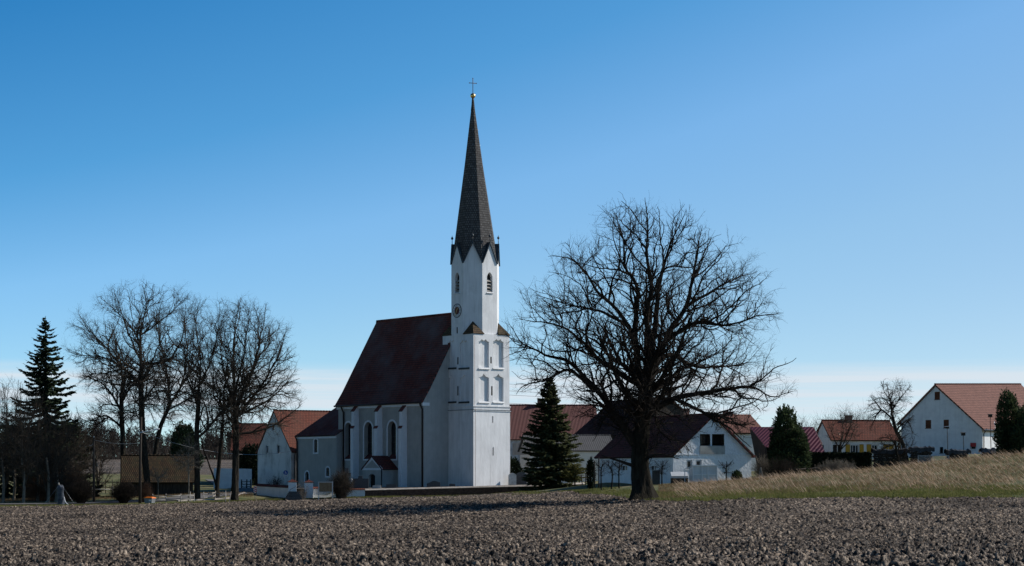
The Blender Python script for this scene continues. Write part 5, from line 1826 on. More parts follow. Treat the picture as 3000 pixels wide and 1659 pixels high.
bare_tree('solitary_tree', 'huge old bare tree standing alone on the edge of the ploughed field', 'tree', 1884, 140, big_guides, big_outline, 9.0, 0.67, 3,
          twig_mat='twig', bark='bark_big', flare=1.0, side_limbs=10, dens=1.25, haze=True, limb_r=0.47, center=(1890, 1020), grow=1.035, trunk_shoots=800)

# row of tall bare trees on the left
GT = 'tall bare trees along the lane'
bare_tree('bare_tree', 'tall bare tree forking beside the lamp post, in front of the wooden shed', 'tree', 436, 217,
  [[(437,1455),(427,1360),(417,1260),(414,1170),(414,1090)], [(414,1090),(410,980),(420,880),(404,825)], [(414,1150),(370,1085),(300,1045),(220,1038),(192,1020)],
   [(412,1120),(335,1050),(280,990),(215,930)], [(418,1110),(450,1070),(505,1052),(545,990),(560,900)], [(412,1000),(360,930),(285,870)], [(416,980),(470,930),(535,850)], [(414,1060),(380,980),(340,860)]],
  [(190,1040),(185,950),(220,890),(285,855),(350,825),(404,812),(470,840),(540,820),(580,850),(580,950),(575,1060),(540,1170),(470,1250),(400,1270),(320,1230),(230,1150)], 7.5, 0.38, 21,
  twig_mat='twig_ash', group=GT, dens=1.4, haze=True, flare=0.35, side_limbs=4, center=(405, 980))
bare_tree('bare_tree', 'spreading low bare tree behind the left end of the wooden shed', 'tree', 362, 243,
  [[(362,1440),(360,1300),(356,1200),(360,1120)], [(358,1260),(320,1220),(270,1230),(235,1250)], [(357,1200),(310,1130),(260,1100)], [(358,1180),(400,1120),(440,1100)], [(360,1120),(350,1050),(355,1000)]],
  [(235,1290),(225,1180),(250,1080),(300,1030),(360,1000),(420,1030),(460,1090),(460,1180),(450,1280),(340,1330),(270,1320)], 6.0, 0.36, 22, twig_mat='twig', group=GT, dens=1.4, haze=True, flare=0.3, center=(350, 1150))
bare_tree('bare_tree', 'bare tree with a trunk leaning right behind the wooden shed', 'tree', 444, 246,
  [[(444,1440),(455,1330),(470,1250),(500,1180)], [(500,1180),(532,1120),(545,1010),(530,900)], [(490,1200),(560,1160),(600,1100)], [(500,1180),(490,1080),(470,980),(460,900)], [(520,1140),(580,1060),(600,960)]],
  [(430,1140),(430,980),(470,880),(520,850),(580,860),(620,930),(630,1060),(610,1180),(540,1270),(450,1250)], 6.0, 0.34, 23, twig_mat='twig_ash', group=GT, dens=1.4, haze=True, flare=0.3, center=(525, 1040))
bare_tree('bare_tree', 'bare tree at the right shed end with a heavy limb rising to the right', 'tree', 578, 219,
  [[(578,1452),(577,1350),(577,1260),(582,1160)], [(582,1160),(590,1060),(578,960),(590,890)], [(580,1290),(612,1250),(655,1200),(700,1140),(730,1100),(780,1010),(800,940)], [(585,1130),(620,1050),(640,950),(640,880)], [(580,1180),(545,1090),(540,980)], [(690,1150),(760,1130),(830,1120)]],
  [(540,1160),(520,1050),(530,930),(560,860),(620,860),(690,880),(760,910),(820,960),(840,1060),(850,1150),(760,1230),(640,1290),(560,1270)], 6.5, 0.35, 24, twig_mat='twig_ash', group=GT, dens=1.4, haze=True, flare=0.3, side_limbs=3, center=(640, 1050))
bare_tree('bare_tree', 'slim bare tree with a forked trunk between the two thick trunks by the lane', 'tree', 636, 221,
  [[(638,1450),(636,1420),(645,1330),(652,1240)], [(637,1428),(620,1375),(600,1320),(592,1270),(600,1180)], [(652,1240),(660,1150),(672,1050),(665,950)], [(655,1200),(630,1120),(625,1020)], [(650,1260),(690,1240),(710,1180)]],
  [(590,1220),(590,1080),(620,960),(670,900),(710,950),(720,1070),(720,1190),(690,1260),(620,1270)], 4.5, 0.26, 25, twig_mat='twig', group=GT, dens=1.4, haze=True, flare=0.4, center=(655, 1100))
bare_tree('bare_tree', 'thickest bare tree at the right end of the row beside the farmhouse', 'tree', 686, 220,
  [[(687,1452),(690,1360),(692,1270),(688,1180)], [(688,1180),(684,1060),(690,950),(700,880)], [(690,1200),(740,1090),(770,980),(790,890)], [(690,1230),(760,1140),(820,1050),(850,960)], [(690,1180),(650,1080),(640,960)], [(692,1270),(760,1260),(820,1230),(880,1180)], [(690,1220),(800,1160),(865,1080)], [(690,1260),(650,1200),(600,1190)], [(690,1150),(720,1030),(740,900)]],
  [(600,1190),(610,1060),(630,930),(680,870),(740,860),(800,885),(850,940),(872,1020),(868,1100),(900,1180),(850,1250),(750,1330),(640,1300)], 6.5, 0.43, 26, twig_mat='twig_ash', group=GT, dens=1.4, haze=True, flare=0.35, side_limbs=4, center=(735, 1080))
bare_tree('sapling', 'thin pale sapling in front of the wooden shed wall', 'tree', 552, 216,
  [[(552,1458),(553,1400),(551,1345)], [(551,1345),(554,1310),(553,1275)], [(552,1370),(525,1350),(500,1335)], [(552,1350),(575,1330),(590,1320)]],
  [(500,1360),(510,1310),(553,1265),(595,1310),(600,1350),(553,1385)], 1.5, 0.075, 27, twig_mat='twig_pale', bark='twig_pale', flare=0.2, scale=0.3, ds=0.2, dens=1.5, twig_r=0.007)
bare_tree('sapling', 'small crooked sapling against the shed door', 'tree', 463, 217,
  [[(463,1460),(463,1420),(462,1400)], [(462,1400),(445,1385),(435,1375)], [(462,1402),(480,1388),(492,1372)]],
  [(430,1395),(435,1370),(463,1365),(495,1370),(498,1395)], 1.0, 0.06, 28, twig_mat='twig_pale', bark='twig_pale', flare=0.2, scale=0.3, ds=0.2, dens=1.5, twig_r=0.007)
# behind the wall of thicket on the far left
GL = 'multi stemmed bare trees of the thicket on the left'
for j, (px, D, hpx, w, sd_) in enumerate(((8, 214, 1085, 95, 41), (68, 211, 1120, 85, 42), (110, 218, 1165, 90, 43), (165, 215, 1200, 85, 44), (215, 224, 1235, 80, 45), (-60, 216, 1080, 95, 46), (285, 236, 1270, 75, 47), (40, 222, 1110, 95, 48), (140, 213, 1210, 80, 49), (190, 221, 1215, 90, 50))):
    by = 1470
    gs = [[(px, by), (px + 3, by - 60), (px - 4, by - 130)]]
    r_ = random.Random(sd_)
    for q in range(5):
        dx = (-0.8, 0.75, -0.35, 0.4, 0.05)[q] * w
        st = by - r_.uniform(5, 110)
        gs.append([(px, st), (px + dx * 0.3, st - 70), (px + dx * 0.65, (st + hpx) / 2), (px + dx, hpx + r_.uniform(0, 60))])
    ol = [(px - w, by - 90), (px - w * 1.05, (by + hpx) / 2), (px - w * 0.6, hpx + 30), (px, hpx), (px + w * 0.6, hpx + 25), (px + w * 1.05, (by + hpx) / 2), (px + w, by - 80), (px, by - 30)]
    lab = ['pale stemmed bare tree at the left edge before the tall spruce', 'bare thicket tree standing in front of the spruce trunk', 'arching bare thicket tree under the right side of the spruce',
           'low bare thicket tree behind the grey wrapped post', 'bare thicket tree behind the dark round bush', 'outermost bare thicket tree cut by the left edge', 'small bare thicket tree behind the telephone pole', 'tall bare thicket tree left of the spruce, half hidden by pale stems', 'low forked bare tree right behind the reddish scrub', 'bare thicket tree between wrapped post and dark round bush'][j]
    bare_tree('thicket_tree', lab, 'tree', px, D, gs, ol, 3.6, 0.17, sd_, twig_mat='twig_ash', bark='twig_pale', group=GL, flare=0.3, scale=0.7, dens=1.0)
# right side
bare_tree('fruit_tree', 'old bare fruit tree with a bushy lower crown left of the shaded gable', 'tree', 2662, 204,
  [[(2662,1350),(2645,1300),(2626,1262),(2615,1220)], [(2615,1220),(2612,1170),(2608,1120)], [(2615,1200),(2640,1160),(2665,1130)], [(2614,1190),(2590,1150),(2575,1115)], [(2618,1230),(2580,1200),(2550,1240)], [(2625,1260),(2660,1230),(2680,1270)], [(2614,1190),(2560,1180),(2538,1190)]],
  [(2540,1290),(2535,1190),(2560,1140),(2585,1105),(2620,1100),(2660,1105),(2675,1150),(2665,1200),(2685,1260),(2670,1310),(2600,1320)], 3.6, 0.24, 51, droop=0.22, twig_mat='twig', flare=0.3, scale=0.6, dens=1.3, ds=0.3, center=(2610, 1210))
bare_tree('fruit_tree', 'bare multi stemmed fruit tree before the ochre shuttered cottage', 'tree', 2464, 214,
  [[(2464,1345),(2463,1330),(2460,1305)], [(2462,1315),(2440,1270),(2430,1235)], [(2462,1310),(2470,1260),(2465,1215)], [(2463,1320),(2495,1280),(2510,1230)], [(2463,1320),(2485,1260),(2490,1215)]],
  [(2420,1280),(2425,1225),(2460,1200),(2505,1205),(2530,1240),(2525,1290),(2470,1310)], 2.6, 0.16, 52, twig_mat='twig_ash', flare=0.2, scale=0.6, dens=1.3, ds=0.3)
bare_tree('fruit_tree', 'bare dead looking tree leaning behind the woodpile and fence', 'tree', 2640, 199,
  [[(2640,1372),(2628,1330),(2622,1290)], [(2622,1300),(2590,1310),(2560,1325)], [(2625,1310),(2650,1280),(2668,1270)], [(2630,1340),(2660,1320),(2672,1290)], [(2624,1300),(2600,1280),(2570,1290)]],
  [(2540,1340),(2560,1290),(2610,1265),(2670,1260),(2690,1300),(2670,1340),(2600,1350)], 2.5, 0.15, 53, twig_mat='twig', flare=0.2, scale=0.6, dens=1.3, ds=0.3)
# espalier-like young trees before the white wall
for j, (px, D, top, lab) in enumerate(((1790, 178, 1345, 'leaning young bare tree left of the wall window'), (1814, 178, 1340, 'straight young bare tree beside the wall window'), (1762, 177, 1342, 'young bare tree next to the dark post by the wall'),
                                  (1940, 178, 1350, 'thin young bare tree right of the great trunk'), (2128, 181, 1365, 'leafless shrub before the grazing lit gable'))):
    sgn = (-1, 0.2, 0.3, 0.2, 0)[j]
    bare_tree('young_tree', lab, 'tree', px, D,
      [[(px, 1412), (px - sgn * 4, 1385), (px + sgn * 8, 1362)], [(px, 1372), (px - 15, 1358), (px - 22, 1348)], [(px, 1368), (px + 14, 1354), (px + 20, 1346)], [(px + sgn * 8, 1362), (px + sgn * 6, 1350), (px + sgn * 5, top)]],
      [(px - 24, 1385), (px - 26, 1352), (px, top - 4), (px + 26, 1352), (px + 24, 1385)], 0.8, 0.07, 60 + j, twig_mat='twig', bark='bark', flare=0.2, scale=0.22, ds=0.15, dens=1.2, twig_r=0.006, group='young trees by the white house')

# ------------------------------------------------------------------ shrubs of many bare stems
def stem_shrub(name, label, cat, px, D, w, h, n, mat, seed, group=None, r=0.014, spread=1.0, dome=True, base_w=0.25, depth=None, kink=0.22):
    rng = np.random.default_rng(seed)
    x0 = (px - CX) / F * D
    root_z = gz(x0, D)
    o_ = Vector((x0, D, root_z - 0.05))
    A, B, RA, RB, DA, DB = [], [], [], [], [], []
    m = n
    az = rng.uniform(0, 2 * math.pi, m); t = np.sqrt(rng.random(m)) * spread
    dp = depth or w
    p = np.stack([np.cos(az) * t * w * base_w, np.sin(az) * t * dp * base_w, np.zeros(m)], -1)
    hh = h * (np.sqrt(np.clip(1 - 0.8 * t ** 2, 0.1, 1)) if dome else 1) * rng.uniform(0.55, 1.0, m)
    tgt = np.stack([np.cos(az) * t * w, np.sin(az) * t * dp, hh], -1)
    segs = 5
    pd = np.tile(np.array([[0, 0, 1.0]]), (m, 1))
    prev = p
    for k in range(segs):
        f = (k + 1) / segs
        q = p + (tgt - p) * np.stack([np.full(m, f ** 1.3), np.full(m, f ** 1.3), np.full(m, f ** 0.8)], -1) + rng.normal(0, kink * h * 0.12, (m, 3)) * f
        d = q - prev; d /= np.linalg.norm(d, axis=1, keepdims=True) + 1e-9
        A.append(prev); B.append(q); RA.append(np.full(m, r * (1 - 0.16 * k))); RB.append(np.full(m, r * (1 - 0.16 * (k + 1)))); DA.append(pd); DB.append(d)
        if k > 0:
            for rep in range(3):
                e = d * 0.5 + rng.normal(0, 0.6, (m, 3)); e[:, 2] += 0.15; e /= np.linalg.norm(e, axis=1, keepdims=True)
                q2 = q + e * rng.uniform(0.1, 0.3, (m, 1)) * h * 0.8
                A.append(q); B.append(q2); RA.append(np.full(m, r * 0.55)); RB.append(np.full(m, r * 0.3)); DA.append(e); DB.append(e)
        prev, pd = q, d
    c = np.concatenate
    o = edges_mesh(name, c(A), c(B), c(RA), c(RB), c(DA), c(DB), mat, None)
    o.location = o_
    return tag(o, label, cat, group)
stem_shrub('round_bush', 'dense dark leafless bush right of the grey wrapped post', 'bush', 237, 208, 1.45, 2.9, 420, 'twig', 71, r=0.016)
stem_shrub('round_bush', 'dense dark leafless bush left of the lamp post', 'bush', 362, 210, 1.45, 2.7, 420, 'twig', 72, r=0.016)
stem_shrub('red_shrub', 'reddish upright stems behind the foot of the lamp post', 'bush', 425, 213, 0.9, 2.6, 130, 'twig_red', 73, base_w=0.5)
stem_shrub('red_shrub', 'broad reddish brown shrub behind the grey wrapped post', 'bush', 195, 218, 2.6, 4.3, 420, 'twig_red', 74, base_w=0.6)
stem_shrub('red_shrub', 'reddish brown scrub at the foot of the thicket trees', 'bush', 120, 219, 2.5, 3.2, 300, 'twig_red', 75, base_w=0.7)
stem_shrub('bare_shrub', 'tall brown leafless shrub in front of the church sacristy', 'bush', 1000, 224.5, 1.5, 3.6, 360, 'twig_ash', 76, base_w=0.35)
stem_shrub('bare_shrub', 'small leafless shrub before the farmhouse wall', 'bush', 806, 240, 1.2, 2.2, 90, 'twig', 77, base_w=0.4)
stem_shrub('bare_shrub', 'two pale leafless stems at the church steps', 'bush', 890, 221.5, 0.7, 2.6, 22, 'twig_pale', 78, base_w=0.3)
stem_shrub('bare_shrub', 'leafless shrub at the corner of white house and red shed', 'bush', 2236, 190, 1.2, 2.6, 130, 'twig_pale', 79, base_w=0.4)
stem_shrub('bare_shrub', 'leafless shrub at the foot of the dark evergreen', 'bush', 2290, 180, 1.8, 2.0, 160, 'twig', 80, base_w=0.6)
stem_shrub('brush_pile', 'heap of grey brushwood in front of the hedge', 'brushwood', 2450, 184, 1.9, 1.35, 420, 'twig_pale', 81, base_w=1.0, depth=1.0, kink=0.9)
for j, (px, D, h_, w_) in enumerate(((2420, 300, 8.0, 3.0), (2475, 305, 9.2, 3.4), (2530, 300, 8.6, 3.0), (2380, 305, 6.6, 2.6), (2345, 300, 8.0, 2.6))):
    stem_shrub('tall_shrub', ['leafless tall shrub behind the left end of the ochre shuttered cottage', 'leafless tall shrub rising behind the cottage chimney', 'leafless tall shrub behind the right half of the cottage roof', 'low leafless shrub in the gap left of the cottage gable', 'leafless shrub showing above the wine red shed roof'][j], 'bush', px, D, w_, h_, 260, 'twig_ash', 90 + j, group='leafless shrubs behind the cottage', base_w=0.5, r=0.02)

# ------------------------------------------------------------------ conifers and evergreens
def spray_faces(P0, DIR, L, Wd, rng):
    """drooping needle sprays: two crossed slim blades each"""
    n = len(P0)
    side = np.cross(DIR, np.array([0, 0, 1.0])); side /= np.linalg.norm(side, axis=1, keepdims=True) + 1e-9
    roll = rng.uniform(-0.8, 0.8, n)[:, None]
    upv = np.cross(side, DIR)
    s = side * np.cos(roll) + upv * np.sin(roll)
    tipp = P0 + DIR * L[:, None]
    mid = P0 + DIR * (L * 0.45)[:, None]
    V = np.stack([P0, mid + s * Wd[:, None], tipp, mid - s * Wd[:, None]], 1).reshape(-1, 3)
    Fq = np.arange(n)[:, None] * 4 + np.array([[0, 1, 2, 3]])
    return V, Fq
def spruce(name, label, px, D, top_py, half_px, seed, mat='spruce', whorl=0.55, skirt=0.0, droop=0.25, gaps=0.15, base_py=None, spr=0.42, power=0.85, dens=1.0):
    rng = np.random.default_rng(seed)
    s = F / D
    x0 = (px - CX) / s
    z0 = gz(x0, D) if base_py is None else zat(base_py, D)
    H = zat(top_py, D) - z0
    R0 = half_px / s
    root = thing(name, label, 'tree', (x0, D, z0 - 0.05), rng.uniform(0, 6))
    mb = MB()
    mb.tube([(0, 0, -0.3), (0.05, 0, H * 0.5), (0, 0, H * 0.985)], [0.022 * H + 0.05, 0.013 * H + 0.02, 0.012], 9)
    mb.build('trunk', 'bark', root)
    A, B, RA, RB, DA = [], [], [], [], []
    SP, SD, SL, SW = [], [], [], []
    z = skirt + 0.5
    while z < H - 0.15:
        t = (z - skirt) / (H - skirt)
        Rr = R0 * max(0.02, (1 - t)) ** power * (0.85 + 0.3 * rng.random())
        nb = int(rng.integers(6, 9)) if t < 0.9 else 5
        a0 = rng.uniform(0, 6.28)
        for k in range(nb):
            if rng.random() < gaps: continue
            az = a0 + 2 * math.pi * k / nb + rng.normal(0, 0.18)
            ln = Rr * rng.uniform(0.72, 1.12) * (0.74 + 0.55 * float(vnoise(np.array([math.cos(az) * 1.6 + 9]), np.array([z * 0.35 + math.sin(az) * 1.6]), seed)[0]))
            out = np.array([math.cos(az), math.sin(az), 0.0])
            p = np.array([0, 0, max(0.2, z + rng.normal(0, 0.28 * whorl))])
            seg = max(3, int(ln / 0.45))
            rise = 0.35 * t
            for j in range(seg):
                f = (j + 0.5) / seg
                d = out + np.array([0, 0, rise - droop * 1.6 * (1 - f) + droop * 0.9 * f ** 2 - 0.05])
                d /= np.linalg.norm(d)
                q = p + d * (ln / seg)
                A.append(p); B.append(q); RA.append(0.035 * (1 - j / seg) * (0.3 + ln * 0.25) + 0.008); RB.append(0.035 * (1 - (j + 1) / seg) * (0.3 + ln * 0.25) + 0.006); DA.append(d)
                ns_ = int((15 if f > 0.2 else 6) * dens)
                for m in range(ns_):
                    sgn = 1 if m % 2 else -1
                    sd_ = np.array([-d[1], d[0], 0]) * sgn
                    dd = d * rng.uniform(0.25, 0.9) + sd_ * rng.uniform(0.3, 1.0) + np.array([0, 0, -rng.uniform(0.15, 0.8) * (0.35 + droop)])
                    dd /= np.linalg.norm(dd)
                    SP.append(p + (q - p) * rng.random()); SD.append(dd); SL.append(spr * rng.uniform(0.55, 1.25) * (0.28 + 0.85 * (1 - t))); SW.append(0.085 * rng.uniform(0.7, 1.5) * (spr / 0.42))
                p = q
            SP.append(p); SD.append(d); SL.append(spr * 0.7); SW.append(0.05)
        z += whorl * (0.55 + 0.55 * (1 - t)) * rng.uniform(0.8, 1.2)
    for m in range(14):
        SP.append(np.array([0, 0, H - 0.1 * m])); a = rng.uniform(0, 6.28); dd = np.array([math.cos(a) * 0.5, math.sin(a) * 0.5, 0.8]); SD.append(dd / np.linalg.norm(dd)); SL.append(0.3); SW.append(0.04)
    A, B, RA, RB, DA = map(np.array, (A, B, RA, RB, DA))
    edges_mesh('branches', A, B, RA, RB, DA, DA, 'bark', root)
    V, Fq = spray_faces(np.array(SP), np.array(SD), np.array(SL), np.array(SW), rng)
    np_mesh('needles', V, Fq, mat, root, smooth=False)
    print(name, 'H %.1f' % H, len(SP))
    return root
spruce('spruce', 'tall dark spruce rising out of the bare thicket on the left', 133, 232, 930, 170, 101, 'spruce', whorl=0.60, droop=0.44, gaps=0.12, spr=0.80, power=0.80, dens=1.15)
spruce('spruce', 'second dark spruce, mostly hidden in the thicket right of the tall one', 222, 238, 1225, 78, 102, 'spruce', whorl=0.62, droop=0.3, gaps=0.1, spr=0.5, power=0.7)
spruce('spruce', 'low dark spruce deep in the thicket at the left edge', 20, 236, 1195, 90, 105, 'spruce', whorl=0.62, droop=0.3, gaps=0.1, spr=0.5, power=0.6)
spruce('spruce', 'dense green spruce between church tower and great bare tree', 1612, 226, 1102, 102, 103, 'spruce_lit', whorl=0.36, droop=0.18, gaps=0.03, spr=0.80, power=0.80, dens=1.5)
spruce('yew', 'low spreading yellowish yew in front of the brick wall corner', 1684, 221, 1358, 50, 104, 'yew', whorl=0.28, skirt=0.75, droop=-0.05, gaps=0.0, spr=0.36, power=0.45, dens=1.5)

def leafy(name, label, cat, px, D, lobes, n, mat, seed, size=(0.10, 0.24), group=None, stem=True, base_py=None):
    """evergreen made of leaf sprays spread through a few lobes: lobe = (dx, dy, z, rx, ry, rz) metres"""
    rng = np.random.default_rng(seed)
    x0 = (px - CX) / F * D
    z0 = gz(x0, D) if base_py is None else zat(base_py, D)
    root = thing(name, label, cat, (x0, D, z0 - 0.05), 0, group)
    vol = np.array([l[3] * l[4] * l[5] for l in lobes]) ** (2 / 3); vol /= vol.sum()
    w = rng.choice(len(lobes), n, p=vol)
    L = np.array(lobes)[w]
    d = rng.normal(0, 1, (n, 3)); d /= np.linalg.norm(d, axis=1, keepdims=True)
    bump = 0.62 + 0.34 * vnoise(d[:, 0] * 3 + L[:, 0] * 5 + 20, d[:, 2] * 4 + d[:, 1] * 3 + 20, seed) + 0.26 * vnoise(d[:, 0] * 8 + L[:, 0] * 5 + 40, d[:, 2] * 10 + d[:, 1] * 8 + 40, seed + 1) + 0.12 * rng.random(n)
    rho = (1 - 0.42 * rng.random(n) ** 2) * bump
    p = L[:, :3] + d * L[:, 3:] * rho[:, None]
    k = p[:, 2] > 0.05
    p, d = p[k], d[k]; n = len(p)
    dirv = d * 0.7 + rng.normal(0, 0.45, (n, 3)) + np.array([0, 0, 0.35])
    dirv /= np.linalg.norm(dirv, axis=1, keepdims=True)
    ln = rng.uniform(size[0], size[1], n)
    V, Fq = spray_faces(p, dirv, ln * 1.6, ln * 0.42, rng)
    np_mesh('foliage', V, Fq, mat, root, smooth=False)
    if stem:
        mb = MB()
        for l in lobes[:3]:
            mb.tube([(l[0] * 0.4, l[1] * 0.4, -0.3), (l[0] * 0.8, l[1] * 0.8, l[2] * 0.6), (l[0], l[1], l[2] + l[5] * 0.55)], [0.11, 0.08, 0.03], 7)
        mb.build('trunk', 'bark', root)
    return root
leafy('evergreen', 'broad dark green thuja in front of the wine red shed', 'tree', 2310, 187,
      [(-0.35, 0, 4.0, 1.25, 1.2, 2.95), (-0.9, 0.2, 2.6, 0.9, 1.0, 2.3), (0.75, -0.2, 2.9, 1.0, 1.0, 2.3), (1.35, -0.3, 2.0, 0.65, 0.8, 1.9), (0.0, -0.3, 1.6, 1.6, 1.2, 1.7)], 22000, 'thuja', 111, base_py=1402)
leafy('evergreen', 'dark conical evergreen standing before the salmon roof near the right edge', 'tree', 2955, 192,
      [(0, 0, 3.4, 1.15, 1.1, 3.1), (0.2, 0, 1.7, 1.5, 1.3, 1.8)], 11000, 'thuja', 112, base_py=1338)
leafy('evergreen', 'dark evergreen cut by the right edge of the picture', 'tree', 3008, 190,
      [(0, 0, 2.6, 1.1, 1.1, 2.4), (-0.3, 0, 1.5, 1.2, 1.2, 1.6)], 8000, 'thuja', 113, base_py=1338)
leafy('columnar_thuja', 'slim dark columnar thuja at the corner of the annex and white house', 'tree', 1731, 186, [(0, 0, 1.5, 0.36, 0.36, 1.55)], 2600, 'hedge', 114, size=(0.06, 0.16))
leafy('boxwood', 'dark rounded evergreen bush behind the pale gravestone by the tower', 'bush', 1505, 246, [(0, 0, 1.6, 1.0, 0.9, 1.7)], 4200, 'hedge', 115, base_py=1424)
leafy('evergreen_shrub', 'small green shrub at the lit corner of the white house', 'bush', 2158, 183, [(0, 0, 0.35, 0.42, 0.4, 0.5)], 900, 'thuja', 116, size=(0.08, 0.2), stem=False)
leafy('conifer', 'dark conifer far behind the wooden shed between the trunks', 'tree', 540, 330, [(0, 0, 4.0, 2.2, 2.0, 4.4), (0.4, 0, 2.2, 2.6, 2.0, 2.6)], 7000, 'spruce', 117, size=(0.2, 0.45), base_py=1385)
leafy('ivy_shrub', 'dark ivy covered bush on the orange roofed barn', 'bush', 735, 284, [(0, 0, 3.4, 1.6, 1.2, 2.6), (-0.6, 0, 1.6, 1.3, 1.0, 1.8)], 5000, 'hedge', 118, size=(0.12, 0.3), base_py=1420)
def hedge():
    rng = np.random.default_rng(120)
    D = 196
    x0, x1 = (2368 - CX) / F * D, (2552 - CX) / F * D
    zb, zt_ = zat(1392, D), zat(1329, D)
    w, h_ = x1 - x0, zt_ - zb
    n = 15000
    p = np.stack([rng.uniform(0, w, n), rng.uniform(0, 1.3, n), rng.uniform(0, h_, n)], -1)
    f = rng.integers(0, 4, n)
    p[f == 0, 1] = 0.06 * rng.random((f == 0).sum()); p[f == 1, 2] = h_ - 0.08 * rng.random((f == 1).sum())
    p[f == 2, 0] = np.where(rng.random((f == 2).sum()) < 0.5, 0.05, w - 0.05)
    d = rng.normal(0, 1, (n, 3)); d /= np.linalg.norm(d, axis=1, keepdims=True)
    ln = rng.uniform(0.08, 0.2, n)
    V, Fq = spray_faces(p, d, ln * 1.4, ln * 0.5, rng)
    root = thing('hedge', 'clipped dark hedge in front of the ochre shuttered cottage', 'hedge', (x0, D, zb))
    np_mesh('foliage', V, Fq, 'hedge', root, smooth=False)
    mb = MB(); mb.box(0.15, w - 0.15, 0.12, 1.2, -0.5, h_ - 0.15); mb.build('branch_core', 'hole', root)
hedge()

# ------------------------------------------------------------------ far leafless wood
def far_wood():
    rng = np.random.default_rng(130)
    A, B, RA, RB, DA = [], [], [], [], []
    SP, SD, SL, SW = [], [], [], []
    n = 900
    for k in range(n):
        px = rng.uniform(-700, 1150) if k < 650 else rng.uniform(1150, 3800)
        D = rng.uniform(600, 690)
        x = (px - CX) / F * D
        z = gz(x, D)
        top = np.interp(px, [-700, 250, 350, 520, 700, 1150, 3800], [1225, 1235, 1250, 1275, 1262, 1285, 1290]) + rng.normal(0, 9)
        H = max(4.0, zat(top, D) - z) * rng.uniform(0.75, 1.05)
        lean = rng.normal(0, 0.04, 2)
        b = np.array([x, D, z - 0.3]); t_ = b + np.array([lean[0] * H, lean[1] * H, H])
        A.append(b); B.append(t_); RA.append(0.16 * rng.uniform(0.6, 1.2)); RB.append(0.03); DA.append(np.array([0, 0, 1.0]))
        if k % 17 == 3:                          # a conifer among them
            for m in range(260):
                f = rng.random() ** 0.8
                a = rng.uniform(0, 6.28); r_ = (1 - f) * H * 0.2
                SP.append(b + np.array([math.cos(a) * r_, math.sin(a) * r_, 0.5 + f * (H - 0.5)])); q = np.array([math.cos(a), math.sin(a), -0.4]); SD.append(q / np.linalg.norm(q)); SL.append(rng.uniform(0.4, 1.0)); SW.append(0.22)
            continue
        for m in range(int(rng.integers(46, 74))):
            f = rng.uniform(0.12, 1.0)
            p = b + (t_ - b) * f
            a = rng.uniform(0, 6.28)
            ln = H * rng.uniform(0.10, 0.34) * (1.1 - 0.6 * f)
            d = np.array([math.cos(a) * 0.8, math.sin(a) * 0.8, rng.uniform(0.3, 1.2)]); d /= np.linalg.norm(d)
            q = p + d * ln
            A.append(p); B.append(q); RA.append(0.075); RB.append(0.04); DA.append(d)
            for w in range(2):
                d2 = d + rng.normal(0, 0.5, 3); d2 /= np.linalg.norm(d2)
                A.append(p + d * ln * rng.uniform(0.4, 1)); B.append(A[-1] + d2 * ln * 0.6); RA.append(0.055); RB.append(0.035); DA.append(d2)
    A, B, RA, RB, DA = map(np.array, (A, B, RA, RB, DA))
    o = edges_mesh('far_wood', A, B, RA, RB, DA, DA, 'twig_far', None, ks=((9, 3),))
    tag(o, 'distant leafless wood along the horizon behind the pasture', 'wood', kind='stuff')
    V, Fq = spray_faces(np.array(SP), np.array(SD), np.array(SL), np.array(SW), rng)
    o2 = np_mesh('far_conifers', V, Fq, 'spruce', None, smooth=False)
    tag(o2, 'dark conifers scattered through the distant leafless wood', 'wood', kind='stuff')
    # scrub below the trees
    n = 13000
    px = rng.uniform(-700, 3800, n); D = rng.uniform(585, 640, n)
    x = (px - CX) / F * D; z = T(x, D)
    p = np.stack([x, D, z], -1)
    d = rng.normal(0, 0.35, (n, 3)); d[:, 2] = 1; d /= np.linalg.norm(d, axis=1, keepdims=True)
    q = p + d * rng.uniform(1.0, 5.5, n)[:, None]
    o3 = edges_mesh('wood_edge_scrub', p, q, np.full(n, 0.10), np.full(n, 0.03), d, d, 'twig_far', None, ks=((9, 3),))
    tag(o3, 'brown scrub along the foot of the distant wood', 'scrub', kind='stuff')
far_wood()
# ------------------------------------------------------------------ street furniture and small things
def at(px, py, D): return P(px, py, D)
# street lamp on a wooden pole
D = 209.5
x = (411 - CX) / F * D
b = Vector((x, D, gz(x, D)))
root = thing('street_lamp', 'dark wooden lamp post with a pale arm reaching right, before the tall bare tree', 'street lamp', b)
top = zat(1222, D) - b.z
mb = MB(); mb.tube([(-0.05, 0, -0.5), (0, 0, top * 0.5), (0.1, 0, top)], [0.17, 0.14, 0.11], 12); mb.build('pole', 'wood_pole', root)
za = zat(1267, D) - b.z; zb2 = zat(1258, D) - b.z
mb = MB(); mb.tube([(0.06, -0.12, za), (1.0, -0.16, za + 0.14), (1.55, -0.18, za + 0.26)], [0.045, 0.045, 0.045], 8); mb.build('arm', 'foil', root)
mb = MB()
mb.lathe([(0.02, 0), (0.07, 0.02), (0.09, 0.2), (0.08, 0.55), (0.03, 0.66)], 10)
lamp = mb.build('lamp_head', 'foil', root); lamp.location = (1.5, -0.18, za + 0.25); lamp.rotation_euler = (0, R(78), 0)
mb = MB(); mb.box(-0.16, 0.28, -0.2, 0.2, za - 0.05, za + 0.02); mb.lathe([(0.05, 0), (0.06, 0.1), (0.035, 0.2)], 8, (-0.13, -0.05, za + 0.02)); mb.lathe([(0.05, 0), (0.06, 0.1), (0.035, 0.2)], 8, (0.24, -0.05, za + 0.02)); mb.build('bracket', 'metal_grey', root)
LAMP_TOP = b + Vector((0.05, 0, za + 0.05))
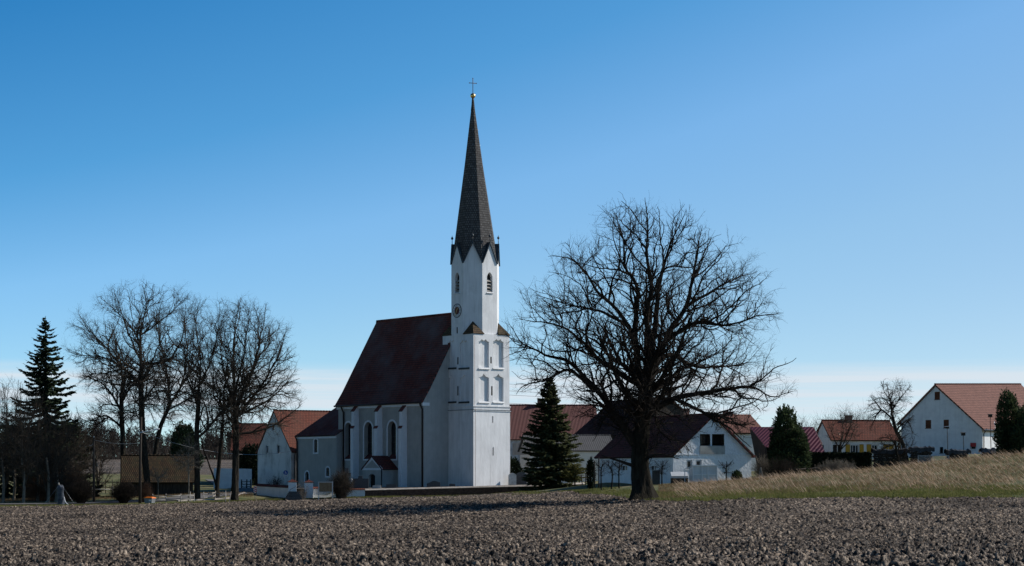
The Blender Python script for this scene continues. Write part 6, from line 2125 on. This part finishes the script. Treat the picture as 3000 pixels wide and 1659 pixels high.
# telephone pole
D = 212
x = (275 - CX) / F * D
b = Vector((x, D, gz(x, D)))
root = thing('telephone_pole', 'slim brown wooden pole with an iron hook standing alone by the pasture', 'pole', b)
tp = zat(1283, D) - b.z
mb = MB(); mb.tube([(0.0, 0, -0.5), (0, 0, tp)], [0.15, 0.11], 10); mb.build('pole', 'wood_pole', root)
mb = MB(); zz_ = zat(1296, D) - b.z
mb.tube([(0, 0, zz_ + 0.1), (-0.15, 0, zz_ - 0.25), (-0.35, 0, zz_ - 0.42), (-0.5, 0, zz_ - 0.3)], 0.03, 6); mb.lathe([(0.03, 0), (0.06, 0.05), (0.06, 0.14), (0.02, 0.2)], 8, (0, 0, tp)); mb.build('insulator_hook', 'metal_grey', root)
# cable lamp post -> farmhouse
def wire(name, label, a, b, sag, r=0.02, mat='metal_grey', group=None, n=24):
    mb = MB()
    a = Vector(a); b = Vector(b)
    mb.tube([a.lerp(b, k / n) - Z3 * (sag * 4 * (k / n) * (1 - k / n)) for k in range(n + 1)], r, 4)
    return tag(mb.build(name, mat), label, 'cable', group)
wire('overhead_cable', 'sagging cable from the bare trees to the eave of the weathered farmhouse', LAMP_TOP, P(853, 1322, 263.5), 1.3, 0.022)
wire('overhead_cable', 'faint cable from the lone pole towards the lamp post', P(276, 1289, 212), LAMP_TOP + Z3 * -1.2, 0.25, 0.018)
for k, y in enumerate((1112, 1132, 1144, 1168)):
    w_ = wire('power_line', ['highest', 'second highest', 'second lowest', 'lowest'][k] + ' of the thin power lines right of the tower', P(1380, y + 6, 420), P(2300, y - 20, 700), 3.0, 0.035, 'dark_metal', 'power lines behind the church')

# frost wrapped stand pipe with guy wires
D = 203
x = (178 - CX) / F * D
b = Vector((x, D, gz(x, D)))
root = thing('wrapped_post', 'grey wrapped waist high bundle with guy wires on the verge at left', 'wrapped post', b)
mb = MB()
rng = random.Random(4)
prof = [(0.36, 0.0), (0.37, 0.3), (0.31, 0.7), (0.34, 0.95), (0.30, 1.3), (0.33, 1.6), (0.36, 1.9), (0.26, 2.02), (0.10, 2.08)]
rings = []
for r_, z in prof:
    rings.append([mb.pt((r_ * math.cos(t) * (1 + 0.16 * math.sin(3 * t + z * 2) + 0.08 * rng.uniform(-1, 1)), 0.8 * r_ * math.sin(t) * (1 + 0.1 * rng.uniform(-1, 1)), z + 0.08 * math.sin(2 * t) * (z > 1.8))) for t in [2 * math.pi * j / 16 for j in range(16)]])
for A_, B_ in zip(rings, rings[1:]):
    for j in range(16): mb.add([A_[j], A_[(j+1) % 16], B_[(j+1) % 16], B_[j]], 0, None, True)
mb.add(rings[-1])
mb.build('wrapping', 'tarp_blue', root)
mb = MB(); mb.tube([(-0.2, 0, 2.0), (-0.22, 0, 2.35)], [0.09, 0.06], 8); mb.build('post_top', 'wood_grey', root)
for s_ in (-1, 1):
    mb = MB(); mb.tube([(s_ * 0.25, -0.2, 1.95), (s_ * 1.75, -0.6, -0.1)], 0.009, 5); mb.build('guy_wire', 'metal_grey', root)
mb = MB(); mb.tube([(0.36, -0.1, 0.85), (0.50, -0.2, 0.4), (0.72, -0.3, 0.12), (1.0, -0.35, -0.05)], 0.045, 8); mb.build('drain_hose', 'sign_white', root)

# grit bin
D = 208
b = G(439, D)
root = thing('grit_bin', 'grey grit bin with a bright orange lid at the foot of the lamp post', 'grit bin', b, R(-24))
def frustum(mb, w0, d0, w1, d1, z0, z1, mat=0):
    lo = [mb.pt((sx * w0/2, sy * d0/2, z0)) for sx, sy in ((-1,-1),(1,-1),(1,1),(-1,1))]
    hi = [mb.pt((sx * w1/2, sy * d1/2, z1)) for sx, sy in ((-1,-1),(1,-1),(1,1),(-1,1))]
    for k in range(4): mb.add([lo[k], lo[(k+1)%4], hi[(k+1)%4], hi[k]], mat)
    mb.add(lo[::-1], mat); mb.add(hi, mat)
mb = MB(); frustum(mb, 0.86, 0.6, 1.02, 0.74, 0.0, 0.60); mb.build('container', 'bin_grey', root)
mb = MB(); frustum(mb, 1.10, 0.82, 1.02, 0.70, 0.60, 0.70); frustum(mb, 0.95, 0.62, 0.6, 0.3, 0.70, 0.76); mb.build('lid', 'orange', root)
mb = MB(); mb.plane(Vector((0.13, -0.345, 0.28)), EX, rect(0, 0.26, 0, 0.17), 0.008); mb.build('sticker', 'sign_white', root)

# wooden rail fences
def rail_fence(name, label, pts, h, rails, mat, post_r=0.06, post_h=0.2, group=None, lean=0.06, seed=3):
    rng = random.Random(seed)
    p = [G(px, d) for px, d in pts]
    root = thing(name, label, 'fence', p[0], 0, group)
    for q in p:
        a = q - p[0]
        mb = MB(); mb.tube([a - Z3 * 0.4, a + Vector((rng.uniform(-lean, lean), 0, h + post_h))], [post_r * 1.1, post_r * 0.85], 7); mb.build('post', mat, root)
    for i, (u, v) in enumerate(zip(p, p[1:])):
        for f in rails:
            mb = MB(); mb.tube([u - p[0] + Z3 * (h * f + rng.uniform(-0.08, 0.08)) - Vector((0, 0.08, 0)), (u + v) / 2 - p[0] + Z3 * (h * f + rng.uniform(-0.06, 0.06)) - Vector((0, 0.08, 0)), v - p[0] + Z3 * (h * f + rng.uniform(-0.08, 0.08)) - Vector((0, 0.08, 0))], 0.05, 6); mb.build('rail', mat, root)
rail_fence('rail_fence', 'weathered pale rail fence leaning along the lane before the wooden shed', [(448, 213), (486, 213.5), (530, 214), (568, 215.5)], 0.75, (0.95, 0.4), 'wood_grey', lean=0.05)
rail_fence('rail_fence', 'short weathered rail fence between the tree trunks', [(596, 218), (630, 220.5), (660, 217.5)], 0.8, (0.9, 0.45), 'wood_grey', lean=0.08, seed=5)
rail_fence('pasture_gate', 'pale single rail across the pasture entrance left of the dark bush', [(270, 222), (330, 223)], 1.2, (0.95,), 'wood_grey', seed=6)
rail_fence('pasture_fence', 'thin dark posts of the pasture fence behind the entrance rail', [(262, 244), (291, 245), (309, 246), (330, 246), (352, 247)], 1.6, (0.9, 0.5), 'wood_pole', post_r=0.05, seed=7)
rail_fence('yard_gate', 'dark wooden rail gate before the white yard wall', [(708, 262), (722, 261.5), (735, 261)], 1.0, (0.25, 0.6, 0.95), 'wood_dark', post_r=0.1, post_h=0.25, seed=8)
# leaning stakes
for px, d, hh, lx, lab in ((660, 216, 1.3, 0.05, 'pale stake standing at the right end of the rail fence'), (671, 216, 1.2, 0.22, 'pale stake leaning right beside the thickest trunk'), (557, 214, 1.2, 0.02, 'pale stake behind the sapling')):
    g = G(px, d)
    mb = MB(); mb.tube([(0, 0, -0.3), (lx, 0, hh)], [0.05, 0.04], 7)
    o = mb.build('stake', 'wood_grey'); o.location = g; tag(o, lab, 'stake')
# lane kerb stones
D_ = [(520, 215.5), (560, 217.5), (620, 219.5), (680, 223), (716, 232)]
mb = MB()
for (a, da), (b_, db) in zip(D_, D_[1:]):
    mb.bar(G(a, da, 0.09), G(b_, db, 0.09), 0.25, 0.16)
tag(mb.build('kerb', 'coping'), 'pale kerb edge of the lane', 'kerb', kind='structure')

# round blue sign and text plate
D = 240
b = Vector(((837 - CX) / F * D, D, gz((837 - CX) / F * D, D)))
root = thing('path_sign', 'round blue path sign with a white plate on a pole before the farmhouse', 'road sign', b)
mb = MB(); mb.tube([(0, 0, -0.4), (0, 0, zat(1379, D) - b.z)], 0.035, 8); mb.build('pole', 'metal_grey', root)
zc2 = zat(1385, D) - b.z
mb = MB()
def vdisc(mb, c, r, th, mat=0, seg=28):
    f = [mb.pt((c[0] + r * math.cos(2*math.pi*j/seg), c[1], c[2] + r * math.sin(2*math.pi*j/seg))) for j in range(seg)]
    k = [mb.pt((c[0] + r * math.cos(2*math.pi*j/seg), c[1] + th, c[2] + r * math.sin(2*math.pi*j/seg))) for j in range(seg)]
    mb.add(f, mat); mb.add(k[::-1], mat)
    for j in range(seg): mb.add([f[j], f[(j+1)%seg], k[(j+1)%seg], k[j]], mat)
vdisc(mb, (0, -0.06, zc2), 0.29, 0.02)
sg = mb.build('disc', 'blue', root)
mb = MB()
# walking figure with a child in white
def fig(cx, zc, s):
    vdisc(mb, (cx, -0.066, zc + 0.16 * s), 0.032 * s, 0.003, 0, 12)
    mb.plane(Vector((cx, -0.063, zc)), EX, [(-0.045 * s, -0.03 * s), (0.045 * s, -0.03 * s), (0.04 * s, 0.12 * s), (-0.04 * s, 0.12 * s)], 0.003)
    for q in (-1, 1):
        mb.plane(Vector((cx, -0.063, zc)), EX, [(q * 0.012 * s - 0.012, -0.03 * s), (q * 0.05 * s - 0.014, -0.16 * s), (q * 0.05 * s + 0.014, -0.16 * s), (q * 0.012 * s + 0.014, -0.03 * s)], 0.003)
fig(-0.05, zc2 + 0.01, 1.0); fig(0.09, zc2 - 0.06, 0.6)
mb.build('symbol', 'sign_white', sg)
zp0, zp1 = zat(1399, D) - b.z, zat(1391.5, D) - b.z
mb = MB(); mb.box(-0.26, 0.26, -0.075, -0.055, zp0, zp1); pl_ = mb.build('text_plate', 'sign_white', root)
mb = MB()
for r_ in range(2):
    zq = zp1 - 0.11 - 0.12 * r_
    xq = -0.2
    rr_ = random.Random(8 + r_)
    while xq < 0.17:
        w = rr_.uniform(0.03, 0.07); mb.box(xq, xq + w, -0.079, -0.0752, zq - 0.03, zq + 0.03); xq += w + 0.02
mb.build('text_lines', 'dark_metal', pl_)
# red and white marker and little post box at the wall corner
D = 224
b = G(747, D)
root = thing('hydrant_marker', 'red and white striped marker on a post at the left end of the white wall', 'marker', b)
mb = MB(); mb.tube([(0, 0, -0.3), (0, 0, zat(1428, D) - b.z)], 0.035, 8); mb.build('post', 'metal_grey', root)
z0, z1 = zat(1442, D) - b.z, zat(1424, D) - b.z
mb = MB(); mb.box(-0.17, 0.17, -0.06, -0.038, z0, z1, 0)
n = 3
for k in range(n):
    za_ = z0 + (z1 - z0) * (k + 0.1) / n; zb_ = za_ + (z1 - z0) / n * 0.45
    mb.face([(-0.168, -0.064, za_), (0.168, -0.064, za_ + 0.12), (0.168, -0.064, min(z1, zb_ + 0.12)), (-0.168, -0.064, zb_)], 1)
mb.build('striped_board', ['sign_red', 'sign_white'], root)
mb = MB(); mb.box(-0.14, 0.14, -0.12, -0.02, zat(1452, D) - b.z, zat(1445, D) - b.z); mb.build('box', 'dark_metal', root)

# notice board
D = 222.6
b = Vector(((954 - CX) / F * D, D, gz((954 - CX) / F * D, D)))
root = thing('notice_board', 'brown pin board in a pale frame on two posts before the white wall', 'notice board', b, R(4))
x0, x1 = (933 - 954) / F * D, (975 - 954) / F * D
z0, z1 = zat(1442.5, D) - b.z, zat(1411.5, D) - b.z
for xx in (x0 + 0.03, x1 - 0.03):
    mb = MB(); mb.box(xx - 0.05, xx + 0.05, -0.03, 0.06, -0.5, z1 + 0.02); mb.build('leg', 'metal_grey', root)
mb = MB(); mb.box(x0 + 0.1, x1 - 0.1, -0.03, 0.02, z0 + 0.06, z1 - 0.1); bd_ = mb.build('board', 'board', root)
mb = MB()
mb.box(x0 + 0.02, x1 - 0.02, -0.06, -0.031, z1 - 0.1, z1); mb.box(x0 + 0.02, x1 - 0.02, -0.06, -0.031, z0, z0 + 0.06)
mb.box(x0 + 0.02, x0 + 0.1, -0.06, -0.031, z0 + 0.06, z1 - 0.1); mb.box(x1 - 0.1, x1 - 0.02, -0.06, -0.031, z0 + 0.06, z1 - 0.1)
mb.build('frame', 'stone', root)
# church steps with hand rail
b = P(858, 1459, 222.5)
root = thing('steps', 'dark stone steps with an iron hand rail leading through the churchyard gate', 'steps', b)
mb = MB()
for k in range(5):
    mb.box(-0.9 + 0.05 * k, 1.25, 0.42 * k, 0.42 * k + 0.5, -0.6, 0.05 + 0.17 * k)
mb.build('treads', 'dark_stone', root)
mb = MB(); mb.tube([(-0.35, 0.1, 0.0), (-0.35, 0.1, 0.95), (0.45, 1.6, 1.45), (0.45, 1.6, 0.6)], 0.03, 6); mb.build('hand_rail', 'dark_metal', root)

# gravestones and memorials in the churchyard
def stone(name, label, px, D, w, h_, th, kind, mat, base=True, rot=0.0, cat='gravestone', gy=None):
    x = (px - CX) / F * D
    z = zat(gy or np.interp(px, [1000, 1075, 1385, 1625, 1700], [1434, 1433, 1427, 1421, 1416]), D)
    root = thing(name, label, cat, (x, D, z), R(rot), 'gravestones in the churchyard')
    if kind == 'flat': poly = rect(-w/2, w/2, 0, h_)
    elif kind == 'arch': poly = seg_arch(-w/2, w/2, 0, h_, h_ * 0.18, 10)
    elif kind == 'shoulder': poly = [(-w/2, 0), (w/2, 0), (w/2, h_ * 0.72), (w * 0.30, h_ * 0.86), (w * 0.12, h_), (-w * 0.05, h_ * 0.97), (-w * 0.28, h_ * 0.74), (-w/2, h_ * 0.55)]
    elif kind == 'crown': poly = [(-w/2, 0), (w/2, 0), (w/2, h_ * 0.78), (w * 0.14, h_ * 0.80), (w * 0.12, h_), (-w * 0.12, h_), (-w * 0.14, h_ * 0.80), (-w/2, h_ * 0.78)]
    elif kind == 'cross':
        a = 0.13 * w / 0.6
        poly = [(-a, 0), (a, 0), (a, h_ * 0.58), (w/2, h_ * 0.58), (w/2, h_ * 0.58 + 2*a), (a, h_ * 0.58 + 2*a), (a, h_), (-a, h_), (-a, h_ * 0.58 + 2*a), (-w/2, h_ * 0.58 + 2*a), (-w/2, h_ * 0.58), (-a, h_ * 0.58)]
    mb = MB(); mb.prism([(u, v + 0.1) for u, v in poly], (0, -th/2, 0), EX, th); mb.build('stone_slab', mat, root)
    mb = MB(); mb.box(-w/2 - 0.12, w/2 + 0.12, -th/2 - 0.12, th/2 + 0.12, -0.4, 0.1); mb.build('plinth', 'dark_stone' if mat == 'dark_stone' else 'coping', root)
    return root
stone('gravestone', 'pale tall gravestone touching the right edge of the tower foot', 1501, 243, 1.0, 1.55, 0.25, 'arch', 'stone', rot=18)
stone('gravestone', 'large dark gravestone with its back to us right of the tower', 1527, 245, 1.45, 1.65, 0.28, 'arch', 'dark_stone', rot=-12)
stone('gravestone', 'low white gravestone, leftmost of the pale group behind the brick wall', 1558, 239, 0.9, 0.45, 0.3, 'flat', 'stone')
stone('gravestone', 'taller square gravestone in the middle of the pale group', 1577, 241, 0.95, 1.0, 0.25, 'flat', 'stone', rot=10)
stone('gravestone', 'pale gravestone with a slanting dark line beside the rusty one', 1594, 238, 0.95, 0.7, 0.25, 'shoulder', 'stone', rot=-8)
stone('gravestone', 'rust brown gravestone between two pale ones', 1607, 240, 0.5, 0.65, 0.2, 'flat', 'rust')
stone('gravestone', 'bluish white gravestone right of the rusty one', 1619, 239, 0.75, 0.7, 0.25, 'flat', 'stone', rot=8)
stone('gravestone', 'rough mottled gravestone at the right end of the pale group', 1635, 239, 0.75, 0.72, 0.3, 'arch', 'coping', rot=12)
stone('gravestone', 'broad dark memorial with a small raised top left of the porch', 1056, 233, 2.0, 1.5, 0.35, 'crown', 'dark_stone')
stone('grave_cross', 'dark cross standing before the first buttress', 1016, 234, 1.0, 2.5, 0.22, 'cross', 'dark_stone', cat='grave cross')
stone('gravestone', 'low rounded gravestone before the porch door', 1104, 232, 1.0, 0.35, 0.25, 'arch', 'stone')
stone('gravestone', 'low dark gravestone between porch and buttress', 1146, 233, 1.2, 0.42, 0.3, 'flat', 'dark_stone')
stone('gravestone', 'dark slanting gravestone in front of the nave gable', 1270, 234.5, 1.65, 0.75, 0.3, 'shoulder', 'dark_stone')
stone('gravestone', 'small dark gravestone with a figure at the foot of the shaded tower wall', 1325, 234.5, 0.75, 0.35, 0.25, 'arch', 'dark_stone')
# grave lantern pole with white candle lamp near the buttress
g = P(1030.5, 1433, 232)
root = thing('grave_lantern', 'small white lantern on a dark stake beside the first buttress', 'lantern', g)
mb = MB(); mb.tube([(0, 0, -0.3), (0, 0, 0.85)], 0.04, 6); mb.build('stake', 'dark_metal', root)
mb = MB(); mb.box(-0.1, 0.1, -0.1, 0.1, 0.85, 1.15); mb.lathe([(0.13, 1.15), (0.02, 1.28)], 4); mb.build('lantern_body', 'sign_white', root)

# posts on the grass beside the wall end
for px, D, ty, lx, lab in ((1707, 214, 1391, -0.15, 'pale topped leaning post at the end of the brick wall'), (1715, 215, 1388, 0.06, 'dark post right beside the pale topped one'), (1742, 184, 1350, 0, 'dark tall post at the left of the columnar thuja shade'), (1754.5, 184, 1341, 0, 'tallest dark post before the corner of the white house')):
    g = G(px, D)
    mb = MB(); mb.tube([(0, 0, -0.3), (lx, 0, zat(ty, D) - g.z)], [0.07, 0.055], 8)
    o = mb.build('post', 'wood_pole'); o.location = g; tag(o, lab, 'post')

# greenhouse
D = 179
b = P(2058, 1414, D)
root = thing('greenhouse', 'small milky film greenhouse with white frame before the white house', 'greenhouse', b, R(6))
W2 = (2101 - 2030) / F * D; zt2 = zat(1366, D) - b.z
xl = (2030 - 2058) / F * D; xr2 = (2101 - 2058) / F * D
mb = MB(); bars_ = [0, 0.37, 0.62, 1.0]
for f in bars_:
    xx = xl + (xr2 - xl) * f; mb.box(xx - 0.035, xx + 0.035, -0.035, 0.035, -0.3, zt2)
    mb.box(xx - 0.035, xx + 0.035, 1.6, 1.67, -0.3, zt2 - 0.2)
mb.box(xl, xr2, -0.03, 0.03, zt2 * 0.5 - 0.03, zt2 * 0.5 + 0.03)
mb.box(xl - 0.1, xr2 + 0.1, -0.08, 0.08, zt2, zt2 + 0.09)
mb.bar((xl, 0, zt2), (xl - 0.55, 1.2, zt2 - 0.25), 0.06); mb.bar((xl - 0.55, 1.2, zt2 - 0.25), (xl - 0.55, 1.2, -0.2), 0.06)
mb.build('frame', 'foil', root)
mb = MB()
mb.face([(xl, 0.04, -0.2), (xr2, 0.04, -0.2), (xr2, 0.04, zt2), (xl, 0.04, zt2)])
mb.face([(xl, 0.04, zt2), (xr2, 0.04, zt2), (xr2, 1.66, zt2 - 0.2), (xl, 1.66, zt2 - 0.2)])
mb.face([(xl, 0.04, -0.2), (xl, 1.66, -0.2), (xl, 1.66, zt2 - 0.2), (xl, 0.04, zt2)])
mb.face([(xr2, 0.04, -0.2), (xr2, 1.66, -0.2), (xr2, 1.66, zt2 - 0.2), (xr2, 0.04, zt2)])
mb.face([(xl, 1.64, -0.2), (xr2, 1.64, -0.2), (xr2, 1.64, zt2 - 0.2), (xl, 1.64, zt2 - 0.2)])
mb.build('film', 'film', root)
# glazed cold frame and compost box left of it
b = P(1990, 1414, 181)
root = thing('cold_frame', 'grey glazed cold frame with dark base left of the greenhouse', 'cold frame', b)
mb = MB(); mb.box(-0.75, 0.85, 0, 0.9, -0.3, 0.42); mb.build('base', 'wood_dark', root)
mb = MB(); mb.slab([(-0.75, -0.02, 0.62), (0.85, -0.02, 0.62), (0.85, 0.92, 1.0), (-0.75, 0.92, 1.0)], 0.05); mb.box(-0.74, 0.84, 0.0, 0.03, 0.43, 0.61); mb.build('glazed_lid', 'film', root)
b = P(1912, 1411, 180)
root = thing('rabbit_hutch', 'dark grey cabinet with pale edges just right of the great trunk', 'cabinet', b)
mb = MB(); mb.box(-0.02, 0.68, 0, 0.6, -0.3, 1.05); mb.build('body', 'dark_metal', root)
mb = MB(); mb.box(0.685, 0.73, -0.03, 0.6, -0.2, 1.05); mb.box(-0.06, 0.74, -0.04, 0.64, 1.052, 1.10); mb.build('edge_trim', 'metal_grey', root)
# nest box on poles
def pole_box(px, D, by, ty, kind, lab):
    b = P(px, by, D); h_ = zat(ty, D) - b.z
    root = thing('bird_house', lab, 'bird house', b, 0, 'bird houses on poles')
    mb = MB(); mb.tube([(0.12, 0, -0.4), (0, 0, h_)], [0.04, 0.035], 7); mb.build('pole', 'wood_pole', root)
    mb = MB()
    if kind == 0: mb.box(-0.17, 0.17, -0.14, 0.14, h_, h_ + 0.22); mb.build('box', 'wood_dark', root); mb = MB(); mb.slab([(-0.30, -0.22, h_ + 0.20), (0.30, -0.22, h_ + 0.24), (0.30, 0.22, h_ + 0.27), (-0.30, 0.22, h_ + 0.23)], 0.03); mb.build('roof', 'metal_grey', root)
    else: mb.box(-0.19, 0.19, -0.15, 0.15, h_ - 0.02, h_ + 0.26); mb.build('box', 'wood_dark', root); mb = MB(); mb.slab([(-0.26, -0.2, h_ + 0.27), (0.26, -0.2, h_ + 0.27), (0.26, 0.2, h_ + 0.33), (-0.26, 0.2, h_ + 0.33)], 0.03); mb.build('roof', 'wood_dark', root)
pole_box(2775, 197, 1362, 1256, 0, 'flat roofed bird house on a tall pole before the shaded gable')
pole_box(2822, 198, 1352, 1276, 1, 'dark bird house on a shorter pole before the shaded gable')
pole_box(2901, 199, 1342, 1222, 1, 'dark bird house on a pole before the salmon roof')
pole_box(2945, 199, 1336, 1230, 1, 'bird house on a pole in front of the conical evergreen')
# shiny windmill on the pole by the roof
b = P(2915, 1342, 198); h_ = zat(1240, 198) - b.z
root = thing('wind_spinner', 'small shiny spinner on a thin rod before the salmon roof', 'wind spinner', b)
mb = MB(); mb.tube([(0, 0, -0.3), (0, 0, h_)], 0.02, 6); mb.build('rod', 'metal_grey', root)
mb = MB()
for k in range(4):
    a = k * math.pi / 2 + 0.4
    c0_, c1_ = Vector((math.cos(a), 0, math.sin(a))), Vector((math.cos(a + 0.7), 0, math.sin(a + 0.7)))
    mb.face([Vector((0, -0.05, h_)), Vector((0, -0.05, h_)) + c0_ * 0.22, Vector((0, -0.12, h_)) + c1_ * 0.16])
mb.build('blades', 'foil', root)
# metal fence panel
D = 193
b = P(2690, 1363, D)
root = thing('metal_fence', 'pale galvanised bar fence panel in front of the woodpile', 'fence', b)
w_ = (2780 - 2690) / F * D; h_ = zat(1335, D) - b.z
mb = MB()
mb.box(0, w_, 0, 0.04, h_ - 0.04, h_); mb.box(0, w_, 0, 0.04, 0.0, 0.04)
for k in range(3): mb.box(w_ * k / 2 - 0.03, w_ * k / 2 + 0.03, -0.01, 0.05, -0.5, h_ + 0.02)
mb.build('frame', 'metal_grey', root)
mb = MB()
for k in range(1, 28): mb.box(w_ * k / 28 - 0.012, w_ * k / 28 + 0.012, 0.008, 0.032, 0.04, h_ - 0.04)
mb.build('bars', 'metal_grey', root)
# wood piles under tarpaulins
def woodpile(px0, px1, D, by, ty, lab, mat='tarp_dark', seed=1):
    rng = random.Random(seed)
    b = P((px0 + px1) / 2, by, D); w = (px1 - px0) / F * D
    b.z = min(gz(b.x + sx * w / 2, D + dy) for sx in (-1, 0, 1) for dy in (0, 1)) - 0.04
    h_ = zat(ty, D) - b.z
    root = thing('woodpile', lab, 'woodpile', b)
    mb = MB()
    r_ = 0.13
    nx = int(w / (2 * r_)); nzz = max(1, int((h_ - 0.1) / (1.75 * r_)))
    for j in range(nzz):
        for i in range(nx):
            c = Vector((-w/2 + r_ + i * 2 * r_ + (r_ if j % 2 else 0), rng.uniform(-0.05, 0.05), r_ + j * 1.75 * r_))
            if c.x + r_ > w / 2: continue
            mb.tube([c, c + Vector((0, 1.0, 0))], r_ * rng.uniform(0.8, 1.0), 8)
    mb.build('logs', 'wood_dark', root)
    mb = MB()
    n = 12; rows_ = []
    for k in range(n + 1):
        x = -w/2 - 0.1 + (w + 0.2) * k / n
        z = h_ + 0.10 * rng.uniform(-1, 1)
        rows_.append([mb.pt((x, -0.15, z - 0.35 - 0.1 * rng.random())), mb.pt((x, -0.1, z)), mb.pt((x, 0.5, z + 0.12)), mb.pt((x, 1.15, z)), mb.pt((x, 1.2, z - 0.35))])
    for A_, B_ in zip(rows_, rows_[1:]):
        for j in range(4): mb.add([A_[j], B_[j], B_[j+1], A_[j+1]])
    mb.build('tarpaulin', mat, root)
woodpile(2668, 2735, 203, 1352, 1311, 'tarpaulin covered woodpile behind the left end of the metal fence', seed=1)
woodpile(2775, 2842, 205, 1346, 1319, 'lower tarpaulin covered woodpile before the shaded gable', seed=2)
woodpile(2560, 2664, 200, 1366, 1318, 'long dark woodpile under the bare fruit tree', seed=3)
woodpile(2878, 2935, 206, 1343, 1316, 'cluttered stack with a pale cover right of the shaded gable', 'tarp_blue', seed=4)
# low wire fence before the evergreen
rail_fence('wire_fence', 'thin wire fence on short posts before the dark evergreen', [(2318, 183), (2360, 184), (2400, 185)], 0.75, (0.95,), 'wood_pole', post_r=0.035, seed=11)
# garden swing / ladder frame under the evergreen
b = P(2222, 1408, 188)
root = thing('trestle', 'small wooden trestle beside the corner of the white house', 'trestle', b)
mb = MB(); mb.bar((0, 0, -0.1), (0.25, 0.1, 1.3), 0.06); mb.bar((0.5, 0, -0.1), (0.25, 0.1, 1.3), 0.06); mb.build('legs', 'wood_grey', root)
mb = MB(); mb.box(-0.3, 0.7, 0, 0.3, 0.25, 0.31); mb.build('shelf', 'wood_grey', root)
